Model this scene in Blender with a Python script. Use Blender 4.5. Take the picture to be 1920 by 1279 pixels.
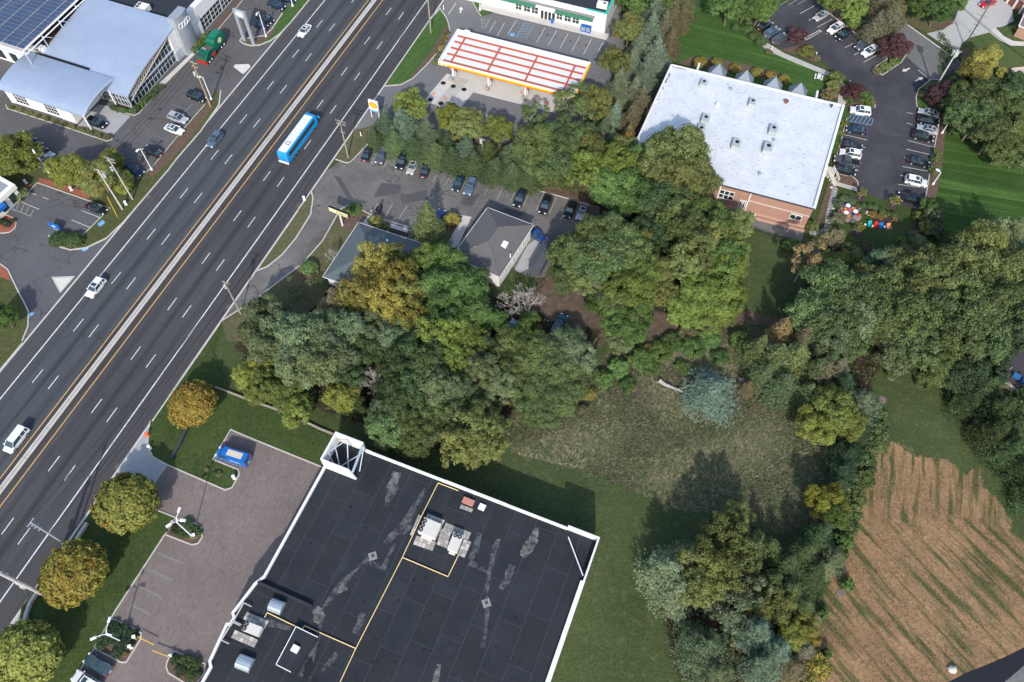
import bpy, math, random
import numpy as np
from mathutils import Matrix, Vector

random.seed(11)
rng = np.random.default_rng(11)
for _o in list(bpy.data.objects):
    bpy.data.objects.remove(_o)
SC = bpy.context.scene
COL = SC.collection
rad = math.radians

# ------------------------------------------------------------------ camera
CAM_H = 132.0                         # metres above the ground
FPX, CX, CY = 1493.0, 960.0, 639.5    # lens of the survey photograph
NAD = (940.0, 1530.0)                 # plan point under the camera


def _frame():
    n = np.array([NAD[0] - CX, -(NAD[1] - CY), -FPX]); n /= np.linalg.norm(n)
    up = -n
    fw = np.array([0, 0, -1.0]); y = fw - np.dot(fw, up) * up; y /= np.linalg.norm(y)
    return np.array([np.cross(y, up), y, up])


ROT = _frame()
cam_d = bpy.data.cameras.new('camera')
cam = bpy.data.objects.new('camera', cam_d); COL.objects.link(cam)
m4 = Matrix(ROT.tolist()).to_4x4(); m4.translation = (0, 0, CAM_H)
cam.matrix_world = m4
cam_d.sensor_width = 36.0
cam_d.lens = FPX / 1920.0 * 36.0
cam_d.clip_start = 1.0
cam_d.clip_end = 6000.0
SC.camera = cam

# ------------------------------------------------------------------ sky, sun, exposure
SUN_EL, SHADOW_AZ = 36.0, 1.5
world = bpy.data.worlds.new('World'); SC.world = world
world.use_nodes = True
wn = world.node_tree.nodes; wl = world.node_tree.links
for _n in list(wn): wn.remove(_n)
sky = wn.new('ShaderNodeTexSky'); sky.sky_type = 'NISHITA'; sky.sun_disc = False
sky.sun_elevation = rad(SUN_EL); sky.sun_rotation = rad(180 + SHADOW_AZ)
sky.air_density = 1.0; sky.dust_density = 1.5; sky.ozone_density = 1.0
bg = wn.new('ShaderNodeBackground'); bg.inputs[1].default_value = 0.15
wo = wn.new('ShaderNodeOutputWorld')
wl.new(sky.outputs[0], bg.inputs[0]); wl.new(bg.outputs[0], wo.inputs[0])
sun_d = bpy.data.lights.new('sun', 'SUN'); sun_d.energy = 2.55; sun_d.angle = rad(0.6)
sun_d.color = (1.0, 0.945, 0.86)
sun = bpy.data.objects.new('sun', sun_d); COL.objects.link(sun)
_az = rad(SHADOW_AZ); _el = rad(SUN_EL)
sun.rotation_euler = Vector((math.sin(_az) * math.cos(_el), math.cos(_az) * math.cos(_el), -math.sin(_el))).to_track_quat('-Z', 'Y').to_euler()
sun.location = (0, -60, 120)
SC.view_settings.view_transform = 'Standard'
SC.view_settings.look = 'None'
SC.view_settings.gamma = 1.0
SC.view_settings.use_curve_mapping = False
SC.view_settings.exposure = 0.76
SC.cycles.max_bounces = 6
SC.cycles.use_denoising = True

# ------------------------------------------------------------------ plan survey
# Ground plan read off the survey photograph: plan mark (u, v) seen at height z -> metres.
def G(u, v, z=0.0):
    d = ROT @ np.array([u - CX, -(v - CY), -FPX])
    t = (z - CAM_H) / d[2]
    return (float(d[0] * t), float(d[1] * t), float(z))


NV = np.array([math.sin(rad(69.5)), -math.cos(rad(69.5))])   # across the highway
SV = np.array([math.cos(rad(69.5)), math.sin(rad(69.5))])    # along the highway


def W(n, s, z=0.0):
    p = NV * n + SV * s
    return (float(p[0]), float(p[1]), float(z))


def NS(u, v, z=0.0):
    g = np.array(G(u, v, z)[:2])
    return float(g @ NV), float(g @ SV)


def mpp(w):      # metres per survey mark at a point
    fwd = ROT @ np.array([0, 0, -1.0])
    return float((np.array(w) - np.array([0, 0, CAM_H])) @ fwd) / FPX


def P2(pts, z=0.0): return [G(a, b, z)[:2] for a, b in pts]


def head(u, v, du, dv):   # heading angle on the ground of a direction seen at a mark
    a = np.array(G(u, v)[:2]); b = np.array(G(u + du, v + dv)[:2]); d = b - a
    return math.atan2(d[1], d[0])


# ------------------------------------------------------------------ materials
MATS = {}


def nt(name):
    m = bpy.data.materials.new(name); m.use_nodes = True
    n = m.node_tree.nodes; l = m.node_tree.links
    for x in list(n): n.remove(x)
    o = n.new('ShaderNodeOutputMaterial'); b = n.new('ShaderNodeBsdfPrincipled')
    l.new(b.outputs[0], o.inputs[0])
    MATS[name] = m
    return m, n, l, b


def rgba(c): return (c[0], c[1], c[2], 1.0)


def noise(n, l, vec, scale, detail=4, rough=.6, dist=0.0):
    t = n.new('ShaderNodeTexNoise'); t.inputs['Scale'].default_value = scale
    t.inputs['Detail'].default_value = detail; t.inputs['Roughness'].default_value = rough
    t.inputs['Distortion'].default_value = dist
    if vec is not None: l.new(vec, t.inputs['Vector'])
    return t.outputs['Fac']


def ramp(n, l, fac, stops, interp='LINEAR'):
    r = n.new('ShaderNodeValToRGB'); r.color_ramp.interpolation = interp
    e = r.color_ramp.elements
    while len(e) < len(stops): e.new(0.5)
    for i, (p, c) in enumerate(stops):
        e[i].position = p; e[i].color = rgba(c) if hasattr(c, '__len__') else (c, c, c, 1)
    l.new(fac, r.inputs[0])
    return r.outputs[0]


def mix(n, l, fac, a, b, mode='MIX'):
    x = n.new('ShaderNodeMix'); x.data_type = 'RGBA'; x.blend_type = mode
    for sock, val in ((x.inputs[0], fac), (x.inputs[6], a), (x.inputs[7], b)):
        if isinstance(val, (int, float)): sock.default_value = val
        elif isinstance(val, tuple): sock.default_value = rgba(val)
        else: l.new(val, sock)
    return x.outputs[2]


def mth(n, l, op, a, b=0.0):
    x = n.new('ShaderNodeMath'); x.operation = op
    for i, val in enumerate((a, b)):
        if isinstance(val, (int, float)): x.inputs[i].default_value = val
        else: l.new(val, x.inputs[i])
    return x.outputs[0]


def wpos(n): return n.new('ShaderNodeNewGeometry').outputs['Position']


def rotpos(n, l, ang, sc=(1, 1, 1)):
    mp = n.new('ShaderNodeMapping'); mp.vector_type = 'TEXTURE'
    mp.inputs['Rotation'].default_value = (0, 0, ang); mp.inputs['Scale'].default_value = tuple(1 / q for q in sc)
    l.new(wpos(n), mp.inputs['Vector'])
    return mp.outputs[0]


def bump(n, l, b, h, strength=.3, dist=.02):
    x = n.new('ShaderNodeBump'); x.inputs['Strength'].default_value = strength; x.inputs['Distance'].default_value = dist
    l.new(h, x.inputs['Height']); l.new(x.outputs[0], b.inputs['Normal'])


def M(name, col, rough=.8, var=.18, scale=1.5, metal=0.0, spec=.3, col2=None):
    if name in MATS: return MATS[name]
    m, n, l, b = nt(name)
    b.inputs['Roughness'].default_value = rough; b.inputs['Metallic'].default_value = metal
    b.inputs['Specular IOR Level'].default_value = spec
    if var:
        p = wpos(n)
        f = mth(n, l, 'ADD', mth(n, l, 'MULTIPLY', noise(n, l, p, scale, 6, .65), .6), mth(n, l, 'MULTIPLY', noise(n, l, p, scale * 7, 3, .6), .4))
        lo = tuple(c * (1 - var) for c in col)
        hi = col2 if col2 else tuple(min(1, c * (1 + var)) for c in col)
        l.new(ramp(n, l, f, [(.35, lo), (.65, hi)]), b.inputs['Base Color'])
    else:
        b.inputs['Base Color'].default_value = rgba(col)
    return m


def asphalt(name, col, crack=.0, cscale=.12, patch=.25, tint=None, big=.05):
    """worn asphalt: grain, large mottling, oil stains and a net of cracks"""
    m, n, l, b = nt(name)
    p = wpos(n)
    b.inputs['Roughness'].default_value = .88; b.inputs['Specular IOR Level'].default_value = .25
    base = ramp(n, l, noise(n, l, p, big, 6, .62), [(.3, tuple(c * (1 - patch) for c in col)), (.7, tuple(c * (1 + patch) for c in (tint or col)))])
    fine = ramp(n, l, noise(n, l, p, 2.2, 8, .75), [(.3, .78), (.7, 1.2)])
    c = mix(n, l, 1.0, base, fine, 'MULTIPLY')
    st = ramp(n, l, noise(n, l, p, .55, 3, .5), [(.62, 1.0), (.74, .72)])
    c = mix(n, l, .8, c, st, 'MULTIPLY')
    if crack > 0:
        wv = n.new('ShaderNodeVectorMath'); wv.operation = 'ADD'
        nz = n.new('ShaderNodeTexNoise'); nz.inputs['Scale'].default_value = .35; nz.inputs['Detail'].default_value = 6; l.new(p, nz.inputs['Vector'])
        sc = n.new('ShaderNodeVectorMath'); sc.operation = 'SCALE'; sc.inputs['Scale'].default_value = 4.0
        l.new(nz.outputs['Color'], sc.inputs[0]); l.new(p, wv.inputs[0]); l.new(sc.outputs[0], wv.inputs[1])
        v = n.new('ShaderNodeTexVoronoi'); v.feature = 'DISTANCE_TO_EDGE'; v.inputs['Scale'].default_value = cscale; l.new(wv.outputs[0], v.inputs['Vector'])
        ck = ramp(n, l, v.outputs['Distance'], [(.0, 1.0), (.012 * cscale / .12, .0)])
        gate = ramp(n, l, noise(n, l, p, .09, 2, .5), [(.42, 0.0), (.55, 1.0)])
        f = mth(n, l, 'MULTIPLY', mth(n, l, 'MULTIPLY', ck, gate), crack)
        c = mix(n, l, f, c, tuple(x * .3 for x in col))
    l.new(c, b.inputs['Base Color'])
    return m


asphalt('dealer_asphalt', (.100, .097, .098), .8, .14, .16)
asphalt('bank_asphalt', (.098, .099, .106), .9, .10, .22)
asphalt('rental_asphalt', (.135, .128, .122), .95, .16, .38, big=.09)
asphalt('fuel_asphalt', (.155, .155, .158), .3, .1, .10)
asphalt('new_asphalt', (.044, .045, .053), .35, .09, .28, tint=(.055, .054, .060), big=.12)
asphalt('lane_asphalt', (.145, .144, .140), .3, .08, .15)
asphalt('patch_asphalt', (.078, .077, .079), 0, .1, .1)
asphalt('dark_road', (.014, .016, .023), 0, .1, .2)
M('concrete', (.40, .385, .355), .85, .14, .8)
M('concrete_pale', (.50, .48, .45), .85, .10, .6)
M('kerb', (.46, .44, .40), .85, .15, .8)
M('island_concrete', (.56, .54, .50), .85, .07, .5)
M('apron_concrete', (.33, .335, .34), .85, .12, .35)
M('white_paint', (.60, .60, .59), .75, .35, 1.6)
M('faded_paint', (.36, .36, .35), .8, .3, 1.0)
M('ghost_paint', (.185, .185, .165), .85, .2, 1.5)
M('orange_paint', (.62, .36, .12), .75, .12, .8)
M('yellow_paint', (.70, .45, .05), .75, .12, .8)
M('blue_paint', (.16, .36, .58), .75, .2, 1.5)
M('white_wall', (.66, .655, .635), .7, .05, .5)
M('cream_wall', (.72, .69, .64), .75, .06, .5)
M('white_metal', (.74, .75, .77), .4, .04, .5)
M('grey_metal', (.34, .37, .41), .45, .12, 1.0, .3, .5)
M('steel', (.48, .53, .60), .4, .06, 1.0, .3, .5)
M('dark_metal', (.05, .052, .058), .5, .1, 1.0)
M('galv', (.46, .52, .58), .35, .1, 1.0, .55, .5)
M('pole_wood', (.30, .27, .235), .9, .2, 1.5)
M('pole_dark', (.10, .085, .075), .9, .2, 1.5)
M('pole_tan', (.34, .25, .13), .9, .2, 1.5)
M('mulch', (.115, .075, .055), .95, .3, 1.2)
M('greybrown_mulch', (.17, .14, .125), .95, .3, 2)
M('dark_mulch', (.06, .038, .038), .95, .3, 1.5)
M('red_mulch', (.27, .088, .058), .95, .3, 1.5)
M('slate_metal', (.15, .185, .225), .5, .08, 1)
M('garage_wood', (.20, .075, .05), .7, .1, 1)
M('brick_wall', (.34, .20, .15), .85, .12, 2.0)
M('brick_base', (.44, .27, .20), .85, .1, 2.0)
M('stone_band', (.50, .41, .36), .8, .06, 1.0)
M('shingle', (.115, .110, .110), .9, .22, 2.2)
M('shingle_green', (.098, .122, .132), .9, .2, 2.2)
M('shingle_brown', (.20, .155, .135), .9, .15, 2.2)
M('shingle_dark', (.045, .042, .05), .9, .2, 2.0)
M('grey_tarp', (.075, .083, .096), .6, .1, .8)
M('red_paint', (.52, .015, .02), .4, .05, 1)
M('brown_red', (.42, .095, .055), .7, .12, .6)
M('fascia_yellow', (.84, .42, .01), .45, .05, .5)
M('fascia_red', (.62, .03, .02), .45, .05, .5)
M('awning_green', (.035, .15, .09), .7, .12, .6)
M('trim_teal', (.03, .42, .34), .6, .08, .6)
M('sign_blue', (.015, .12, .42), .35, .06, 1)
M('truck_green', (.004, .115, .065), .45, .2, .9)
M('black_trim', (.012, .012, .014), .45, 0)
M('rubber', (.018, .018, .019), .9, 0)
M('rim', (.42, .43, .44), .35, 0, metal=.6)
M('hub_white', (.7, .7, .68), .5, 0)
M('lamp_white', (.8, .8, .78), .25, 0)
M('lamp_red', (.45, .01, .012), .25, 0)
M('paver_grey', (.30, .285, .265), .9, .2, 1.3)
M('paver_dark', (.215, .215, .22), .9, .2, 1.3)
M('step_stone', (.30, .30, .31), .9, .15, 1.0)
M('stone_pale', (.46, .43, .40), .9, .2, 1.0)
M('unit_beige', (.56, .54, .50), .6, .06, 1.0)
M('unit_grey', (.36, .40, .40), .55, .08, 1.0)
M('gas_pipe', (.74, .56, .27), .6, .1, 1.5)
M('stain_puddle', (.022, .020, .022), .12, .2, .9)
M('salmon', (.45, .20, .16), .8, .1, 1)
M('bark', (.12, .098, .08), .95, .25, 3)
M('dead_wood', (.34, .31, .28), .9, .2, 3)
M('pale_bark', (.46, .44, .40), .9, .2, 3)
M('skin', (.45, .28, .2), .6, 0)
M('hair', (.03, .02, .015), .8, 0)
M('cloth_grey', (.25, .26, .28), .9, 0)
M('rail_tan', (.52, .47, .40), .8, .08, 1)
M('paver_drive', (.39, .385, .365), .85, .2, 2.6)
M('patio_stone', (.30, .235, .20), .9, .25, 2.6)
M('litter_leaf', (.14, .07, .04), .95, .3, 2)
M('cone_orange', (.75, .13, .02), .6, 0)
M('deco_blue', (.01, .13, .42), .5, 0)
for _nm, _c in dict(teal=(.01, .36, .33), red=(.58, .008, .01), azure=(.008, .17, .50), peach=(.66, .28, .18), purple=(.22, .06, .42), amber=(.78, .33, .02), pink=(.60, .06, .12), green=(.22, .45, .16), orange=(.72, .17, .04), grey=(.35, .37, .38), navy=(.012, .03, .09), white=(.8, .8, .8)).items():
    M('plastic_' + _nm, _c, .45, 0)

for _nm, _c, _sc, _hi in (('stain_grey', (.13, .135, .148), 1.0, .75), ('stain_pale', (.19, .18, .175), .9, .95)):    # dried water marks, thin enough to show the sheet below
    m, n, l, b = nt(_nm); b.inputs['Base Color'].default_value = rgba(_c); b.inputs['Roughness'].default_value = .9
    fa_ = ramp(n, l, noise(n, l, wpos(n), _sc, 7, .68, .3), [(.38, .0), (.62, _hi)])
    tp_ = n.new('ShaderNodeBsdfTransparent'); mx_ = n.new('ShaderNodeMixShader'); l.new(fa_, mx_.inputs[0]); l.new(tp_.outputs[0], mx_.inputs[1]); l.new(b.outputs[0], mx_.inputs[2])
    l.new(mx_.outputs[0], [x for x in n if x.type == 'OUTPUT_MATERIAL'][0].inputs[0])
# car paint: the colour is the colour of the object itself
m, n, l, b = nt('car_paint')
oi = n.new('ShaderNodeObjectInfo'); l.new(oi.outputs['Color'], b.inputs['Base Color'])
b.inputs['Roughness'].default_value = .32; b.inputs['Metallic'].default_value = .15
b.inputs['Coat Weight'].default_value = .6; b.inputs['Coat Roughness'].default_value = .08
m, n, l, b = nt('car_glass')
b.inputs['Base Color'].default_value = (.03, .05, .065, 1); b.inputs['Roughness'].default_value = .06; b.inputs['Specular IOR Level'].default_value = .8
m, n, l, b = nt('window_glass')
b.inputs['Base Color'].default_value = (.022, .038, .042, 1); b.inputs['Roughness'].default_value = .12; b.inputs['Specular IOR Level'].default_value = .5
m, n, l, b = nt('blue_glass')
b.inputs['Base Color'].default_value = (.03, .13, .30, 1); b.inputs['Roughness'].default_value = .15
m, n, l, b = nt('solar_cell')
p = wpos(n); l.new(ramp(n, l, noise(n, l, p, .4, 3), [(.3, (.035, .062, .125)), (.7, (.055, .085, .155))]), b.inputs['Base Color'])
b.inputs['Roughness'].default_value = .25
m, n, l, b = nt('vault_metal')     # standing seam roof, blue of the reflected sky put into its base colour
p = rotpos(n, l, rad(69.5))
wv = n.new('ShaderNodeTexWave'); wv.wave_type = 'BANDS'; wv.bands_direction = 'Y'; wv.inputs['Scale'].default_value = .62; l.new(p, wv.inputs['Vector'])
l.new(ramp(n, l, noise(n, l, p, .25, 4), [(.3, (.30, .37, .49)), (.7, (.345, .415, .535))]), b.inputs['Base Color'])
b.inputs['Roughness'].default_value = .42; b.inputs['Metallic'].default_value = .25
bump(n, l, b, ramp(n, l, wv.outputs['Fac'], [(.9, 0.0), (.98, 1.0)]), .35, .03)

# highway: tone of the two carriageways, dark oil lines down the lanes, fine grain
m, n, l, b = nt('highway_asphalt')
dp = n.new('ShaderNodeVectorMath'); dp.operation = 'DOT_PRODUCT'; l.new(wpos(n), dp.inputs[0]); dp.inputs[1].default_value = (NV[0], NV[1], 0)
pr = rotpos(n, l, rad(69.5), (.035, 1.2, 1))
wob = mth(n, l, 'MULTIPLY', mth(n, l, 'SUBTRACT', noise(n, l, pr, .4, 3), .5), .7)
t = mth(n, l, 'DIVIDE', mth(n, l, 'ADD', mth(n, l, 'ADD', dp.outputs['Value'], 114.0), wob), 32.0)
LB, RB = (.066, .073, .081), (.060, .061, .066)
tone = ramp(n, l, t, [(0, (.066, .067, .071)), (.115, (.066, .067, .071)), (.125, LB), (.435, LB), (.455, (.05, .051, .055)), (.53, (.052, .050, .051)), (.56, RB), (.875, RB), (.885, (.062, .060, .063)), (1, (.062, .060, .063))])
oil = [(-106.9 + 1.75, .34), (-103.3 + 1.75, .22), (-94.5, .2), (-91.1, .34), (-87.5, .14), (-108.6, .16)]
stops = []
for c, a in sorted(oil):
    q = (c + 114) / 32.0
    stops += [(q - .03, 1.0), (q, 1 - a * 1.25), (q + .03, 1.0)]
dark = ramp(n, l, t, stops)
streak = ramp(n, l, noise(n, l, pr, 1.6, 5, .7), [(.25, .78), (.75, 1.2)])
grain = ramp(n, l, noise(n, l, wpos(n), 3.0, 6, .8), [(.3, .84), (.7, 1.16)])
c = mix(n, l, 1.0, tone, dark, 'MULTIPLY'); c = mix(n, l, 1.0, c, streak, 'MULTIPLY'); c = mix(n, l, 1.0, c, grain, 'MULTIPLY')
wv = n.new('ShaderNodeVectorMath'); wv.operation = 'ADD'; nz = n.new('ShaderNodeTexNoise'); nz.inputs['Scale'].default_value = .3; nz.inputs['Detail'].default_value = 5; l.new(wpos(n), nz.inputs['Vector'])
sc = n.new('ShaderNodeVectorMath'); sc.operation = 'SCALE'; sc.inputs['Scale'].default_value = 5.0; l.new(nz.outputs['Color'], sc.inputs[0]); l.new(wpos(n), wv.inputs[0]); l.new(sc.outputs[0], wv.inputs[1])
v = n.new('ShaderNodeTexVoronoi'); v.feature = 'DISTANCE_TO_EDGE'; v.inputs['Scale'].default_value = .05; l.new(wv.outputs[0], v.inputs['Vector'])
c = mix(n, l, mth(n, l, 'MULTIPLY', ramp(n, l, v.outputs['Distance'], [(0, 1.0), (.006, 0.0)]), .35), c, (.022, .022, .025))
big = ramp(n, l, noise(n, l, rotpos(n, l, rad(69.5), (.04, .16, 1)), 1.0, 4, .6), [(.35, .90), (.65, 1.10)])
c = mix(n, l, 1.0, c, big, 'MULTIPLY')
l.new(c, b.inputs['Base Color']); b.inputs['Roughness'].default_value = .9; b.inputs['Specular IOR Level'].default_value = .2

# roof membrane of the big dark roof
m, n, l, b = nt('roof_membrane')
p = wpos(n)
c = ramp(n, l, noise(n, l, p, .16, 6, .6), [(.3, (.020, .0235, .029)), (.7, (.030, .034, .040))])
c = mix(n, l, 1.0, c, ramp(n, l, noise(n, l, p, 3.5, 5, .7), [(.3, .85), (.7, 1.15)]), 'MULTIPLY')
c = mix(n, l, 1.0, c, ramp(n, l, n.new('ShaderNodeObjectInfo').outputs['Random'], [(0, .93), (1, 1.08)]), 'MULTIPLY')
pale = ramp(n, l, noise(n, l, rotpos(n, l, rad(69.5), (.35, 1.1, 1)), .32, 5, .6, .6), [(.60, 0.0), (.70, .22), (.72, .1), (.8, .35)])
c = mix(n, l, pale, c, (.055, .062, .076))
l.new(c, b.inputs['Base Color']); b.inputs['Roughness'].default_value = .85; b.inputs['Specular IOR Level'].default_value = .12
M('roof_seam', (.044, .049, .057), .8, .2, 1)
M('roof_dark', (.026, .030, .039), .75, .2, .5)

# white coated roof of the brick building: rows of small dark blisters and dirt
m, n, l, b = nt('white_roof')
p = rotpos(n, l, rad(-18.2), (1, 1, 1))
pdv = rotpos(n, l, rad(-18.2), (.8, 2.4, 1))
dash = ramp(n, l, noise(n, l, pdv, 1.5, 3, .5), [(.56, 0.0), (.64, 1.0)])
sep = n.new('ShaderNodeSeparateXYZ'); l.new(p, sep.inputs[0])
row = mth(n, l, 'ABSOLUTE', mth(n, l, 'SUBTRACT', mth(n, l, 'FRACT', mth(n, l, 'MULTIPLY', sep.outputs['Y'], .95)), .5))
rowm = ramp(n, l, row, [(.10, 1.0), (.2, 0.0)])
spots = mth(n, l, 'MULTIPLY', mth(n, l, 'MULTIPLY', dash, rowm), .7)
c = ramp(n, l, noise(n, l, p, .35, 5, .6), [(.3, (.50, .525, .56)), (.7, (.61, .63, .655))])
c = mix(n, l, mth(n, l, 'MULTIPLY', ramp(n, l, row, [(.455, 0.0), (.49, 1.0)]), .22), c, (.30, .32, .35))
c = mix(n, l, spots, c, (.20, .22, .25))
dirt = ramp(n, l, noise(n, l, pdv, .5, 6, .7), [(.60, 0.0), (.75, .3)])
c = mix(n, l, dirt, c, (.38, .41, .46))
l.new(c, b.inputs['Base Color']); b.inputs['Roughness'].default_value = .7

# clay pavers (each far below a mark across): herringbone grain in the material
m, n, l, b = nt('clay_pavers')
p = rotpos(n, l, rad(69.5))
bk = n.new('ShaderNodeTexBrick'); bk.inputs['Scale'].default_value = 1; bk.inputs['Brick Width'].default_value = .5; bk.inputs['Row Height'].default_value = .25; bk.inputs['Mortar Size'].default_value = .018
bk.inputs['Color1'].default_value = (.205, .165, .150, 1); bk.inputs['Color2'].default_value = (.165, .136, .128, 1); bk.inputs['Mortar'].default_value = (.062, .055, .054, 1)
l.new(p, bk.inputs['Vector'])
c = mix(n, l, 1.0, bk.outputs['Color'], ramp(n, l, noise(n, l, p, .11, 5, .65), [(.3, .86), (.7, 1.15)]), 'MULTIPLY')
c = mix(n, l, 1.0, c, ramp(n, l, noise(n, l, p, 1.7, 4, .7), [(.3, .84), (.7, 1.16)]), 'MULTIPLY')
l.new(c, b.inputs['Base Color']); b.inputs['Roughness'].default_value = .9


def lawn_color(n, l, p, a, bcol, straw, amt=.5):
    f = noise(n, l, p, .12, 6, .65); g = noise(n, l, p, 2.6, 7, .82)
    c = ramp(n, l, f, [(.3, a), (.7, bcol)])
    c = mix(n, l, 1.0, c, ramp(n, l, g, [(.28, .35), (.72, 1.62)]), 'MULTIPLY')
    s = ramp(n, l, noise(n, l, p, .8, 8, .82), [(.52, 0.0), (.72, amt)])
    return mix(n, l, s, c, straw)


def lawn(name, a, bcol, straw, amt, ang=None, stripes=.0):
    m, n, l, b = nt(name)
    p = wpos(n)
    c = lawn_color(n, l, p, a, bcol, straw, amt)
    if stripes:
        q = rotpos(n, l, ang, (.02, .55, 1))
        st = ramp(n, l, noise(n, l, q, 1.0, 4, .7, .4), [(.35, 1 - stripes), (.52, 1.0), (.66, 1 + stripes * 1.8)])
        c = mix(n, l, 1.0, c, st, 'MULTIPLY')
    l.new(c, b.inputs['Base Color']); b.inputs['Roughness'].default_value = .95; b.inputs['Specular IOR Level'].default_value = .1
    return m


lawn('lawn_front', (.034, .056, .016), (.055, .082, .026), (.14, .125, .06), .5)
lawn('lawn_bank', (.060, .070, .026), (.080, .092, .036), (.15, .12, .07), .6)
lawn('lawn_station', (.048, .098, .026), (.066, .122, .036), (.17, .15, .07), .3, rad(62), .15)
lawn('lawn_office', (.040, .085, .020), (.055, .108, .028), (.13, .15, .06), .25, rad(-20), .18)
lawn('lawn_mown', (.034, .075, .016), (.050, .098, .024), (.12, .15, .05), .22, rad(-12), .30)
lawn('lawn_house', (.055, .085, .026), (.075, .105, .036), (.19, .16, .08), .5)
lawn('verge', (.085, .085, .042), (.110, .105, .055), (.19, .155, .10), .8)

FIELD_Y = G(1690, 975)[1]
# open ground: short grass / rank meadow / parched hay field / bare earth, by painted ground cover
m, n, l, b = nt('open_ground')
p = wpos(n)
at = n.new('ShaderNodeAttribute'); at.attribute_name = 'cover'
sp = n.new('ShaderNodeSeparateColor'); l.new(at.outputs['Color'], sp.inputs[0])
edge = mth(n, l, 'MULTIPLY', mth(n, l, 'SUBTRACT', noise(n, l, p, .7, 6, .7), .5), .9)
def gate(sock, lo=.38, hi=.62):
    return ramp(n, l, mth(n, l, 'ADD', sock, edge), [(lo, 0.0), (hi, 1.0)])
short = lawn_color(n, l, p, (.042, .062, .022), (.064, .088, .034), (.17, .145, .085), .7)
mead = lawn_color(n, l, p, (.058, .080, .034), (.088, .104, .048), (.24, .20, .125), .8)
q = rotpos(n, l, rad(-54), (.085, .75, 1))
hz = noise(n, l, q, 1.0, 4, .55, .25)
hay = ramp(n, l, noise(n, l, p, 1.6, 8, .8), [(.25, (.12, .075, .04)), (.5, (.26, .162, .088)), (.75, (.40, .26, .15))])
grn = mix(n, l, 1.0, (.052, .068, .024), ramp(n, l, noise(n, l, p, 2.2, 6, .75), [(.3, .6), (.7, 1.4)]), 'MULTIPLY')
hay = mix(n, l, 1.0, hay, ramp(n, l, noise(n, l, p, .13, 6, .7), [(.3, .74), (.7, 1.2)]), 'MULTIPLY')
hz2 = noise(n, l, rotpos(n, l, rad(74), (.08, .75, 1)), 1.0, 4, .55, .25)
sy = n.new('ShaderNodeSeparateXYZ'); l.new(p, sy.inputs[0])
up_ = ramp(n, l, mth(n, l, 'DIVIDE', mth(n, l, 'SUBTRACT', sy.outputs['Y'], FIELD_Y - 3), 6.0), [(0.2, 0.0), (.8, 1.0)])
hz = mix(n, l, up_, hz, hz2)
hay = mix(n, l, ramp(n, l, hz, [(.47, 0.0), (.62, .9)]), hay, grn)
earth = ramp(n, l, noise(n, l, p, .9, 8, .72), [(.28, (.055, .042, .030)), (.5, (.105, .078, .058)), (.74, (.17, .128, .096))])
c = mix(n, l, gate(sp.outputs[0]), short, mead)
c = mix(n, l, gate(sp.outputs[1]), c, hay)
c = mix(n, l, gate(sp.outputs[2]), c, earth)
litter = ramp(n, l, noise(n, l, p, 1.3, 8, .75), [(.3, (.022, .020, .013)), (.7, (.060, .046, .030))])
c = mix(n, l, gate(at.outputs['Alpha']), c, litter)
l.new(c, b.inputs['Base Color']); b.inputs['Roughness'].default_value = .97; b.inputs['Specular IOR Level'].default_value = .1
bump(n, l, b, noise(n, l, p, 2.5, 6, .7), .6, .12)

# leaves: colour from the plant, turning to the autumn colour clump by clump
m, n, l, b = nt('leaf')
oi = n.new('ShaderNodeObjectInfo')
at = n.new('ShaderNodeAttribute'); at.attribute_name = 'tint'
sp = n.new('ShaderNodeSeparateColor'); l.new(at.outputs['Color'], sp.inputs[0])
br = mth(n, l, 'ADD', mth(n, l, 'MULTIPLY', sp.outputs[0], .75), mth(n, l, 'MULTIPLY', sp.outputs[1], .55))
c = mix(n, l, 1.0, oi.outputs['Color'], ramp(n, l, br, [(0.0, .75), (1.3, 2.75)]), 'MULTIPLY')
aut = ramp(n, l, sp.outputs[2], [(0.0, (.30, .25, .045)), (.55, (.33, .21, .045)), (.85, (.33, .14, .04)), (1, (.24, .075, .04))])
fa = mth(n, l, 'LESS_THAN', mth(n, l, 'ADD', mth(n, l, 'MULTIPLY', sp.outputs[1], .7), mth(n, l, 'MULTIPLY', at.outputs['Alpha'], .3)), oi.outputs['Alpha'])
c = mix(n, l, mth(n, l, 'MULTIPLY', fa, .75), c, aut)
l.new(c, b.inputs['Base Color']); b.inputs['Roughness'].default_value = .6; b.inputs['Specular IOR Level'].default_value = .25
tr = n.new('ShaderNodeBsdfTranslucent'); l.new(c, tr.inputs[0])
ms = n.new('ShaderNodeMixShader'); ms.inputs[0].default_value = .32
out = [x for x in n if x.type == 'OUTPUT_MATERIAL'][0]
l.new(b.outputs[0], ms.inputs[1]); l.new(tr.outputs[0], ms.inputs[2]); l.new(ms.outputs[0], out.inputs[0])

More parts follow.
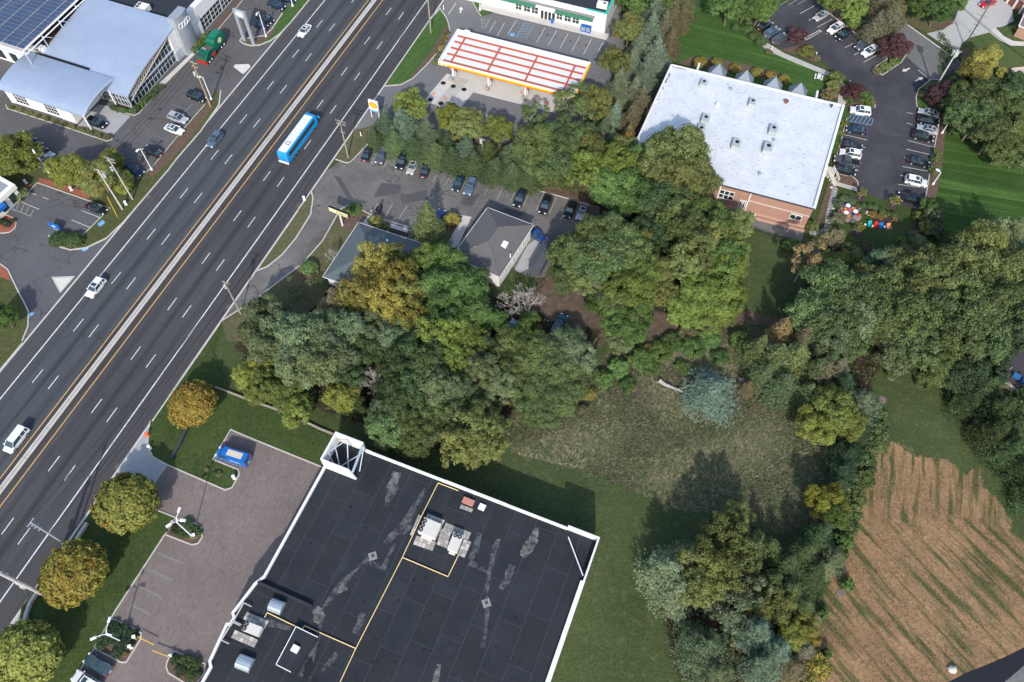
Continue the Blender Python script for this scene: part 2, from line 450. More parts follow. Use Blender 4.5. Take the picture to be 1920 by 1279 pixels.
# ------------------------------------------------------------------ mesh helpers
class MB:
    def __init__(s): s.v = []; s.f = []; s.mi = []

    def add(s, vs, fs, m=0):
        k = len(s.v); s.v += [tuple(map(float, x)) for x in vs]
        s.f += [tuple(i + k for i in f) for f in fs]; s.mi += [m] * len(fs); return s

    def box(s, x0, x1, y0, y1, z0, z1, m=0):
        return s.prism([(x0, y0), (x1, y0), (x1, y1), (x0, y1)], z0, z1, m, True)

    def obox(s, c, ang, lx, ly, z0, z1, m=0):
        ca, sa = math.cos(ang), math.sin(ang)
        q = [(c[0] + ca * a - sa * b_, c[1] + sa * a + ca * b_) for a, b_ in ((-lx / 2, -ly / 2), (lx / 2, -ly / 2), (lx / 2, ly / 2), (-lx / 2, ly / 2))]
        return s.prism(q, z0, z1, m, True)

    def prism(s, poly, z0, z1, m=0, bottom=False):
        a = sum(poly[i][0] * poly[(i + 1) % len(poly)][1] - poly[(i + 1) % len(poly)][0] * poly[i][1] for i in range(len(poly)))
        if a < 0: poly = poly[::-1]
        k = len(poly)
        zz0 = z0 if hasattr(z0, '__len__') else [z0] * k; zz1 = z1 if hasattr(z1, '__len__') else [z1] * k
        if a < 0:
            if hasattr(z0, '__len__'): zz0 = zz0[::-1]
            if hasattr(z1, '__len__'): zz1 = zz1[::-1]
        vs = [(x, y, zz0[i]) for i, (x, y) in enumerate(poly)] + [(x, y, zz1[i]) for i, (x, y) in enumerate(poly)]
        fs = [tuple(range(k, 2 * k))] + [(i, (i + 1) % k, k + (i + 1) % k, k + i) for i in range(k)]
        if bottom: fs.append(tuple(range(k - 1, -1, -1)))
        return s.add(vs, fs, m)

    def sheet(s, poly, z, m=0):
        a = sum(poly[i][0] * poly[(i + 1) % len(poly)][1] - poly[(i + 1) % len(poly)][0] * poly[i][1] for i in range(len(poly)))
        if a < 0: poly = poly[::-1]
        return s.add([(x, y, z) for x, y in poly], [tuple(range(len(poly)))], m)

    def strip(s, pts, w, z0, z1, m=0, closed=False):
        """a band of width w along a line of points, mitred at the corners"""
        p = [np.array(q[:2], float) for q in pts]; k = len(p); L = []; Rr = []
        for i in range(k):
            a = p[i - 1] if (i > 0 or closed) else None; c_ = p[(i + 1) % k] if (i < k - 1 or closed) else None
            d1 = (p[i] - a) / (np.linalg.norm(p[i] - a) + 1e-9) if a is not None else None
            d2 = (c_ - p[i]) / (np.linalg.norm(c_ - p[i]) + 1e-9) if c_ is not None else None
            if d1 is None: d1 = d2
            if d2 is None: d2 = d1
            n1 = np.array([-d1[1], d1[0]]); n2 = np.array([-d2[1], d2[0]]); mm = n1 + n2; mm /= (np.linalg.norm(mm) + 1e-9)
            mm = mm / max(.5, float(mm @ n1)) * w / 2
            L.append(p[i] + mm); Rr.append(p[i] - mm)
        for i in range(k if closed else k - 1):
            j = (i + 1) % k
            s.prism([tuple(Rr[i]), tuple(Rr[j]), tuple(L[j]), tuple(L[i])], z0, z1, m)
        return s

    def tube(s, a, b_, r0, r1=None, k=6, m=0, cap=True):
        r1 = r0 if r1 is None else r1
        a = np.array(a, float); b_ = np.array(b_, float); d = b_ - a; L = np.linalg.norm(d) + 1e-9; d /= L
        u = np.cross(d, [0, 0, 1.0]) if abs(d[2]) < .95 else np.cross(d, [1.0, 0, 0]); u /= np.linalg.norm(u); w_ = np.cross(d, u)
        vs = []
        for c_, r in ((a, r0), (b_, r1)):
            for i in range(k):
                t_ = 2 * math.pi * i / k; vs.append(c_ + (u * math.cos(t_) + w_ * math.sin(t_)) * r)
        fs = [(i, k + i, k + (i + 1) % k, (i + 1) % k)[::-1] for i in range(k)]
        if cap: fs += [tuple(range(k)), tuple(range(2 * k - 1, k - 1, -1))]
        return s.add(vs, fs, m)

    def loft(s, secs, m=0, cap=True):
        k = len(secs[0]); vs = [q for sec in secs for q in sec]; fs = []
        for i in range(len(secs) - 1):
            for j in range(k):
                a = i * k + j; b_ = i * k + (j + 1) % k
                fs.append((a, b_, b_ + k, a + k))
        if cap: fs += [tuple(range(k - 1, -1, -1)), tuple(range((len(secs) - 1) * k, len(secs) * k))]
        return s.add(vs, fs, m)

    def disc(s, c_, r, z, k=20, m=0, th=None):
        poly = [(c_[0] + r * math.cos(2 * math.pi * i / k), c_[1] + r * math.sin(2 * math.pi * i / k)) for i in range(k)]
        return s.prism(poly, z, z + th, m) if th else s.sheet(poly, z, m)

    def mesh(s, name, mats, org=(0, 0, 0), smooth=False):
        me = bpy.data.meshes.new(name)
        me.from_pydata([(x - org[0], y - org[1], z - org[2]) for x, y, z in s.v], [], s.f)
        for q in mats: me.materials.append(MATS[q] if isinstance(q, str) else q)
        me.polygons.foreach_set('material_index', s.mi)
        if smooth: me.polygons.foreach_set('use_smooth', [True] * len(s.f))
        me.update()
        return me

    def build(s, name, mats, parent=None, smooth=False, org=None):
        if isinstance(mats, str): mats = [mats]
        if parent is not None: org = tuple(root_of(parent)['_o']) if '_o' in root_of(parent).keys() else (0, 0, 0)
        elif org is None:
            a = np.array(s.v); org = (float(a[:, 0].mean()), float(a[:, 1].mean()), float(a[:, 2].min()))
        o = link(name, s.mesh(name, mats, org, smooth), parent)
        if parent is None: o.location = org; o['_o'] = list(map(float, org))
        return o


def root_of(o):
    while o.parent is not None: o = o.parent
    return o


def link(name, me, parent=None):
    o = bpy.data.objects.new(name, me); COL.objects.link(o)
    if parent is not None: o.parent = parent
    return o


def tag(o, label=None, cat=None, group=None, kind=None):
    if label: o['label'] = label
    if cat: o['category'] = cat
    if group: o['group'] = group
    if kind: o['kind'] = kind
    return o


def thing(name, label, cat, loc=(0, 0, 0), group=None, kind=None):
    o = bpy.data.objects.new(name, None); COL.objects.link(o); o.location = loc
    o['_o'] = list(map(float, loc)); o.empty_display_size = .3
    return tag(o, label, cat, group, kind)


def struct(name, mb, mats, label=None):
    o = mb.build(name, mats)
    o['kind'] = 'structure'
    if label: o['label'] = label
    return o


def copy_tree(o, parent=None):
    c_ = o.copy(); COL.objects.link(c_)
    c_.parent = parent
    for ch in list(o.children): copy_tree(ch, c_)
    return c_


def drop_tree(o):
    for ch in list(o.children): drop_tree(ch)
    bpy.data.objects.remove(o)


ORD = ['', 'second ', 'third ', 'fourth ', 'fifth ', 'sixth ', 'seventh ', 'eighth ', 'ninth ', 'tenth ', 'eleventh ', 'twelfth ', 'thirteenth ', 'fourteenth ', 'fifteenth ', 'sixteenth ', 'seventeenth ', 'eighteenth ', 'nineteenth ', 'twentieth ']


def ordinal(i, k, one, last, frm):
    if k == 1: return ''
    if i == 0: return one
    if i == k - 1: return last
    return ORD[i] + frm

# ================================================================== GROUND
def in_poly(px, py, poly):
    inside = np.zeros(px.shape, bool); k = len(poly)
    for i in range(k):
        x1, y1 = poly[i]; x2, y2 = poly[(i + 1) % k]
        c_ = ((y1 > py) != (y2 > py)) & (px < (x2 - x1) * (py - y1) / (y2 - y1 + 1e-12) + x1)
        inside ^= c_
    return inside


COVER = {
    0: [[(930, 800), (1000, 745), (1110, 690), (1160, 650), (1300, 620), (1420, 600), (1440, 700), (1500, 745), (1570, 830), (1575, 1000), (1500, 1040), (1420, 968), (1270, 955), (1150, 905), (1080, 880), (960, 850)]],
    1: [[(1600, 838), (1660, 826), (1672, 870), (1690, 826), (1712, 842), (1722, 872), (1735, 848), (1775, 862), (1792, 880), (1812, 905), (1832, 885), (1850, 915), (1872, 940), (1925, 1035), (2000, 1240), (1780, 1300), (1380, 1300), (1480, 1230), (1545, 1170), (1560, 1060), (1590, 960)]],
    2: [[(1005, 520), (1080, 515), (1150, 600), (1150, 650), (1110, 650), (1050, 600), (985, 610), (955, 560)], [(1180, 575), (1260, 585), (1290, 640), (1400, 650), (1400, 720), (1290, 735), (1230, 755), (1150, 740), (1150, 690), (1215, 655), (1185, 620)],
        [(1350, 578), (1520, 590), (1520, 612), (1360, 602)], [(1610, 600), (1700, 640), (1720, 680), (1640, 690), (1600, 650)], [(1180, 720), (1240, 715), (1240, 745), (1180, 750)],
        [(1120, 725), (1180, 700), (1235, 735), (1180, 765)], [(1195, 772), (1240, 758), (1255, 792), (1212, 798)], [(1380, 752), (1425, 762), (1412, 795), (1385, 785)], [(1080, 815), (1110, 805), (1120, 825), (1090, 832)], [(585, 520), (640, 500), (600, 620), (520, 640)]],
    3: [[(440, 640), (560, 520), (700, 450), (850, 470), (940, 560), (1010, 600), (1130, 620), (1110, 700), (1000, 740), (950, 830), (900, 870), (760, 830), (700, 810), (640, 790), (600, 760), (470, 720)], [(700, 250), (960, 330), (1120, 390), (1200, 560), (1240, 590), (1380, 560), (1400, 420), (1300, 380), (1180, 310), (1130, 180), (1200, -40), (1260, -40), (1250, 120), (1180, 260), (1000, 240), (720, 190)],
        [(1490, 640), (1525, 540), (1920, 440), (1990, 700), (1960, 1000), (1820, 760), (1690, 640), (1640, 640), (1640, 800), (1580, 960), (1540, 1110), (1470, 1220), (1380, 1300), (1280, 1300), (1240, 1100), (1350, 960), (1500, 1030), (1560, 930), (1560, 830), (1480, 740), (1400, 700)],
        [(1760, 60), (1830, 150), (1990, 170), (1990, 320), (1880, 290), (1790, 230), (1760, 170)]],
}
xs = np.concatenate([[-4000, -1500, -600, -300], np.arange(-190, 191, 1.0), [300, 600, 1500, 4000]])
ys = np.concatenate([[-4000, -1500, -400, -100], np.arange(-20, 241, 1.0), [320, 600, 1500, 4000]])
gx, gy = np.meshgrid(xs, ys); fx, fy = gx.ravel(), gy.ravel()
jx = sum(a * np.sin(fx * f_ + fy * g_ + p_) for a, f_, g_, p_ in ((1.0, .31, .17, 1), (.7, -.53, .61, 2), (.5, 1.1, .8, .4)))
jy = sum(a * np.sin(fx * f_ + fy * g_ + p_) for a, f_, g_, p_ in ((1.0, .22, -.29, 3), (.7, .57, .47, .8), (.5, -.9, 1.2, 2.2)))
cov = np.zeros((fx.size, 4), np.float32)
for ch, polys in COVER.items():
    acc = np.zeros(fx.size, np.float32)
    for _k in range(6):
        ox, oy = rng.uniform(-1.1, 1.1, 2)
        hit = np.zeros(fx.size, bool)
        for pl in polys: hit |= in_poly(fx + jx * .8 + ox, fy + jy * .8 + oy, P2(pl))
        acc += hit
    cov[:, ch] = acc / 6
nx_, ny_ = len(xs), len(ys)
ii = np.arange(nx_ * ny_).reshape(ny_, nx_)
quads = np.stack([ii[:-1, :-1], ii[:-1, 1:], ii[1:, 1:], ii[1:, :-1]], -1).reshape(-1, 4)
me = bpy.data.meshes.new('ground')
me.vertices.add(fx.size); me.vertices.foreach_set('co', np.stack([fx, fy, np.zeros_like(fx)], 1).astype(np.float32).ravel())
me.loops.add(quads.size); me.loops.foreach_set('vertex_index', quads.ravel().astype(np.int32))
me.polygons.add(len(quads)); me.polygons.foreach_set('loop_start', np.arange(0, quads.size, 4, dtype=np.int32))
me.update(calc_edges=True); me.materials.append(MATS['open_ground'])
ca_ = me.attributes.new('cover', 'FLOAT_COLOR', 'POINT'); ca_.data.foreach_set('color', cov.ravel())
ground = link('ground', me); tag(ground, 'open ground of short grass, rank meadow, parched hay field and bare earth', kind='structure'); ground['_o'] = [0, 0, 0]

# ------------------------------------------------------------------ highway
hw = MB(); hw.prism([W(-113.9, -70)[:2], W(-81.9, -70)[:2], W(-81.9, 330)[:2], W(-113.9, 330)[:2]], -.1, .034)
highway = struct('highway', hw, ['highway_asphalt'], 'wide divided highway with three lanes and a shoulder each way')
def hline(n0, w, s0, s1, mt, name):
    k = MB(); k.prism([W(n0 - w / 2, s0)[:2], W(n0 + w / 2, s0)[:2], W(n0 + w / 2, s1)[:2], W(n0 - w / 2, s1)[:2]], .034, .040)
    return k.build(name, [mt], highway)
for n0 in (-110.1, -85.75): hline(n0, .22, -70, 330, 'white_paint', 'edge_line')
for n0 in (-99.75, -96.35): hline(n0, .17, -70, 330, 'orange_paint', 'median_line')
for n0, ph in ((-92.9, 6.95), (-89.25, 6.55), (-106.85, 8.05), (-103.3, 8.05)):
    k = 0
    while True:
        s0 = ph - .2 - 60.35 + k * 12.07; k += 1
        if s0 > 230: break
        if s0 < -15: continue
        hline(n0, .16, s0, s0 + 3.05, 'white_paint', 'lane_dash')
for n0 in (-113.95, -81.85): hline(n0, .34, -70, 330, 'concrete_pale', 'gutter_strip').location.z += .002

barrier = thing('median_barrier', 'long low pale concrete barrier down the middle of the highway', 'barrier', W(-98.15, 60))
for k in range(54):
    s0 = -60 + k * 6.1; q = MB()
    prof = [(-.40, .03), (.40, .03), (.40, .10), (.22, .35), (.13, .82), (-.13, .82), (-.22, .35), (-.40, .10)]
    q.loft([[W(-98.15 + a, s0 + .015, z) for a, z in prof], [W(-98.15 + a, s0 + 6.085, z) for a, z in prof]])
    q.build('barrier_segment', ['concrete_pale'], barrier)

# ------------------------------------------------------------------ lots, lawns, kerbs
def lot(name, pts, mt, label, z=.03, world_pts=False):
    k = MB(); k.prism(pts if world_pts else P2(pts), -.1, z)
    return struct(name, k, [mt], label)
def island(name, pts, mt, label=None, z=.10, pts_w=None):
    k = MB(); k.prism(pts_w or P2(pts), -.05, z)
    return struct(name, k, [mt], label)
def bed(name, pts, mt, label=None, z=.125):
    k = MB(); k.prism(P2(pts), 0, z)
    return struct(name, k, [mt], label)
def kerb(pts, closed=False, w=.18, h=.15, mt='kerb'):
    k = MB(); k.strip(P2(pts), w, 0, h, 0, closed)
    return struct('kerb', k, [mt])
def patch(parent, pts, mt, z, name='asphalt_patch'):
    k = MB(); k.prism(P2(pts), z - .004, z)
    return k.build(name, [mt], parent)
def line(parent, a, b_, w=.11, mt='white_paint', z=.04, name='stall_line'):
    A, B = np.array(G(*a)[:2]), np.array(G(*b_)[:2]); d = (B - A) / np.linalg.norm(B - A); q = np.array([-d[1], d[0]]) * w / 2
    k = MB(); k.prism([tuple(A - q), tuple(B - q), tuple(B + q), tuple(A + q)], z - .004, z)
    return k.build(name, [mt], parent)
def rows(parent, a0, a1, b0, b1, cnt, **kw):
    A0, A1, B0, B1 = [np.array(G(*x)[:2]) for x in (a0, a1, b0, b1)]
    for i in range(cnt):
        t_ = i / (cnt - 1); p, q = A0 + (B0 - A0) * t_, A1 + (B1 - A1) * t_
        k = MB(); d = (q - p) / np.linalg.norm(q - p); o = np.array([-d[1], d[0]]) * kw.get('w', .11) / 2
        k.prism([tuple(p - o), tuple(q - o), tuple(q + o), tuple(p + o)], .036, .040)
        k.build(kw.get('name', 'stall_line'), [kw.get('mt', 'white_paint')], parent)

HWL = lambda s: W(-114.1, s)[:2]
HWR = lambda s: W(-81.7, s)[:2]
HD_ = rad(69.5)
# dealership and bank side (left)
dealer = lot('dealer_lot', [HWL(60), HWL(225)] + P2([(-260, -140), (-260, 330), (30, 345)]), 'dealer_asphalt', 'grey cracked asphalt lot round the dealership', world_pts=True)
bank = lot('bank_lot', P2([(70, 345), (207, 391), (240, 400)]) + [HWL(72), HWL(38.2)] + P2([(51, 615), (57, 585), (47, 570), (32, 542), (15, 506), (-80, 470), (-80, 385), (40, 370)]), 'bank_asphalt', 'asphalt bank parking lot and driveway beside the highway', z=.034, world_pts=True)
island('lawn', [(-80, 318), (30, 300), (65, 313), (90, 321), (150, 333), (215, 338), (258, 336), (285, 315), (345, 242), (387, 195), (406, 172), (414, 170), (411, 197), (376, 247), (331, 299), (316, 319), (232, 417), (200, 447), (162, 465), (132, 469), (127, 466), (152, 445), (207, 391), (70, 343), (41, 373), (30, 365), (-80, 345)], 'lawn_bank', 'grass verge between the dealership, the bank lot and the highway')
kerb([(414, 170), (411, 197), (376, 247), (331, 299), (316, 319), (232, 417), (200, 447), (162, 465), (132, 469), (112, 463), (97, 452), (92, 442)], w=.3)
kerb([(385, 196), (345, 242), (285, 315), (258, 336)]); kerb([(40, 374), (70, 343), (207, 391), (152, 445)])
bed('planting_bed', [(406, 174), (389, 196), (347, 243), (287, 316), (270, 336), (290, 330), (322, 300), (354, 264), (397, 205)], 'mulch', 'long strip of brown mulch between dealership lot and verge')
bed('planting_bed', [(74, 334), (100, 340), (172, 363), (166, 374), (110, 354), (73, 342)], 'red_mulch', 'strip of red mulch along the top of the bank lot')
bed('planting_bed', [(36, 352), (60, 346), (48, 361), (33, 364)], 'red_mulch', 'small bed of red mulch beside the bank building')
island('planting_bed', [(-60, 395), (0, 400), (24, 408), (31, 418), (29, 428), (18, 436), (5, 438), (-60, 430)], 'red_mulch', 'rounded red mulch island at the left edge of the bank lot')
kerb([(-30, 398), (0, 400), (24, 408), (31, 418), (29, 428), (18, 436), (5, 438), (-30, 432)])
island('planting_bed', [(0, 376), (12, 370), (20, 376), (28, 379), (10, 393), (-20, 400), (-20, 385)], 'red_mulch', 'red mulch bed in front of the bank entrance')
isl = island('lawn', P2([(-120, 470), (0, 495), (15, 506), (32, 542), (47, 570), (54, 585), (53, 612)]), 'lawn_bank', 'lawn corner with a small tree at the left edge', pts_w=P2([(-120, 470), (0, 495), (15, 506), (32, 542), (47, 570), (54, 585), (53, 612)]) + [HWL(38.3), HWL(-40)] + P2([(-160, 760)]))
kerb([(-60, 484), (0, 495), (15, 506), (32, 542), (47, 570), (54, 585), (53, 612), (42, 640)], w=.25)
k = MB(); k.strip([HWL(38.3), HWL(-30)], .3, 0, .15); struct('kerb', k, ['kerb'])
bed('planting_bed', [(-60, 478), (0, 497), (13, 508), (22, 528), (8, 522), (-60, 505)], 'red_mulch', 'red mulch along the kerb of the left lawn corner')
island('planting_bed', [(98, 448), (104, 436), (118, 430), (138, 433), (151, 442), (152, 452), (146, 464), (132, 468), (115, 465), (103, 458)], 'mulch', 'rounded mulch island under the sign shrubs')
for pts, mt, z in (([(97, 520), (141, 518), (113, 550)], 'kerb', .12), ([(103, 523), (137, 521), (115, 547)], 'island_concrete', .15)):
    island('traffic_island', pts, mt, 'triangular concrete island in the mouth of the bank driveway' if mt == 'kerb' else None, z)
island('traffic_island', [(438.5, 126), (441, 122), (466, 121), (470, 124), (469, 127), (458, 138), (454, 138)], 'island_concrete', 'pale triangular concrete island by the dealership entrance', .15)
rows(bank, (153, 395), (189, 409), (135, 413), (172, 428), 2)
line(bank, (38, 378), (74, 393)); line(bank, (54, 361), (69, 366)); line(bank, (80, 370), (91, 374))
rows(bank, (36, 380), (31, 392), (64, 392), (57, 405), 4, mt='faded_paint'); line(bank, (24, 392), (58, 406), mt='faded_paint'); line(bank, (20, 391), (30, 396), mt='blue_paint')
for u, v in ((160, 468), (58, 590)):
    patch(bank, [(u - 8, v + 1), (u - 2, v - 3), (u + 7, v - 4), (u + 4, v + 1), (u - 3, v + 4)], 'blue_paint', .045, 'painted_mark')
patch(bank, [(97, 520), (90, 450), (91, 447)], 'patch_asphalt', .037)
k = MB(); k.prism(P2([(183, 421), (193, 413), (198, 418), (188, 426)]), .1, .16); tag(k.build('utility_cover', ['blue_paint']), 'pale blue utility cover plate in the grass by the highway', 'cover')
line(dealer, (362, 195), (309, 246), .1, 'faded_paint')
line(dealer, (351, 205), (323, 196), .1, 'ghost_paint'); line(dealer, (316, 265), (285, 253), .1, 'ghost_paint')
for u, v in ((283, 222), (220, 264), (234, 274), (300, 205)):
    k = MB(); k.disc(G(u, v), .42, .032, 14, th=.004); k.build('manhole_cover', ['dark_metal'], dealer)
for n0, s0 in ((-82.4, 88), (-82.4, 60), (-113.2, 78), (-113.2, 112), (-82.4, 24)):
    k = MB(); k.obox(W(n0, s0), HD_, 1.1, .6, .036, .046); k.build('storm_drain', ['bark'], highway)
# planting in front of the dealership
island('planting_bed', [(11, 197), (20, 196), (145, 236), (172, 240), (200, 250), (211, 258), (210, 262), (200, 265), (126, 240), (14, 204)], 'verge', 'narrow planted strip along the front of the low dealership wing')
kerb([(11, 197), (14, 204), (126, 240), (200, 265), (210, 262), (211, 258)])
pav = island('paved_forecourt', [(146, 236), (184, 196), (209, 200), (211, 206), (245, 218), (211, 255), (172, 243)], 'apron_concrete', 'pale paved forecourt under the low dealership wing', .05)
island('planting_bed', [(209, 200), (211, 206), (252, 217), (262, 212), (307, 160), (299, 156), (246, 204), (235, 199)], 'mulch', 'mulch bed with hedges at the foot of the glass showroom')
kerb([(209, 200), (211, 206), (252, 217), (262, 212), (307, 160)])
island('footpath', [(299, 157), (361, 99), (366, 102), (307, 161)], 'concrete_pale', 'concrete path along the glass front of the showroom', .12)
island('planting_bed', [(361, 97), (392, 60), (440, 8), (452, -8), (462, -8), (446, 12), (404, 62), (368, 101)], 'mulch', 'mulch strip along the white showroom wing', .1)
kerb([(368, 101), (404, 62), (446, 12), (462, -8)])
# top left: sign island and lawn by the highway
island('lawn', [(450, 74), (456, 82), (470, 86), (487, 85), (507, 77), (525, 64), (545, 43), (580, 0), (600, -26), (570, -26), (535, 18), (510, 55), (498, 66), (470, 72)], 'lawn_station', 'grass strip between the dealership lot and the highway')
kerb([(530, 25), (510, 55), (498, 67), (470, 72), (452, 73), (450, 77), (456, 82), (470, 86), (487, 85), (507, 77), (525, 64), (545, 43), (580, 0), (600, -26)], w=.3)
bed('planting_bed', [(453, 75), (470, 74), (500, 66), (514, 52), (518, 56), (504, 72), (486, 82), (470, 83), (458, 80)], 'mulch', 'mulch bed under the twin post sign')

# rental office side
rental = lot('rental_lot', [HWR(98.5)] + P2([(692, 264), (767, 292), (855, 316), (960, 343), (1070, 372), (1125, 388), (1120, 430), (1045, 470), (1020, 520), (990, 520), (960, 500), (700, 470), (631, 406), (605, 452), (567, 495), (480, 561)]) + [HWR(57.2)], 'rental_asphalt', 'cracked patched asphalt lot and driveway of the rental office', world_pts=True)
island('lawn', [(629, 299), (657, 306), (692, 268), (767, 296), (855, 319), (960, 345), (1070, 374), (1110, 388), (1130, 350), (980, 290), (860, 250), (700, 236), (664, 244)], 'verge', 'rough dry verge between the rental lot and the fuel station hedge', .1)
kerb([(629, 299), (650, 306), (658, 304), (692, 268), (767, 296), (855, 319), (960, 345), (1070, 374), (1108, 387)], w=.2)
bed('planting_bed', [(693, 265), (768, 293), (856, 316), (960, 341), (1070, 370), (1105, 380), (1110, 372), (960, 330), (860, 303), (770, 281), (700, 255)], 'mulch', 'bare reddish mulch along the top kerb of the rental lot', .13)
island('lawn', [(584, 360), (587, 372), (583, 402), (555, 447), (530, 477), (502, 500), (482, 508)] , 'verge', 'narrow dry grass island between the highway and the rental driveway', .1, pts_w=P2([(584, 360), (587, 372), (583, 402), (555, 447), (530, 477), (502, 500), (483, 508)]) + [HWR(66.5), HWR(86)])
kerb([(584, 360), (587, 372), (583, 402), (555, 447), (530, 477), (502, 500), (482, 508)], w=.28)
k = MB(); k.strip([HWR(66.5), HWR(86.5)], .25, 0, .15); struct('kerb', k, ['kerb'])
island('lawn', [(631, 406), (605, 452), (567, 495), (480, 561), (416, 602), (425, 640), (520, 640), (605, 560), (672, 417), (690, 404), (684, 398), (655, 386), (640, 392)], 'verge', 'dry front lawn of the rental office beside its driveway', .1)
kerb([(640, 392), (631, 406), (605, 452), (567, 495), (480, 561), (416, 602)], w=.25); kerb([(640, 392), (655, 385), (684, 397), (697, 404), (767, 426)])
bed('planting_bed', [(632, 410), (648, 400), (672, 396), (686, 402), (676, 414), (655, 432), (640, 432)], 'mulch', 'round mulch ring under the rental sign')
bed('planting_bed', [(557, 503), (575, 488), (598, 495), (604, 508), (592, 524), (570, 528), (558, 518)], 'mulch', 'mulch ring round the clipped bush by the driveway')
island('footpath', [(690, 405), (700, 409), (692, 424), (680, 420)], 'concrete_pale', 'short concrete walk to the rental office', .1)
island('footpath', [(700, 409), (766, 430), (764, 437), (696, 416)], 'concrete_pale', 'concrete walk along the front of the rental office', .1)
island('planting_bed', [(735, 428), (766, 437), (762, 460), (722, 440)], 'dark_mulch', 'dark bed between walk and rental office wall', .09)
island('planting_bed', [(826, 416), (850, 402), (884, 408), (870, 440), (838, 450), (820, 440)], 'mulch', 'brown mulch bed beside the spruce and the rental roof', .1)
kerb([(826, 428), (832, 412), (850, 402), (884, 408)])
island('footpath', [(868, 406), (884, 408), (858, 462), (845, 470), (836, 460)], 'concrete_pale', 'concrete path between the two rental buildings', .11)
kerb([(700, 408), (767, 427)])
rows(rental, (711, 277), (696, 309), (1094, 383), (1080, 414), 17, mt='faded_paint')
rows(rental, (709, 381), (688, 413), (763, 387), (742, 420), 3, mt='faded_paint')
for pts in ([(715, 343), (752, 347), (749, 363), (700, 370)], [(750, 367), (800, 357), (803, 374), (754, 382)], [(868, 372), (900, 363), (885, 388), (865, 382)], [(625, 329), (638, 332), (662, 372), (690, 378), (684, 383), (655, 377)], [(910, 405), (950, 390), (985, 402), (935, 420)]):
    patch(rental, pts, 'patch_asphalt', .036)
island('footpath', [(988, 462), (1002, 450), (1015, 456), (998, 500), (975, 512), (965, 506)], 'apron_concrete', 'concrete pad at the back wall of the rental office', .06)

# fuel station
fuel = lot('fuel_station_lot', [HWR(111.6), HWR(128.7)] + P2([(752, 159), (775, 147), (802, 120), (830, 87), (844, 60), (840, 42), (825, 17), (838, -30), (1160, -30), (1170, 90), (1125, 200), (1040, 280), (900, 262), (735, 240), (697, 236)]), 'fuel_asphalt', 'grey asphalt forecourt of the fuel station', world_pts=True)
k = MB(); k.prism([HWR(155), HWR(240)] + P2([(900, -60), (850, -20), (825, 17), (807, 38)]), -.1, .028); struct('driveway', k, ['fuel_asphalt'], 'upper driveway from the highway to the fuel station')
island('lawn', [(825, 17), (840, 42), (844, 60), (830, 87), (802, 120), (775, 147), (752, 159), (722, 162)], 'lawn_station', 'mown grass island between highway and fuel station', .1, pts_w=P2([(825, 17), (840, 42), (844, 60), (830, 87), (802, 120), (775, 147), (752, 159), (724, 161)]) + [HWR(130), HWR(155)])
kerb([(808, 36), (825, 17), (836, 32), (841, 45), (844, 60), (830, 87), (802, 120), (775, 147), (752, 159), (722, 162)], w=.25)
bed('planting_bed', [(834, 52), (841, 50), (842, 62), (827, 88), (800, 118), (776, 144), (769, 145), (790, 120), (812, 92)], 'mulch', 'curved mulch strip with low plants on the station island')
island('concrete_pad', [(843, 128), (869, 110), (1080, 172), (1040, 212), (882, 172)], 'concrete_pale', 'pale concrete slab below the canopy of the fuel station', .036)
for i in range(3):
    u = i * 20.5; v = i * 6.5
    island('concrete_pad', [(838 + u, 138 + v), (859.5 + u, 144.8 + v), (816.5 + u, 196.8 + v), (794 + u, 190 + v)], 'concrete_pale' if i % 2 == 0 else 'concrete', ['left', 'middle', 'right'][i] + ' concrete strip over the fuel tanks', .038 + i * .001)
for u, v, r in ((831, 156, .62), (850, 162, .62), (870, 168, .62), (807, 187, .62), (826.5, 194, .62), (801, 195, .28), (821, 202, .28), (847, 199, .3)):
    k = MB(); k.disc(G(u, v), r, .038, 18, th=.008); k.build('manhole_cover', ['black_trim'], fuel)
rows(fuel, (929, 40), (917, 61), (946, 43), (932, 68), 2)
rows(fuel, (1022, 52), (1006, 80), (1131, 79), (1116, 108), 6)
line(fuel, (968, 39), (952, 65), .12, 'white_paint')
rows(fuel, (984, 43), (968, 70), (1001, 47), (986, 73), 2, mt='blue_paint')
for i in range(6): line(fuel, (984 - i * 2.8, 44 + i * 4.8), (998 - i * 2.8, 46 + i * 4.8), .12, 'blue_paint')
patch(fuel, [(958, 62), (966, 63), (963, 69), (955, 67)], 'blue_paint', .041, 'painted_mark')
rows(fuel, (902, 33), (904, 54), (919, 34), (910, 54), 2, mt='faded_paint')
for i in range(5): line(fuel, (903 + i * .3, 36 + i * 4), (917 - i * 1.4, 39 + i * 3.6), .1, 'faded_paint')
rows(fuel, (900, 213), (909, 236), (945, 227), (955, 250), 5, mt='white_paint')
line(fuel, (885, 208), (965, 231), .1)
line(fuel, (855, 6), (840, 28), .18, 'concrete_pale')
island('lawn', [(884, 0), (899, 27), (903, 31), (925, 25), (925, -30), (878, -30)], 'lawn_station', 'small green beside the left end of the station shop', .1)
kerb([(878, -20), (884, 0), (899, 27), (903, 31)])
for i in range(9):
    a = np.array([1012 + i * 14.5, 62 + i * 3.9]); r_ = random.uniform(1.2, 3)
    pts = [(a[0] + math.cos(t_) * r_ * random.uniform(.5, 1.3), a[1] + math.sin(t_) * r_ * .8 * random.uniform(.5, 1.3)) for t_ in np.linspace(0, 5.6, 8)]
    patch(fuel, pts, 'patch_asphalt', .0365, 'oil_stain')

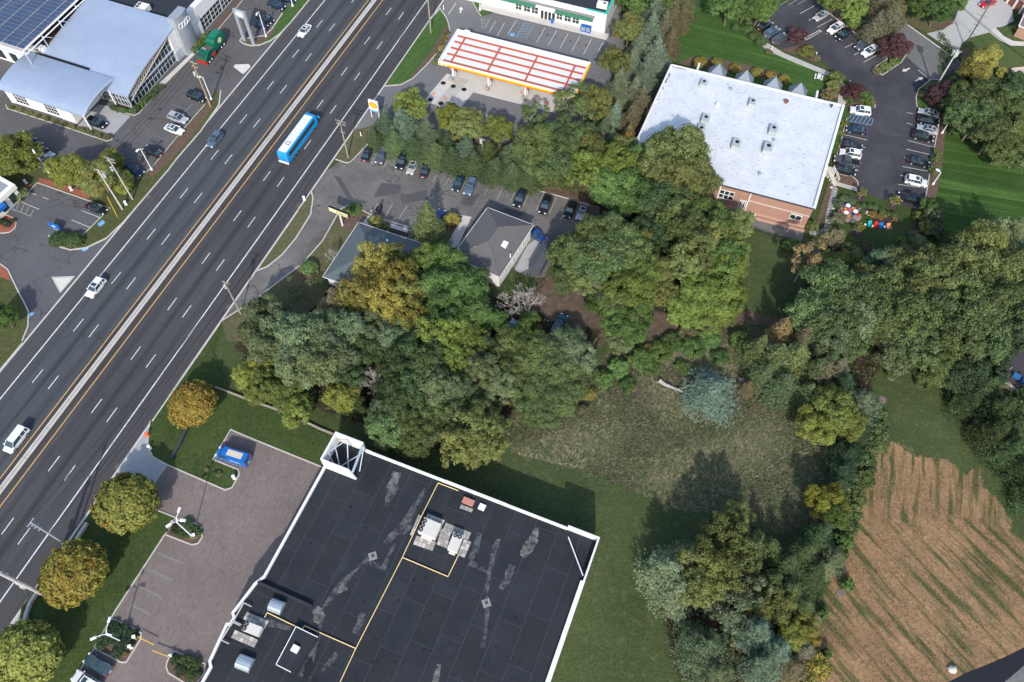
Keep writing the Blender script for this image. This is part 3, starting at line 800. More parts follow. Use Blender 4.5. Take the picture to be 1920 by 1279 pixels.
# office with the white roof
office = lot('office_lot', [(1412, 40), (1440, 27), (1505, -12), (1560, 20), (1655, 100), (1697, 90), (1700, 104), (1746, 148), (1722, 170), (1717, 205), (1762, 221), (1744, 318), (1735, 372), (1722, 394), (1607, 358), (1596, 345), (1570, 340), (1562, 315), (1580, 250), (1600, 205), (1641, 203), (1640, 195), (1615, 168), (1590, 150), (1565, 136), (1526, 100), (1508, 85), (1470, 92), (1436, 75)], 'new_asphalt', 'fresh dark asphalt lot beside the white roofed office')
lane = lot('side_street', [(1600, -40), (1660, -40), (1702, 45), (1755, 83), (1807, 122), (1850, 160), (1830, 190), (1787, 153), (1746, 148), (1700, 107), (1672, 60), (1640, 10)], 'lane_asphalt', 'grey side street at the upper right', z=.036)
k = MB(); k.strip(P2([(1702, 47), (1755, 85), (1807, 122), (1850, 160)]), .35, 0, .06); struct('kerb', k, ['concrete_pale'])
drive = lot('driveway', [(1738, 63), (1770, 55), (1790, 37), (1815, -30), (1905, -30), (1898, 20), (1900, 40), (1880, 50), (1866, 52), (1855, 61), (1815, 72), (1802, 84), (1797, 98), (1770, 85)], 'paver_drive', 'pale paved driveway in front of the brick house', z=.04)
island('footpath', [(1855, 61), (1866, 52), (1882, 68), (1900, 77), (1940, 80), (1940, 88), (1896, 86), (1874, 76)], 'concrete_pale', 'curved pale garden path from the paved driveway', .05)
island('lawn', [(1815, 72), (1855, 61), (1874, 76), (1896, 86), (1990, 88), (1990, 160), (1860, 135), (1815, 118), (1800, 100), (1803, 86)], 'lawn_house', 'house lawn beside the driveway and the tall pole', .05)
island('lawn', [(1868, 54), (1890, 48), (1940, 75), (1902, 76), (1884, 66)], 'lawn_house', 'small lawn between garden path and brick house', .06)
island('lawn', [(1697, 40), (1710, 30), (1760, 42), (1790, 36), (1786, 42), (1765, 57), (1736, 60)], 'verge', 'patchy grass strip between side street and driveway', .05)
bed('planting_bed', [(1760, 45), (1790, 37), (1786, 45), (1765, 56), (1748, 56)], 'mulch', 'mulch strip below the shrubs by the paved driveway', .09)
bed('planting_bed', [(1806, 90), (1816, 92), (1816, 104), (1806, 116), (1800, 110)], 'mulch', 'small bare bed at the foot of the tall dark pole', .09)
isl2 = island('planting_bed', [(1664, 111), (1697, 90), (1701, 100), (1690, 117), (1655, 141), (1640, 136), (1637, 129), (1647, 122)], 'lawn_office', 'planted island at the entrance of the office lot')
kerb([(1553, 24), (1655, 103), (1664, 111), (1647, 122), (1637, 129), (1640, 136), (1655, 141), (1690, 117), (1701, 100), (1697, 90)], w=.2)
bed('planting_bed', [(1553, 22), (1656, 103), (1672, 90), (1640, 60), (1600, 30), (1560, 4)], 'mulch', 'mulch bank along the upper edge of the office lot', .1)
island('planting_bed', [(1788, 153), (1746, 149), (1722, 168), (1717, 183), (1719, 200), (1762, 216), (1790, 200)], 'lawn_office', 'green corner under the purple tree by the lot entrance', .1)
kerb([(1788, 153), (1746, 149), (1722, 168), (1717, 183), (1719, 201)], w=.2); kerb([(1762, 221), (1744, 318), (1735, 372)])
island('planting_bed', [(1763, 220), (1780, 226), (1772, 250), (1765, 320), (1754, 375), (1735, 390), (1736, 372), (1745, 318)], 'mulch', 'reddish mulch strip along the right edge of the office lot', .1)
island('planting_bed', [(1641, 203), (1640, 195), (1630, 185), (1615, 168), (1592, 152), (1586, 190), (1590, 202)], 'mulch', 'planted mulch island between office path and lot', .1)
kerb([(1592, 152), (1615, 168), (1630, 185), (1641, 197), (1640, 203)], w=.2)
island('planting_bed', [(1583, 205), (1593, 232), (1582, 250), (1572, 300), (1562, 318), (1552, 345), (1548, 340), (1575, 215)], 'lawn_office', 'narrow green strip along the right wall of the white roofed office', .1)
kerb([(1588, 222), (1580, 252), (1565, 307), (1562, 330)])
island('footpath', [(1436, 75), (1440, 82), (1470, 100), (1520, 121), (1558, 137), (1566, 140), (1582, 158), (1590, 165), (1586, 195), (1570, 195), (1574, 160), (1560, 146), (1540, 138), (1490, 118), (1440, 96), (1425, 84)], 'concrete', 'concrete path curving from the office lot to the building corner', .09)
island('lawn', [(1262, 125), (1250, 110), (1285, 40), (1330, -30), (1380, -30), (1400, 60), (1430, 88), (1490, 118), (1556, 142), (1560, 180), (1545, 190), (1500, 178), (1400, 152), (1300, 128)], 'lawn_office', 'mown back lawn above the white roofed office', .06)
bed('planting_bed', [(1272, 118), (1300, 106), (1350, 112), (1400, 122), (1450, 134), (1480, 146), (1478, 156), (1440, 150), (1390, 140), (1340, 130), (1290, 124)], 'mulch', 'mulch strip with round bushes behind the office', .1)
bed('planting_bed', [(1506, 84), (1478, 90), (1466, 94), (1500, 104), (1530, 117), (1538, 112), (1524, 98)], 'mulch', 'mulch corner with a purple shrub beside the office path', .12)
patch(office, [(1507, 72), (1537, 56), (1541, 59), (1512, 76)], 'concrete', .045, 'tan_strip'); patch(office, [(1510, 72), (1536, 58.5), (1538, 60), (1512, 74)], 'mulch', .05, 'tan_strip')
rows(office, (1478, 1), (1462, 10), (1510, 0), (1495, 9), 3, mt='faded_paint')
rows(office, (1527, 11), (1500, 26), (1649, 101), (1619, 117), 8)
rows(office, (1712, 214), (1700, 211), (1711, 234), (1700, 231), 2)
rows(office, (1750, 276), (1703, 264), (1735, 353), (1684, 346), 6)
rows(office, (1580, 252), (1626, 263), (1563, 308), (1610, 320), 5)
for i in range(6): line(office, (1588 + i * 7.4, 226 + i * 1.6), (1597 + i * 7.0, 215 + i * 1.5), .11, 'blue_paint')
line(office, (1586, 226), (1634, 235), .11, 'blue_paint'); line(office, (1594, 214), (1637, 223), .11, 'blue_paint'); line(office, (1634, 235), (1637, 223), .11, 'blue_paint')
line(office, (1721, 131), (1745, 151), .16)
def arrow(parent, u, v, du, dv):
    a = head(u, v, du, dv); c_ = G(u, v); L = lambda x, y: (c_[0] + math.cos(a) * x - math.sin(a) * y, c_[1] + math.sin(a) * x + math.cos(a) * y)
    k = MB(); k.prism([L(1.3, 0), L(.2, .62), L(.2, .18), L(-1.2, .18), L(-1.2, -.18), L(.2, -.18), L(.2, -.62)], .036, .041); k.build('painted_arrow', ['white_paint'], parent)
arrow(office, 1699, 131, -10, 4); arrow(office, 1723, 149, 9, -4); arrow(fuel, 864, 19, 1, -8)
island('lawn', [(1752, 380), (1770, 250), (1790, 225), (1990, 330), (1990, 520), (1760, 480), (1728, 470), (1742, 420)], 'lawn_mown', 'broad mown lawn striped by the mower at the right', .05)
# garden beside the office
island('lawn', [(1566, 350), (1607, 361), (1722, 396), (1716, 412), (1710, 440), (1690, 462), (1640, 468), (1580, 462), (1556, 450), (1512, 446), (1520, 432), (1552, 345)], 'lawn_front', 'shaded garden lawn with bright chairs beside the office', .06)
island('footpath', [(1564, 340), (1606, 352), (1607, 359), (1565, 347)], 'concrete', 'short concrete path from lot to the office stairs', .09)
island('planting_bed', [(1567, 325), (1600, 333), (1609, 344), (1607, 352), (1568, 340)], 'mulch', 'mulch island at the lower corner of the office lot', .1)
kerb([(1567, 325), (1600, 333), (1608, 341), (1609, 350)])
bed('planting_bed', [(1552, 345), (1566, 348), (1558, 375), (1546, 400), (1535, 425), (1530, 422), (1545, 370)], 'mulch', 'bare strip along the side wall of the office', .1)
bed('planting_bed', [(1596, 384), (1640, 392), (1672, 396), (1687, 406), (1685, 414), (1665, 418), (1636, 416), (1632, 406), (1612, 396)], 'dark_mulch', 'curved dark flower bed in the garden', .1)
bed('planting_bed', [(1712, 402), (1735, 396), (1765, 410), (1750, 440), (1715, 470), (1690, 470), (1706, 440)], 'dark_mulch', 'dark shrub bed at the right end of the garden', .1)
bed('planting_bed', [(1540, 462), (1600, 466), (1690, 464), (1680, 480), (1600, 490), (1540, 500), (1525, 480)], 'dark_mulch', 'dark shrub bed along the bottom of the garden', .1)
pd_ = MB(); pd_.prism([(G(1593, 402)[0] + 4.3 * 0.52 * math.cos(t_) * 1.12, G(1593, 402)[1] + 2.35 * math.sin(t_)) for t_ in np.linspace(0, 2 * math.pi, 28)[:-1]], 0, .11)
struct('patio', pd_, ['patio_stone'], 'round stone patio under the bright chairs')
for u, v, r in ((1612, 370.5, 1.0), (1672, 387, 1.0), (1607, 437.5, 1.25)):
    k = MB(); k.disc(G(u, v), r, .06, 20, th=.08); struct('mulch_ring', k, ['dark_mulch'])
for u, v in ((1671, 708), (1724, 720), (1654, 750), (1782, 767), (1854, 857), (1894, 905), (1577, 1112), (1533, 1160), (1536, 1232)):
    k = MB(); k.disc(G(u, v), .75, .0, 16, th=.09); struct('mulch_ring', k, ['greybrown_mulch'])
# stepping stones
ss_pts = [(1566, 352), (1562, 368), (1558, 385), (1553.5, 402), (1551.5, 418), (1550, 428), (1544, 434.5), (1534, 438), (1521, 437), (1513, 436)]
path = thing('stepping_stone_path', 'curving path of grey stepping stones beside the office wall', 'path', G(1553, 400))
pw = [np.array(G(*q)[:2]) for q in ss_pts]; cum = [0]
for i in range(len(pw) - 1): cum.append(cum[-1] + np.linalg.norm(pw[i + 1] - pw[i]))
q = MB(); q.obox((0, 0), 0, .62, 1.15, 0, .06); sm = q.mesh('stepping_stone', ['step_stone'])
dd = .3
while dd < cum[-1]:
    i = max(j for j in range(len(cum) - 1) if cum[j] <= dd); t_ = (dd - cum[i]) / (cum[i + 1] - cum[i]); c_ = pw[i] + (pw[i + 1] - pw[i]) * t_; d = pw[i + 1] - pw[i]
    o = link('stepping_stone', sm, path); o.location = (c_[0] - path['_o'][0], c_[1] - path['_o'][1], .06); o.rotation_euler.z = math.atan2(d[1], d[0]) + random.uniform(-.05, .05)
    dd += .80

# brick paved lot of the big dark roof
plaza = lot('paved_lot', [(435, 808), (480, 826), (605, 876), (640, 900), (520, 1140), (430, 1330), (100, 1330), (140, 1272), (177, 1216), (217, 1145), (310, 1004), (330, 971), (297, 957), (282, 918), (315, 872), (422, 919), (435, 915), (449, 890), (447, 881), (400, 862)], 'clay_pavers', 'brown clay paved lot left of the big dark roof')
k = MB(); k.prism(P2([(282, 790), (279, 806), (277, 837), (287, 857), (300, 867), (315, 872), (282, 919), (240, 925)]) + [HWR(19.5), HWR(31.5)], -.1, .036); apron = struct('apron', k, ['grey_metal'], 'concrete driveway apron between highway and paved lot')
A0, A1, B0, B1 = [np.array(x) for x in (HWR(31.0), HWR(20.0), G(315, 872)[:2], G(282, 919)[:2])]
for i in range(4):
    for j in range(2):
        f_ = lambda a, b_: (A0 + (A1 - A0) * b_) * (1 - a) + (B0 + (B1 - B0) * b_) * a
        e = .005; q = MB()
        q.prism([tuple(f_(i / 4 + e, j / 2 + e)), tuple(f_((i + 1) / 4 - e, j / 2 + e)), tuple(f_((i + 1) / 4 - e, (j + 1) / 2 - e)), tuple(f_(i / 4 + e, (j + 1) / 2 - e))], .03, .042)
        q.build('concrete_slab', ['apron_concrete'], apron)
front = P2([(282, 790), (279, 806), (277, 837), (287, 857), (314, 872), (422, 919), (435, 915), (449, 890), (447, 881), (400, 862), (433, 806), (480, 826), (605, 876), (640, 830), (560, 790), (430, 728), (400, 660), (416, 605)])
island('lawn', None, 'lawn_front', 'mown front lawn round the upper street tree and van bay', .1, pts_w=front + [HWR(56)])
kerb([(282, 790), (279, 806), (277, 837), (287, 857), (314, 872), (422, 919), (435, 915), (449, 890), (447, 881), (400, 862), (433, 806), (480, 826), (606, 877)], w=.22)
k = MB(); k.strip([HWR(33.6), HWR(56)], .28, 0, .15); struct('kerb', k, ['kerb'])
island('lawn', None, 'lawn_front', 'long mown lawn with street trees between highway and paved lot', .1, pts_w=[HWR(5.5), HWR(19.3)] + P2([(240, 925), (297, 957), (330, 971), (217, 1145), (210, 1160), (177, 1216), (140, 1272), (100, 1330), (-30, 1330), (-10, 1250), (35, 1180), (40, 1140)]))
kerb([(297, 958), (330, 971), (217, 1145), (177, 1216), (140, 1272), (100, 1330)], w=.22)
k = MB(); k.strip([HWR(5.5), HWR(19.3)], .28, 0, .15); struct('kerb', k, ['kerb'])
k = MB(); k.prism([HWR(5.3), HWR(-20)] + P2([(-30, 1230), (35, 1180), (40, 1140)]), -.1, .036); struct('apron', k, ['apron_concrete'], 'small concrete apron at the lower left by the highway')
for pts, lb in (([(311, 1003), (322, 977), (345, 972), (376, 987), (380, 1007), (372, 1019), (360, 1022)], 'kerbed planted island with the upper twin lamp'), ([(210, 1160), (250, 1178), (265, 1187), (265, 1197), (237, 1242), (227, 1242), (178, 1216)], 'kerbed planted island with the lower twin lamp'), ([(327, 1221), (385, 1245), (384, 1262), (362, 1290), (316, 1262), (312, 1250), (314, 1240)], 'kerbed planted island against the dark roofed building')):
    island('planting_bed', pts, 'mulch', lb, .1); kerb(pts, True, .22)
rows(plaza, (295, 1037), (344, 1057), (245, 1133), (283, 1154), 4, mt='ghost_paint', w=.3)
# lower right road
k = MB(); k.prism(P2([(1775, 1281), (1812, 1262), (1850, 1247), (1885, 1232), (1925, 1212), (2100, 1130), (2200, 1330), (1740, 1330)]), -.1, .03); cr = struct('road', k, ['dark_road'], 'dark fresh asphalt in the lower right corner')
patch(cr, [(1880, 1282), (1925, 1244), (1960, 1260), (1920, 1300)], 'lane_asphalt', .036, 'road_patch')

# ================================================================== BUILDINGS
def on_plane(u, v, p0, nrm):
    d = ROT @ np.array([u - CX, -(v - CY), -FPX]); o = np.array([0, 0, CAM_H]); p0 = np.array([p0[0], p0[1], 0.0]); nn = np.array([nrm[0], nrm[1], 0.0])
    return o + d * float(((p0 - o) @ nn) / (d @ nn))


def clip_poly(sub, x0, x1, y0, y1):
    for ax, lim, sg in ((0, x0, 1), (0, x1, -1), (1, y0, 1), (1, y1, -1)):
        out_ = []; k = len(sub)
        for i in range(k):
            a, b_ = sub[i], sub[(i + 1) % k]; ia, ib = sg * (a[ax] - lim) >= 0, sg * (b_[ax] - lim) >= 0
            if ia: out_.append(a)
            if ia != ib:
                t_ = (lim - a[ax]) / (b_[ax] - a[ax]); out_.append((a[0] + (b_[0] - a[0]) * t_, a[1] + (b_[1] - a[1]) * t_))
        sub = out_
        if len(sub) < 3: return []
    return sub


def panel(parent, name, p0, ux, x0, x1, z0, z1, proud, th, mt):
    """upright slab on a wall: p0 wall start, ux unit along it, outward = right of ux"""
    ox = np.array([ux[1], -ux[0]]); a = np.array(p0[:2])
    q = [a + ux * x0 + ox * (proud - th), a + ux * x1 + ox * (proud - th), a + ux * x1 + ox * proud, a + ux * x0 + ox * proud]
    k = MB(); k.prism([tuple(t_) for t_ in q], z0, z1, 0, True)
    return k.build(name, [mt], parent)


def window(parent, p0, ux, x0, x1, z0, z1, cols, rows_, fr='white_wall', fw=.12):
    ox = np.array([ux[1], -ux[0]]); a = np.array(p0[:2]); k = MB()
    def bar(xa, xb, za, zb, pr):
        q = [a + ux * xa - ox * .03, a + ux * xb - ox * .03, a + ux * xb + ox * pr, a + ux * xa + ox * pr]
        k.prism([tuple(t_) for t_ in q], za, zb, 0, True)
    bar(x0, x1, z0, z0 + fw, .10); bar(x0, x1, z1 - fw, z1, .09)
    for i in range(cols + 1):
        x = x0 + (x1 - x0) * i / cols; bar(max(x0, x - fw / 2), min(x1, x + fw / 2), z0 + fw, z1 - fw, .085)
    for j in range(1, rows_):
        z = z0 + (z1 - z0) * j / rows_; bar(x0, x1, z - fw / 2, z + fw / 2, .08)
    w_ = k.build('window', [fr], parent)
    for i in range(cols):
        for j in range(rows_):
            panel(w_, 'pane', p0, ux, x0 + (x1 - x0) * i / cols + fw / 2, x0 + (x1 - x0) * (i + 1) / cols - fw / 2, z0 + (z1 - z0) * j / rows_ + fw / 2, z0 + (z1 - z0) * (j + 1) / rows_ - fw / 2, .04, .03, 'window_glass')
    return w_


# ------------------------------------------------------------------ big dark roof
RZ = 6.0
dark = thing('flat_roofed_building', 'large building with dark flat membrane roof and white coping', 'building', W(-23, 15))
left_px = [(492, 1080), (476, 1092), (433, 1148), (436, 1156), (428, 1169), (422, 1169), (390, 1238), (392, 1249), (375, 1279)]
foot = [(-46.6, 35.7)] + [NS(u, v, RZ + .4) for u, v in left_px] + [(NS(375, 1279, 6.4)[0] - .3, -14), (.4, -14), (.4, 41.1), (-46.6, 41.1)]
fw_ = [W(*q)[:2] for q in foot]
k = MB(); k.prism(fw_, 0, RZ - .03); k.build('wall', ['white_wall'], dark)
k = MB(); k.prism(fw_, RZ - .03, RZ); k.build('roof_deck', ['roof_seam'], dark)
i = 0
for c_ in range(-1, 13):
    n0 = -47.5 + c_ * 3.75
    for r_ in range(-2, 7):
        s0 = r_ * 7.8 + (c_ % 3) * 2.4 - 2
        pl = clip_poly(foot, n0 + .05, n0 + 3.70, s0 + .05, s0 + 7.75)
        if len(pl) >= 3:
            k = MB(); k.prism([W(*q)[:2] for q in pl], RZ, RZ + .012 + .004 * ((c_ + r_) % 2)); k.build('roof_sheet', ['roof_membrane'], dark)
k = MB(); k.strip([W(-46.6 + .3, 35.7)[:2]] + [W(NS(u, v, 6.4)[0] + .28, NS(u, v, 6.4)[1])[:2] for u, v in left_px] + [W(NS(375, 1279, 6.4)[0], -14)[:2]], .4, RZ - .3, RZ + .42); k.build('coping', ['white_wall'], dark)
for n0, n1, dz in ((-41.3, -40.2, .55), (-40.2, -26.5, .40), (-26.5, -15.5, .52), (-15.5, -5.0, .40)):
    k = MB(); k.strip([W(n0, 40.85)[:2], W(n1, 40.85)[:2]], .42, RZ - .3, RZ + dz); k.build('coping', ['white_wall'], dark)
k = MB(); k.strip([W(-5.0, 40.9)[:2], W(.2, 40.9)[:2], W(.2, 33.8)[:2]], .32, RZ - .3, RZ + 1.5); k.build('corner_parapet', ['white_wall'], dark)
k = MB(); k.strip([W(.02, 33.8)[:2], W(.02, -14)[:2]], .72, RZ - .5, RZ + .5); k.build('coping', ['white_wall'], dark)
k = MB(); k.tube(W(-4.4, 39.6, RZ + .3), W(-.2, 34.5, RZ + .9), .10); k.build('brace', ['white_metal'], dark)
a_, b__ = G(485, 1093, RZ)[:2], G(586, 1138, RZ)[:2]
k = MB(); k.strip([a_, b__], .35, RZ, RZ + .65); k.build('roof_curb', ['roof_dark'], dark)
# corner screen tower with braces
for nm, pts, z1 in (('screen_wall', [(-46.45, 41.0), (-46.45, 35.8)], 9.2), ('screen_wall', [(-46.6, 40.95), (-41.4, 40.95)], 9.2)):
    k = MB(); k.strip([W(*q)[:2] for q in pts], .34, RZ - .4, z1 - (.004 if pts[0][1] < 41 else 0)); k.build(nm, ['white_wall'], dark)
ya = np.array(W(-46.28, 35.8)[:2]); yb = np.array(W(-40.4, 35.8)[:2]); off = SV * .17
k = MB(); k.add([(*(ya - off), RZ - .2), (*(yb - off), RZ - .2), (*(yb - off - (yb - ya) * .16), 9.2), (*(ya - off), 9.2), (*(ya + off), RZ - .2), (*(yb + off), RZ - .2), (*(yb + off - (yb - ya) * .16), 9.2), (*(ya + off), 9.2)],
          [(0, 1, 2, 3), (5, 4, 7, 6), (3, 2, 6, 7), (1, 5, 6, 2), (4, 0, 3, 7), (0, 4, 5, 1)]); k.build('screen_wall', ['white_wall'], dark)
def wt(n0, s0, z0, n1, s1, z1, r, mt='steel', nm='brace'):
    k = MB(); k.tube(W(n0, s0, z0), W(n1, s1, z1), r); return k.build(nm, [mt], dark)
wt(-41.4, 40.6, 8.6, -40.9, 36.0, 8.3, .22); wt(-46.1, 39.5, 8.6, -43.4, 36.1, 7.8, .09); wt(-43.4, 36.1, 8.0, -41.2, 40.2, 7.2, .09)
wt(-44.2, 40.6, 8.8, -42.2, 36.4, 6.6, .10); wt(-46.1, 37.5, 8.5, -44.6, 36.2, 6.3, .09); wt(-44.2, 40.7, 8.8, -46.2, 37.6, 8.4, .09); wt(-40.6, 37.2, 6.1, -41.1, 40.5, 8.6, .09)
# low penthouse with white edges
c0, c1, c2, c3 = [G(u, v, RZ + .9) for u, v in ((555, 1175), (596, 1195), (552.5, 1264), (517.5, 1246))]
k = MB(); k.prism([q[:2] for q in (c0, c1, c2, c3)], RZ, RZ + .9); k.build('roof_penthouse', ['roof_membrane'], dark)
for p_, q_ in ((c0, c1), (c0, c3), (c3, c2)):
    f_ = .8 if p_ is c3 else 1.0
    e = (p_[0] + (q_[0] - p_[0]) * f_, p_[1] + (q_[1] - p_[1]) * f_)
    k = MB(); k.strip([p_[:2], e], .12, RZ + .86, RZ + .96); k.build('edge_trim', ['white_metal'], dark)
def quad_axes(a, b_, d, z):
    A, B, D = [np.array(G(*q, z)[:2]) for q in (a, b_, d)]
    ang = math.atan2(*(B - A)[::-1]); lx = np.linalg.norm(B - A); v_ = D - A; ly = np.linalg.norm(v_)
    c_ = A + (B - A) / 2 + v_ / 2
    return c_, ang, lx, ly
def rooftop_unit(label, a, b_, d, z, h, fans, mt='unit_beige', hood=True):
    c_, ang, lx, ly = quad_axes(a, b_, d, z + h)
    t_ = thing('rooftop_unit', label, 'air conditioner', (c_[0], c_[1], z))
    k = MB(); k.obox(c_, ang, lx * .92, ly * .92, z, z + .25); k.build('curb', ['dark_metal'], t_)
    k = MB(); k.obox(c_, ang, lx, ly, z + .25, z + h); k.obox(c_, ang, lx * 1.02, ly * 1.02, z + h, z + h + .06); k.build('cabinet', [mt], t_)
    ca, sa = math.cos(ang), math.sin(ang)
    for fx_, fy_, r_ in fans:
        x, y = fx_ * lx, -fy_ * ly; p_ = (c_[0] + ca * x - sa * y, c_[1] + sa * x + ca * y)
        k = MB(); k.disc(p_, r_, z + h + .06, 14, 0, .05); f_ = k.build('fan', ['black_trim'], t_)
        k = MB(); k.disc(p_, r_ * .3, z + h + .11, 8, 0, .03)
        for q in range(4):
            th = q * math.pi / 2 + .4; k.strip([(p_[0] + math.cos(th) * r_ * .3, p_[1] + math.sin(th) * r_ * .3), (p_[0] + math.cos(th) * r_ * .92, p_[1] + math.sin(th) * r_ * .92)], r_ * .28, z + h + .11, z + h + .125)
        k.build('blade', ['paver_dark'], f_)
    if hood:
        x, y = lx * .05, -ly * .5 - .2; p_ = (c_[0] + ca * x - sa * y, c_[1] + sa * x + ca * y)
        k = MB(); k.obox(p_, ang, lx * .62, .45, z + .35, z + h * .75); k.build('intake_hood', [mt], t_)
    return t_
rooftop_unit('large beige rooftop unit with three round fans on the dark roof', (795, 970), (826.3, 982.6), (784.4, 997), RZ, 1.5, [(-.4, -.3, .38), (-.4, 0, .38), (-.4, .3, .38)])
rooftop_unit('smaller beige rooftop unit with two fans right of the three fan unit', (850.7, 998.2), (868.3, 1004.5), (838.8, 1028.9), RZ, 1.3, [(-.22, -.38, .38), (.22, -.38, .38)])
rooftop_unit('beige two fan rooftop unit between curved hoods at the lower left of the dark roof', (461.9, 1164.8), (492.2, 1176.4), (452.5, 1181), RZ, 1.3, [(-.4, -.24, .38), (-.4, .24, .38)], hood=False)
def paver_pad(label, a, b_, d, nx, ny, skip=()):
    A, B, D = [np.array(G(*q, RZ)[:2]) for q in (a, b_, d)]; ux, uy = (B - A) / nx, (D - A) / ny; ang = math.atan2(ux[1], ux[0])
    t_ = thing('paver_pad', label, 'paver pad', (*A, RZ + .012))
    for i in range(nx):
        for j in range(ny):
            if (i, j) in skip: continue
            c_ = A + ux * (i + .5) + uy * (j + .5)
            k = MB(); k.obox(c_, ang, np.linalg.norm(ux) * .93, np.linalg.norm(uy) * .93, RZ + .02, RZ + .075 + random.uniform(0, .015)); k.build('paver', [random.choice(['paver_grey', 'paver_grey', 'stone_pale'])], t_)
for lb, a, b_, d, nx, ny in (('ten concrete pavers above the three fan rooftop unit', (802, 963), (834.5, 976), (797, 972), 5, 2), ('ten concrete pavers below the three fan rooftop unit', (781, 1004), (817.6, 1016.4), (774.5, 1021), 5, 2), ('column of pavers along the yellow pipe left of the three fan unit', (784.5, 965), (790.5, 967.5), (768.5, 1003), 1, 6), ('long double row of pavers above the smaller two fan unit', (836, 980), (884, 999), (829.5, 994), 7, 2), ('block of pavers between the two large rooftop units', (827, 991), (846, 999), (819, 1021), 3, 4), ('block of pavers right of the smaller two fan unit', (870, 1011), (884, 1016), (857, 1041), 2, 5), ('ten pavers above the lower left rooftop unit', (463.4, 1147), (504.6, 1164.8), (455.6, 1161), 5, 2), ('twelve pavers below the lower left rooftop unit', (441, 1181), (484.4, 1199.8), (433, 1196), 6, 2), ('three loose pavers below the salmon crate', (864.5, 946), (887.5, 954.5), (861.5, 953), 3, 1)):
    paver_pad(lb, a, b_, d, nx, ny)
c_, ang, lx, ly = quad_axes((870, 931), (889.5, 939), (866.5, 941), RZ + .5)
k = MB(); k.obox(c_, ang, lx, ly, RZ + .03, RZ + .5); k.obox(c_, ang, lx * 1.03, ly * 1.04, RZ + .5, RZ + .55); tag(k.build('crate', ['salmon']), 'salmon coloured crate on the dark roof near the top coping', 'crate')
c_, ang, lx, ly = quad_axes((901, 943.5), (911.5, 948), (896, 953), RZ + .4)
k = MB(); k.obox(c_, ang, lx, ly, RZ + .03, RZ + .3); k.obox(c_, ang, lx * 1.08, ly * 1.08, RZ + .3, RZ + .4); tag(k.build('roof_hatch', ['white_metal']), 'square white roof hatch beside the salmon crate', 'roof hatch')
c_, ang, lx, ly = quad_axes((551, 1208), (562, 1214), (544.5, 1219.5), RZ + 1.3)
k = MB(); k.obox(c_, ang, lx, ly, RZ + .9, RZ + 1.22); k.obox(c_, ang, lx * 1.08, ly * 1.08, RZ + 1.22, RZ + 1.32); tag(k.build('skylight', ['white_metal']), 'small white skylight on the low penthouse', 'skylight')
def hood_vault(label, a, b_, d):
    c_, ang, lx, ly = quad_axes(a, b_, d, RZ + .9); t_ = thing('exhaust_hood', label, 'vent hood', (*c_, RZ)); ca, sa = math.cos(ang), math.sin(ang)
    k = MB(); secs = []
    for x in (-lx / 2, lx / 2):
        sec = []
        for th in np.linspace(0, math.pi, 13):
            y = math.cos(th) * ly / 2; z = RZ + .15 + math.sin(th) * 1.0
            sec.append((c_[0] + ca * x - sa * y, c_[1] + sa * x + ca * y, z))
        secs.append(sec)
    k.loft(secs); k.build('hood', ['galv'], t_)
    for y in (-ly * .18, ly * .18):
        k = MB(); o = np.array([-sa, ca]) * y; u_ = np.array([ca, sa]) * lx / 2.02; z = RZ + .15 + math.sqrt(1 - (2 * y / ly) ** 2)
        k.tube((*(c_ + o - u_), z), (*(c_ + o + u_), z), .05); k.build('seam_rib', ['grey_metal'], t_)
    k = MB(); k.obox(c_, ang, lx * .95, ly * .95, RZ, RZ + .2); k.build('curb', ['dark_metal'], t_)
hood_vault('curved galvanised vent hood above the lower left rooftop unit', (512, 1119), (535.5, 1128), (499, 1143))
hood_vault('curved galvanised vent hood nearest the bottom left of the dark roof', (451, 1224), (477, 1234), (437.5, 1251))
def pipe_run(label, pts, z=RZ + .22, r=.075):
    t_ = thing('gas_pipe', label, 'pipe', G(*pts[0], z)); w_ = [G(*q, z) for q in pts]
    for i in range(len(w_) - 1):
        k = MB(); k.tube(w_[i], w_[i + 1], r, r, 6); k.build('pipe_length', ['gas_pipe'], t_)
        L = math.dist(w_[i], w_[i + 1])
        for j in range(1, int(L / 3.2)):
            f_ = j / int(L / 3.2); c_ = [w_[i][x] + (w_[i + 1][x] - w_[i][x]) * f_ for x in (0, 1)]
            k = MB(); k.obox(c_, 0, .22, .22, RZ + .012, z - r * .8); k.build('support_block', ['bark'], t_)
pipe_run('long yellow gas pipe running the length of the dark roof', [(859.5, 920), (821.5, 905.5), (794, 960), (754, 1046), (667, 1216), (630, 1295)])
pipe_run('short yellow gas pipe branch below the two large rooftop units', [(754.5, 1045), (840, 1081), (860, 1040)])
pipe_run('yellow gas pipe branch past the low penthouse to the lower left unit', [(666.5, 1215.5), (571, 1173.5), (566, 1180), (501, 1148.5), (496, 1158)])
for i, (a, b_) in enumerate((((457, 1130), (438, 1164)), ((436, 1166), (415, 1200)))):
    t_ = thing('pipe_rail', ['upper', 'lower'][i] + ' pale pipe rail along the left parapet of the dark roof', 'rail', G(*a, RZ))
    k = MB(); k.tube(G(*a, RZ + .5), G(*b_, RZ + .5), .11); k.build('pipe_length', ['stone_pale'], t_)
    for q in (a, b_):
        e = (q[0] + 14, q[1] + 7); k = MB(); k.tube(G(*q, RZ + .5), G(*e, RZ + .5), .08); k.tube(G(*e, RZ + .5), G(*e, RZ), .08); k.build('pipe_elbow', ['stone_pale'], t_)
STN = [0]
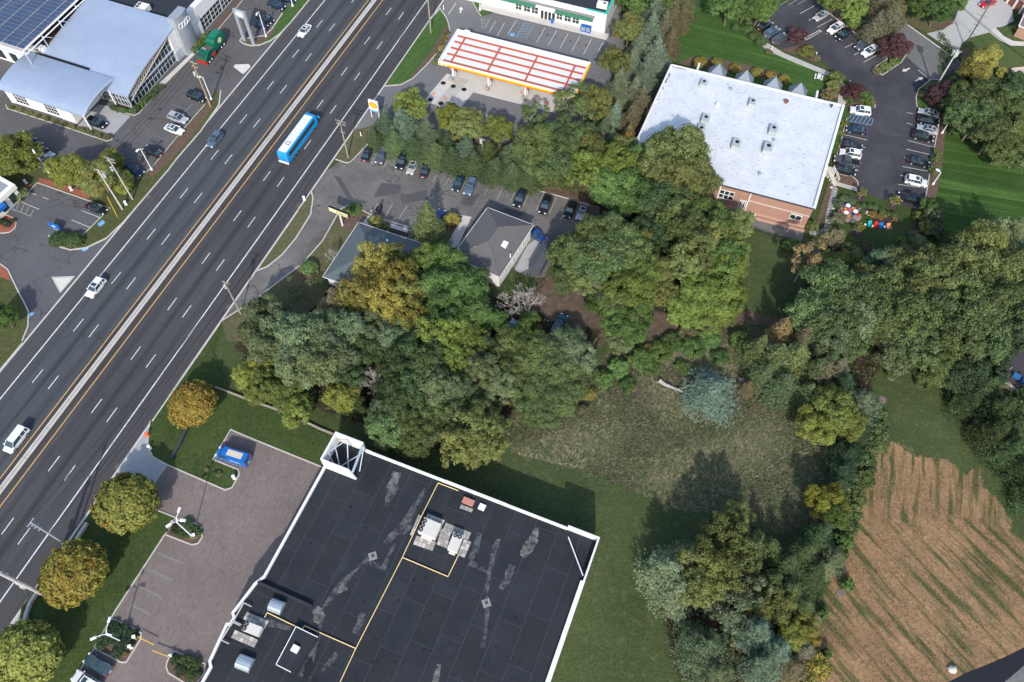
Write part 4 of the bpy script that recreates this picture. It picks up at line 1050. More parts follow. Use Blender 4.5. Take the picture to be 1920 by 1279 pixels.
def roof_stain(pts, mt, w=None):
    STN[0] += 1; z = RZ + .022 + STN[0] * .0025
    P_ = [np.array(G(*q, RZ)[:2]) for q in pts]; k = MB(); L, Rr = [], []
    for i, q in enumerate(P_):
        d = P_[min(i + 1, len(P_) - 1)] - P_[max(i - 1, 0)]; d /= np.linalg.norm(d) + 1e-9; o = np.array([-d[1], d[0]])
        ww = w[i] if w else .3
        L.append(q + o * ww * random.uniform(.7, 1.3)); Rr.append(q - o * ww * random.uniform(.7, 1.3))
    def sub(A):
        out_ = []
        for i in range(len(A) - 1):
            for t_ in np.linspace(0, 1, 6)[:-1]: out_.append(A[i] + (A[i + 1] - A[i]) * t_ + rng.normal(0, .06, 2))
        return out_ + [A[-1]]
    k.sheet([tuple(q) for q in sub(L) + sub(Rr)[::-1]], z); k.build('water_stain', [mt], dark)
for pts, w_, mt in (([(745, 885), (738, 905), (730, 925)], [.7, .55, .5], 'stain_grey'), ([(742, 886), (736, 915), (724, 950)], [.3, .9, .25], 'stain_pale'), ([(798, 915), (784, 940), (760, 985)], [.2, .35, .5], 'stain_grey'), ([(775, 950), (755, 985), (735, 1005), (720, 1020)], [.25, .5, .7, .35], 'stain_grey'), ([(735, 1003), (757, 1001), (770, 985)], [.3, .25, .5], 'stain_grey'), ([(697, 1060), (690, 1048), (672, 1065), (658, 1078), (640, 1100), (625, 1115), (604, 1142)], [.1, .4, .3, .3, .6, .5, .2], 'stain_grey'), ([(700, 1052), (708, 1060), (720, 1066), (728, 1045), (740, 1020)], [.15, .2, .6, .3, .25], 'stain_grey'), ([(646, 1097), (632, 1110)], [.7, .4], 'stain_pale'), ([(604, 1140), (606, 1155), (598, 1185), (585, 1225), (570, 1270)], [.25, .3, .3, .5, .8], 'stain_grey'), ([(590, 1140), (600, 1155), (592, 1168)], [.5, .8, .5], 'stain_pale'), ([(680, 1150), (672, 1175), (664, 1188)], [.4, .6, .4], 'stain_grey'), ([(1008, 990), (1000, 1010), (990, 1030), (978, 1043)], [.3, .75, .9, .5], 'stain_pale'), ([(936, 1010), (930, 1025), (918, 1070), (914, 1100), (911, 1125)], [.3, .5, .3, .35, .2], 'stain_grey'), ([(880, 1055), (900, 1065), (918, 1073)], [.6, .3, .3], 'stain_grey'), ([(900, 1000), (893, 1030), (880, 1050)], [.4, .5, .4], 'stain_grey'), ([(960, 1060), (948, 1090), (940, 1105)], [.4, .6, .4], 'stain_grey'), ([(914, 1140), (912, 1165), (906, 1215)], [.3, .3, .5], 'stain_grey'), ([(632, 1225), (620, 1240), (604, 1262)], [.35, .4, .3], 'stain_grey'), ([(582, 1234), (580, 1250), (572, 1272)], [.35, .75, .5], 'stain_puddle'), ([(594, 1272), (588, 1285)], [.4, .5], 'stain_puddle'), ([(480, 1160), (510, 1168), (545, 1180)], [.4, .5, .3], 'stain_grey'), ([(823, 1245), (818, 1280)], [.3, .5], 'stain_pale')):
    roof_stain(pts, mt, w=w_)
for i, (u, v) in enumerate(((699, 1043), (912, 1131))):
    c_ = G(u, v, RZ); t_ = thing('roof_drain', ['roof drain left of the long yellow pipe', 'roof drain right of the yellow pipe branch'][i], 'drain', c_)
    k = MB(); k.obox(c_, rad(20), 1.25, 1.25, RZ + .02, RZ + .05); k.build('drain_pad', ['paver_dark'], t_)
    k = MB(); k.disc(c_, .22, RZ + .05, 12, 0, .12); k.build('strainer', ['dark_metal'], t_)
k = MB()
for i in range(70):
    u, v = random.uniform(560, 1010), random.uniform(900, 1275)
    n0, s0 = NS(u, v, RZ)
    if -44 < n0 < -2 and s0 < 38:
        k.obox(W(n0, s0), random.uniform(0, 3), random.uniform(.15, .6), random.uniform(.12, .3), RZ + .02, RZ + .03)
o = k.build('roof_debris', ['black_trim'], dark); o['kind'] = 'stuff'

# ------------------------------------------------------------------ office with the white roof
OZ = 6.6
oc = [np.array(G(u, v, OZ)[:2]) for u, v in ((1258, 121), (1583, 198), (1528, 392), (1176, 300.5))]
office_b = thing('brick_office', 'brick office with a broad white coated flat roof', 'building', (*np.mean(oc, 0), 0))
cen = np.mean(oc, 0); inn = [cen + (q - cen) * .988 for q in oc]
k = MB(); k.prism([tuple(q) for q in inn], 0, OZ - .25); k.build('wall', ['brick_wall'], office_b)
k = MB(); k.prism([tuple(q) for q in oc], OZ - .25, OZ - .02); k.build('roof', ['white_roof'], office_b)
for i, j, w_, h_, mt in ((0, 1, .5, .12, 'white_wall'), (1, 2, .55, .42, 'white_wall'), (3, 0, .45, .2, 'white_wall')):
    a, b_ = cen + (oc[i] - cen) * .99, cen + (oc[j] - cen) * .99
    k = MB(); k.strip([tuple(a), tuple(b_)], w_, OZ - .3, OZ + h_); k.build('roof_edge', [mt], office_b)
k = MB(); k.strip([tuple(oc[3]), tuple(oc[2])], .14, OZ - .3, OZ + .02); k.build('gutter', ['dark_metal'], office_b)
fa, fb = inn[3], inn[2]; fu = (fb - fa) / np.linalg.norm(fb - fa); fo = np.array([fu[1], -fu[0]])
def fx_z(u, v):
    p_ = on_plane(u, v, fa, fo); return float((p_[:2] - fa) @ fu), float(p_[2])
L_ = np.linalg.norm(fb - fa)
x0, z0 = fx_z(1404, 376); x1, z1 = fx_z(1480, 399)
panel(office_b, 'stone_band', fa, fu, x0, L_, 3.75, 4.1, .06, .08, 'stone_band')
panel(office_b, 'wall_base', fa, fu, 0, L_, 0, .9, .10, .12, 'brick_base')
xa, za = fx_z(1345, 372); xb, zb = fx_z(1380, 362)
window(office_b, fa, fu, xa, xb - .2, 2.6, 5.2, 3, 2, fw=.2)
xa, za = fx_z(1384.5, 383); xb, zb = fx_z(1396, 389)
for i in range(2):
    d_ = panel(office_b, 'door', fa, fu, xa + i * (xb - xa) / 2, xa + (i + 1) * (xb - xa) / 2 - .05, .95 + .2, 3.6, .10, .1, 'white_wall')
    panel(d_, 'pane', fa, fu, xa + i * (xb - xa) / 2 + .22, xa + (i + 1) * (xb - xa) / 2 - .27, 1.6, 3.3, .115, .03, 'window_glass')
xa, za = fx_z(1480, 406); xb, zb = fx_z(1502, 412)
window(office_b, fa, fu, xa, xb, 1.9, 3.5, 2, 1, fw=.22)
xa, za = fx_z(1309, 360); window(office_b, fa, fu, xa, xa + 2.2, 2.6, 4.4, 2, 1, fw=.2)
xa, za = fx_z(1402, 380)
panel(office_b, 'downspout', fa, fu, xa - .15, xa + .1, .95, OZ - .3, .16, .14, 'white_wall')
xa, za = fx_z(1342, 378); panel(office_b, 'downspout', fa, fu, xa - .1, xa + .1, .95, OZ - .3, .15, .13, 'white_wall')
for i, u in enumerate((1404, 1412)):
    xa, za = fx_z(u, 401); p_ = fa + fu * xa + fo * .75; t_ = thing('condenser', ['left', 'right'][i] + ' small white condenser at the foot of the brick wall', 'air conditioner', (*p_, 0))
    k = MB(); k.obox(p_, math.atan2(fu[1], fu[0]), 1.0, .7, .05, 1.1); k.build('cabinet', ['white_wall'], t_); k = MB(); k.disc(p_, .3, 1.1, 12, 0, .04); k.build('fan', ['dark_metal'], t_)
k = MB(); k.prism([tuple(fa + fu * (L_ - 26) + fo * .2), tuple(fa + fu * (L_ + .3) + fo * .2), tuple(fa + fu * (L_ + .2) + fo * 3.6), tuple(fa + fu * (L_ - 26) + fo * 3.2)], -.05, .05); struct('terrace', k, ['lane_asphalt'], 'grey paved terrace below the brick front')
k = MB(); k.strip([tuple(fa + fu * (L_ - 12) + fo * .9), tuple(fa + fu * (L_ + .2) + fo * .9)], .5, 0, .5); struct('terrace_curb', k, ['brick_base'], 'low pinkish curb at the foot of the brick wall')
fence = thing('railing_fence', 'low dark metal railing along the terrace of the brick office', 'fence', (*(fa + fu * (L_ - 10) + fo * 3.3), 0))
p0 = np.array(G(1410, 432)[:2]); p1 = np.array(G(1474, 455)[:2]); kk = 9
for i in range(kk):
    p_ = p0 + (p1 - p0) * i / (kk - 1); k = MB(); k.obox(p_, 0, .06, .06, 0, 1.1); k.build('post', ['dark_metal'], fence)
for z in (.25, 1.0):
    k = MB(); k.strip([tuple(p0), tuple(p1)], .05, z, z + .06); k.build('rail', ['dark_metal'], fence)
k = MB()
for i in range(60):
    p_ = p0 + (p1 - p0) * (i + .5) / 60; k.obox(p_, 0, .025, .025, .3, 1.0)
k.build('balusters', ['dark_metal'], fence)
# pyramid skylight hoods along the back eave
bu = (oc[1] - oc[0]) / np.linalg.norm(oc[1] - oc[0]); bo = np.array([-bu[1], bu[0]])
for i, (u, v) in enumerate(((1345, 136), (1396, 148), (1450, 160), (1497, 171))):
    xx = float((np.array(G(u, v, OZ)[:2]) - oc[0]) @ bu); c_ = oc[0] + bu * xx + bo * 1.6
    t_ = thing('pyramid_awning', ordinal(i, 4, 'leftmost ', 'rightmost ', 'from the left ') + 'grey pyramid roofed bay behind the white office roof', 'awning', (*c_, 0), 'pyramid bays behind the office')
    q = [c_ + bu * a * 2.1 + bo * b_ * 1.7 for a, b_ in ((-1, -1), (1, -1), (1, 1), (-1, 1))]
    k = MB(); k.prism([tuple(c_ + (z - c_) * .88) for z in q], 0, 5.6); k.build('bay_wall', ['brick_wall'], t_)
    k = MB(); k.add([(*z, 5.6) for z in q] + [(*c_, 8.7)], [(0, 1, 4), (1, 2, 4), (2, 3, 4), (3, 0, 4), (3, 2, 1, 0)]); k.build('pyramid_roof', ['slate_metal'], t_)
for i, (a, b_) in enumerate((((1307, 131), (1313, 113)), ((1532, 184), (1537, 165)))):
    c_ = np.array(G(*a, OZ)[:2]) + bo * .6; k = MB(); k.prism([tuple(c_ - bu * .22), tuple(c_ + bu * .22), tuple(c_ + bu * .22 + bo * 3.2), tuple(c_ - bu * .22 + bo * 3.2)], 0, 5.6)
    tag(k.build('fin_wall', ['white_wall']), ['white fin wall standing behind the upper left of the office', 'white fin wall standing behind the right end of the office'][i], 'wall')
for i, (u, v, h_, w_, fan, lb) in enumerate(((1320, 154, 1.1, 1.5, 1, 'grey rooftop unit nearest the upper left of the white roof'), (1411.5, 190, 1.0, 1.5, 1, 'grey rooftop unit at the top middle of the white roof'), (1323.5, 221, 1.2, 1.7, 1, 'upper one of the two joined grey units on the white roof'), (1315, 241, 1.2, 1.7, 1, 'lower one of the two joined grey units on the white roof'), (1381.5, 268, 1.1, 1.8, 1, 'grey rooftop unit in the middle of the white roof'), (1451, 241, 1.1, 1.7, 1, 'upper grey unit of the right pair on the white roof'), (1441, 275, 1.2, 1.9, 1, 'lower grey unit of the right pair on the white roof'))):
    c_ = np.array(G(u, v, OZ + h_)[:2]); t_ = thing('rooftop_unit', lb, 'air conditioner', (*c_, OZ)); ang = rad(-110)
    k = MB(); k.obox(c_, ang, w_ * 1.35, w_ * .95, OZ + .15, OZ + h_); k.obox(c_, ang, w_ * 1.2, w_ * .8, OZ, OZ + .15); k.build('cabinet', ['unit_grey'], t_)
    d_ = np.array([math.cos(ang), math.sin(ang)]) * -w_ * .2
    k = MB(); k.disc(c_ + d_, w_ * .24, OZ + h_, 14, 0, .05); k.build('fan', ['black_trim'], t_)
for i, (u, v, r_, mt, lb) in enumerate(((1371, 166, .35, 'galv', 'galvanised vent pipe near the top of the white roof'), (1346, 195, .45, 'white_metal', 'small white vent box left of the middle of the white roof'), (1475, 189, .5, 'garage_wood', 'small rusty vent box near the top right of the white roof'), (1560, 197, .3, 'dark_metal', 'tiny dark vent at the top right edge of the white roof'), (1452, 262, .3, 'galv', 'small vent pipe between the right pair of grey units'), (1425, 325, .3, 'grey_metal', 'thin antenna stub on the lower part of the white roof'))):
    c_ = G(u, v, OZ + .6); k = MB(); k.disc(c_, r_ * .7, OZ, 10, 0, .5); k.disc(c_, r_, OZ + .5, 10, 0, .2); tag(k.build('roof_vent', [mt]), lb, 'vent')
k = MB()
for i in range(90):
    t_ = random.random() ** .8; u = 1256 - 44 * t_ + random.gauss(0, 1.2); v = 134 + 82 * t_
    k.obox(G(u + 1, v, OZ), random.uniform(0, 3), random.uniform(.2, .7), random.uniform(.15, .35), OZ - .02, OZ + .02)
for i in range(10): k.obox(G(1259 + i * 3.0, 124.5 + i * .65, OZ), rad(-18), .45, .18, OZ - .02, OZ + .02)
o = k.build('leaf_litter', ['litter_leaf'], office_b); o['kind'] = 'stuff'
# stairs at the office side
st = thing('side_stair', 'small stair with white railings at the right side of the office', 'stair', G(1558, 335))
for i in range(5):
    a = np.array(G(1551, 326)[:2]) + (np.array(G(1565, 344)[:2]) - np.array(G(1551, 326)[:2])) * i / 4
    k = MB(); k.obox(a, rad(-18), .75 if i else 2.6, 1.7 if i else 2.0, 0, 1.3 - i * .26); k.build('step', ['rail_tan'], st)
for sgn in (-1, 1):
    a = np.array(G(1551, 326)[:2]); b_ = np.array(G(1565, 344)[:2]); d = (b_ - a) / np.linalg.norm(b_ - a); o = np.array([-d[1], d[0]]) * .85 * sgn
    k = MB(); k.tube((*(a + o), 2.3), (*(b_ + o), 1.2), .07); k.tube((*(a + o), 1.8), (*(b_ + o), .7), .05)
    for f_ in (0, .33, .66, 1): p_ = a + (b_ - a) * f_ + o; k.tube((*p_, .2), (*p_, 2.3 - 1.1 * f_), .05)
    k.build('handrail', ['white_wall'], st)

# ------------------------------------------------------------------ dealership showroom
R1 = [(98.66, 4.13), (100.0, 4.65), (101.6, 5.14), (103.4, 5.66), (105.4, 6.12), (107.5, 6.5), (109.7, 6.8), (112, 7.06), (114, 7.3), (116, 7.55), (118, 7.85), (119.7, 8.1), (121.5, 8.3)]
show = thing('car_showroom', 'car showroom with a rising vaulted metal roof and glass front', 'building', W(-145, 112))
NF, NB = -131.6, -156.8
k = MB()
k.loft([[W(n0, s_, z) for s_, z in R1] + [W(n0, s_, z - .35) for s_, z in R1[::-1]] for n0 in (NB, NF)]); k.build('vault_roof', ['vault_metal'], show)
k = MB(); k.loft([[W(n0, s_, z + .08) for s_, z in R1] + [W(n0, s_, z - .36) for s_, z in R1[::-1]] for n0 in (NF, NF + .15)]); k.build('roof_fascia', ['steel'], show)
k = MB(); k.prism([W(-156.5, 99.4)[:2], W(-132.5, 99.4)[:2], W(-132.5, 121)[:2], W(-156.5, 121)[:2]], 0, [3.9, 3.9, 7.4, 7.4]); k.build('hall', ['window_glass'], show)
def rz(s_): return float(np.interp(s_, [q[0] for q in R1], [q[1] for q in R1]))
us, un = SV, NV
cols = np.linspace(99.4, 116.9, 15); rws = [.12, 1.75, 3.3, 4.9, 6.4, 7.4]
fr = MB()
def vbar(s_, z0, z1, w_=.09): fr.prism([W(-132.3, s_ - w_ / 2)[:2], W(-132.05, s_ - w_ / 2)[:2], W(-132.05, s_ + w_ / 2)[:2], W(-132.3, s_ + w_ / 2)[:2]], z0, z1, 0, True)
def hbar(s0, s1, z, w_=.06, pr=-132.06): fr.prism([W(-132.3, s0)[:2], W(pr, s0)[:2], W(pr, s1)[:2], W(-132.3, s1)[:2]], z - w_ / 2, z + w_ / 2, 0, True)
for i, s_ in enumerate(cols): vbar(s_, .05, max(.3, rz(s_) - .5), .16 if i % 4 == 1 else .06)
for z in rws[:-1]:
    s0 = 99.4
    while s0 < 116.8 and rz(s0) - .55 < z: s0 += .25
    if s0 < 116: hbar(s0, 116.9, z)
fr.build('mullion_frame', ['steel'], show)
for i in range(len(cols) - 1):
    for j in range(len(rws) - 1):
        top = min(rws[j + 1], rz(cols[i]) - .5)
        if top - rws[j] > .3:
            k = MB(); k.prism([W(-132.32, cols[i] + .05)[:2], W(-132.2, cols[i] + .05)[:2], W(-132.2, cols[i + 1] - .05)[:2], W(-132.32, cols[i + 1] - .05)[:2]], rws[j] + .05, top - .05); k.build('glass_pane', ['window_glass'], show)
k = MB(); k.prism([W(-132.0, 99.6)[:2], W(-131.6, 99.6)[:2], W(-131.6, 116.8)[:2], W(-132.0, 116.8)[:2]], 3.28, 3.40, 0, True)
for i in range(18): k.tube(W(-131.9, 100 + i * .95, 3.3), W(-131.9, 100 + i * .95, 3.6), .035)
k.build('sunshade', ['steel'], show)
k = MB(); k.tube(W(-131.7, 99.6, 2.4), W(-131.7, 117.0, 7.0), .12)
for i in range(20):
    s0 = 100.6 + i * .82; zc = 2.4 + (s0 - 99.6) * .264
    k.tube(W(-131.7, s0, zc), W(-131.7, s0 + .41, min(rz(s0 + .41) - .4, 99)), .055); k.tube(W(-131.7, s0 + .41, rz(s0 + .41) - .4), W(-131.7, s0 + .82, zc + .216), .055)
k.build('arch_truss', ['rail_tan'], show)
# glass return below the low eave
for i in range(3):
    n1 = -132.4 - i * 2.6
    window(show, W(n1 - 2.6, 99.38), NV, .08, 2.52, .15, 3.7, 3, 2, 'white_metal', .1)
k = MB(); k.prism([W(-140.6, 99.2)[:2], W(-140.2, 99.2)[:2], W(-140.2, 99.6)[:2], W(-140.6, 99.6)[:2]], 0, 3.9); k.build('column', ['white_wall'], show)
k = MB(); k.tube(W(-136.3, 98.6, 0), W(-136.3, 98.6, 4.2), .16); k.build('column', ['white_metal'], show)
k = MB(); k.tube(W(-131.9, 98.9, 0), W(-131.9, 98.9, 3.9), .2); k.build('column', ['steel'], show)
# white panels and grey tower
for s0, s1, z0, z1, mt in ((116.9, 119.5, 2.35, 4.75, 'white_wall'), (116.9, 119.5, 4.8, 7.6, 'white_wall'), (116.9, 119.5, 0, 2.3, 'steel'), (124.2, 128.2, 0.1, 3.7, 'white_wall')):
    k = MB(); k.prism([W(-132.6, s0)[:2], W(-131.5, s0)[:2], W(-131.5, s1)[:2], W(-132.6, s1)[:2]], z0, z1, 0, True); k.build('wall_panel', [mt], show)
tw = [W(-130.0 - .5 * ((s_ - 121.8) / 2.4) ** 2, s_)[:2] for s_ in np.linspace(119.4, 124.2, 9)] + [W(-132.4, 124.2)[:2], W(-132.4, 119.4)[:2]]
k = MB(); k.prism(tw, 0, 10.2); k.build('entrance_tower', ['grey_metal'], show)
k = MB()
for i in range(4):
    c_s = 120.35 + i * .95; R_ = .62
    for j in range(18):
        t0, t1 = 2 * math.pi * j / 18, 2 * math.pi * (j + 1) / 18
        nn_ = -129.85 - .5 * ((c_s - 121.8) / 2.4) ** 2
        k.tube(W(nn_, c_s + R_ * math.cos(t0), 8.0 + R_ * math.sin(t0)), W(nn_, c_s + R_ * math.cos(t1), 8.0 + R_ * math.sin(t1)), .09, .09, 5, 0, False)
k.build('ring_emblem', ['lamp_white'], show)
k = MB(); k.prism([W(-133.2, 124.2)[:2], W(-131.6, 124.2)[:2], W(-131.6, 215)[:2], W(-133.2, 215)[:2]], 3.8, 7.2, 0, True); k.build('parapet', ['white_wall'], show)
k = MB(); k.prism([W(-157, 124.2)[:2], W(-133.2, 124.2)[:2], W(-133.2, 215)[:2], W(-157, 215)[:2]], 0, 6.3); k.prism([W(-157, 121.4)[:2], W(-132.6, 121.4)[:2], W(-132.6, 124.2)[:2], W(-157, 124.2)[:2]], 0, 6.31); k.build('flat_roof', ['roof_dark'], show)
for i in range(12): window(show, W(-131.95, 128.4 + i * 4.4), SV, 0, 4.2, .15, 3.75, 3, 3, 'white_metal', .09)
for i in range(5):
    k = MB(); k.prism([W(-133.2, 128.3 + i * 8.8)[:2], W(-131.8, 128.3 + i * 8.8)[:2], W(-131.8, 128.6 + i * 8.8)[:2], W(-133.2, 128.6 + i * 8.8)[:2]], 0, 3.8); k.build('column', ['steel'], show)
rooftop_unit('white rooftop unit on the dark flat roof behind the showroom', (256, 3), (276, 8), (255.5, 14), 6.3, 1.6, [(-.3, -.2, .45), (-.3, .25, .45)], 'white_wall', False)
k = MB(); c_ = G(190, 8, 6.8); k.obox(c_, rad(69), 2.2, 1.2, 6.31, 6.9); tag(k.build('roof_vent', ['white_metal']), 'small white vent box at the top edge beside the vaulted roof', 'vent')
# low vaulted wing
wing = thing('service_wing', 'low service wing with a shallow vaulted metal roof', 'building', W(-148, 96))
R2 = [(89.9, 4.15), (91, 4.72), (92, 5.06), (93.1, 5.3), (94.6, 5.52), (96.4, 5.68), (98.2, 5.72), (100, 5.66), (101.6, 5.5)]
k = MB(); k.loft([[W(n0, s_, z) for s_, z in R2] + [W(n0, s_, z - .3) for s_, z in R2[::-1]] for n0 in (-160.4, -136.8)]); k.build('vault_roof', ['vault_metal'], wing)
k = MB(); k.loft([[W(n0, s_, z + .05) for s_, z in R2] + [W(n0, s_, z - .34) for s_, z in R2[::-1]] for n0 in (-136.8, -136.6)]); k.build('roof_fascia', ['steel'], wing)
k = MB(); k.prism([W(-159.2, 90.4)[:2], W(-141, 90.4)[:2], W(-141, 101)[:2], W(-159.2, 101)[:2]], 0, [3.9, 3.9, 5.1, 5.1]); k.build('wall', ['cream_wall'], wing)
for n0, n1 in ((-157.2, -153.6), (-148.7, -145.2)): window(wing, W(n0, 90.4), NV, 0, n1 - n0, .7, 3.7, 4, 3, 'white_metal', .1)
for n0, n1 in ((-159.2, -158.3), (-144.9, -144.2), (-143.9, -141.2)): panel(wing, 'pilaster', W(n0, 90.4), NV, 0, n1 - n0, 0, 3.8, .15, .15, 'white_wall')
for n0, s0 in ((-136.9, 90.0), (-136.9, 101.2)):
    k = MB(); k.tube(W(n0, s0, 0), W(n0, s0, 4.2 if s0 < 95 else 5.3), .17); k.build('column', ['white_metal'], wing)
k = MB(); k.tube(W(-136.9, 90, 3.8), W(-136.9, 101.4, 5.1), .08)
for i in range(9): k.tube(W(-136.9, 90.6 + i * 1.2, 3.9 + i * .13), W(-136.9, 91.2 + i * 1.2, float(np.interp(91.2 + i * 1.2, [q[0] for q in R2], [q[1] for q in R2])) - .3), .05)
k.build('arch_truss', ['steel'], wing)
k = MB(); k.prism([W(-157, 101.75)[:2], W(-143.6, 101.75)[:2], W(-143.6, 102.2)[:2], W(-157, 102.2)[:2]], 5.0, 5.62); k.build('gutter', ['black_trim'], wing)
k = MB(); k.prism([W(-210, 101.4)[:2], W(-159.4, 101.4)[:2], W(-159.4, 104.2)[:2], W(-210, 104.2)[:2]], 0, 5.2); ann = k.build('annex', ['white_wall']); tag(ann, 'white annex wall at the left edge beside the vaulted wing', 'building')
for i in range(4): panel(ann, 'window', W(-163.5 - i * 4, 101.4), NV, 0, 2.2, .6, 3.2, .02, .04, 'window_glass')
k = MB(); k.prism([W(-210, 101.38)[:2], W(-159.4, 101.38)[:2], W(-159.4, 101.42)[:2], W(-210, 101.42)[:2]], 3.9, 4.05); k.build('band', ['grey_metal'], ann)
# solar canopy
sol = thing('solar_canopy', 'solar panel canopy on steel trusses in the upper left corner', 'solar array', W(-165, 115))
SZ = 9.0
k = MB(); k.prism([W(-200, 98.9)[:2], W(-157.4, 98.9)[:2], W(-157.4, 150)[:2], W(-200, 150)[:2]], SZ - .25, SZ - .03); k.build('panel_deck', ['stone_pale'], sol)
q = MB(); q.box(-.93, .93, -.565, .565, -.02, .045); pm = q.mesh('solar_panel', ['solar_cell'])
oo = sol['_o']
for i in range(11):
    for j in range(27):
        w_ = W(-158.5 - i * 2.0 - (.08 if i % 2 else 0), 99.7 + j * 1.25, SZ); o = link('solar_panel', pm, sol); o.location = (w_[0] - oo[0], w_[1] - oo[1], SZ); o.rotation_euler.z = rad(-20.5)
def truss(n0, s0, n1, s1, zt, zb, bays, nm):
    k = MB(); k.tube(W(n0, s0, zt), W(n1, s1, zt), .11); k.tube(W(n0, s0, zb), W(n1, s1, zb), .13)
    for i in range(bays):
        f_, g_, h_ = i / bays, (i + .5) / bays, (i + 1) / bays
        k.tube(W(n0 + (n1 - n0) * f_, s0 + (s1 - s0) * f_, zb), W(n0 + (n1 - n0) * g_, s0 + (s1 - s0) * g_, zt), .05); k.tube(W(n0 + (n1 - n0) * g_, s0 + (s1 - s0) * g_, zt), W(n0 + (n1 - n0) * h_, s0 + (s1 - s0) * h_, zb), .05)
    k.build(nm, ['steel'], sol)
truss(-200, 98.3, -157.2, 98.3, SZ - .1, SZ - 1.1, 30, 'edge_truss')
k = MB(); k.tube(W(-157.0, 98.3, SZ), W(-157.0, 150, SZ), .16); k.tube(W(-156.5, 98.3, SZ - .7), W(-156.5, 150, SZ - .7), .13); k.build('edge_beam', ['white_metal'], sol)
for s0 in (98.4, 104.5, 110.5, 116.5, 124):
    k = MB(); k.tube(W(-156.8, s0, SZ - .2), W(-156.2, s0 - .2, 0), .14); k.tube(W(-156.8, s0, SZ - .4), W(-155.9, s0 + 1.6, SZ - 1.6), .07); k.build('post', ['steel'], sol)
k = MB(); k.prism([W(-215, 104.3)[:2], W(-157.2, 104.3)[:2], W(-157.2, 150)[:2], W(-215, 150)[:2]], 0, 4.8); tag(k.build('flat_roof_block', ['mulch']), 'brown low roof seen below the solar canopy edge', 'building')
k = MB(); c_ = G(79, 90, 6); k.obox(c_, rad(-20), 1.6, 1.1, 4.81, 6.4); tag(k.build('roof_tank', ['white_wall']), 'white box unit between solar canopy and vaulted roof', 'air conditioner')
# twin post sign with the ring emblem
py = thing('pylon_sign', 'grey twin post sign with ring emblem beside the dealership entrance', 'sign', G(468, 80))
pa, pb = np.array(G(459, 77)[:2]), np.array(G(476, 83)[:2])
for p_ in (pa, pb):
    k = MB(); k.obox(p_, rad(-20), .75, .55, 0, 9.2); k.build('post', ['grey_metal'], py)
k = MB(); k.strip([tuple(pa), tuple(pb)], .42, 7.2, 9.1); k.build('sign_panel', ['steel'], py)
k = MB(); du_ = (pb - pa) / np.linalg.norm(pb - pa); o_ = np.array([du_[1], -du_[0]]) * .26
for i in range(4):
    c_ = (pa + pb) / 2 + du_ * (i - 1.5) * .5 + o_
    for j in range(14):
        t0, t1 = 2 * math.pi * j / 14, 2 * math.pi * (j + 1) / 14
        k.tube((*(c_ + du_ * .33 * math.cos(t0)), 8.2 + .33 * math.sin(t0)), (*(c_ + du_ * .33 * math.cos(t1)), 8.2 + .33 * math.sin(t1)), .06, .06, 5, 0, False)
k.build('ring_emblem', ['lamp_white'], py)

# ------------------------------------------------------------------ fuel station
FA = rad(-18.8); fu_ = np.array([math.cos(FA), math.sin(FA)]); fv_ = np.array([-math.sin(FA), math.cos(FA)])
fc = np.array([-.9, 151.4]); FL, FW = 33.6, 12.0
can = thing('fuel_canopy', 'flat fuel canopy with white deck, rust red beams and yellow fascia', 'canopy', (*fc, 0))
def fp(a, b_): return tuple(fc + fu_ * a + fv_ * b_)
k = MB(); k.prism([fp(-FL / 2 + .2, -FW / 2 + .2), fp(FL / 2 - .2, -FW / 2 + .2), fp(FL / 2 - .2, FW / 2 - .2), fp(-FL / 2 + .2, FW / 2 - .2)], 4.75, 5.25); k.build('deck', ['white_metal'], can)
k = MB()
for i in range(84):
    x = -FL / 2 + .6 + i * .39; k.prism([fp(x, -FW / 2 + .4), fp(x + .05, -FW / 2 + .4), fp(x + .05, FW / 2 - 1.2), fp(x, FW / 2 - 1.2)], 5.25, 5.31)
k.build('deck_ribs', ['unit_grey'], can)
for f_ in (.16, .34, .53, .72, .92):
    b_ = FW / 2 - FW * f_; k = MB(); k.prism([fp(-FL / 2 + .9, b_ - .2), fp(FL / 2 - .6, b_ - .2), fp(FL / 2 - .6, b_ + .2), fp(-FL / 2 + .9, b_ + .2)], 5.25, 5.48); k.build('long_beam', ['brown_red'], can)
for f_ in (.085, .355, .63, .905):
    a = -FL / 2 + FL * f_; k = MB(); k.prism([fp(a - .18, -FW / 2 + .95), fp(a + .18, -FW / 2 + .95), fp(a + .18, FW / 2 - 1.8), fp(a - .18, FW / 2 - 1.8)], 5.25, 5.495); k.build('cross_beam', ['brown_red'], can)
k = MB(); k.prism([fp(-FL / 2, FW / 2 - .25), fp(FL / 2, FW / 2 - .25), fp(FL / 2, FW / 2), fp(-FL / 2, FW / 2)], 4.7, 5.75); k.prism([fp(-FL / 2, -FW / 2 + .003), fp(-FL / 2 + .25, -FW / 2 + .003), fp(-FL / 2 + .25, FW / 2 - .253), fp(-FL / 2, FW / 2 - .253)], 4.7, 5.75)
k.prism([fp(-FL / 2 + 2, FW / 2 - .6), fp(-FL / 2 + 3.3, FW / 2 - .6), fp(-FL / 2 + 3.3, FW / 2 + .1), fp(-FL / 2 + 2, FW / 2 + .1)], 5.76, 6.1)
for i in range(60):
    x = -FL / 2 + 1 + i * .53; k.prism([fp(x, FW / 2 - 1.1), fp(x + .2, FW / 2 - 1.1), fp(x + .2, FW / 2 - .26), fp(x, FW / 2 - .26)], 5.25, 5.4)
k.build('white_rim', ['white_wall'], can)
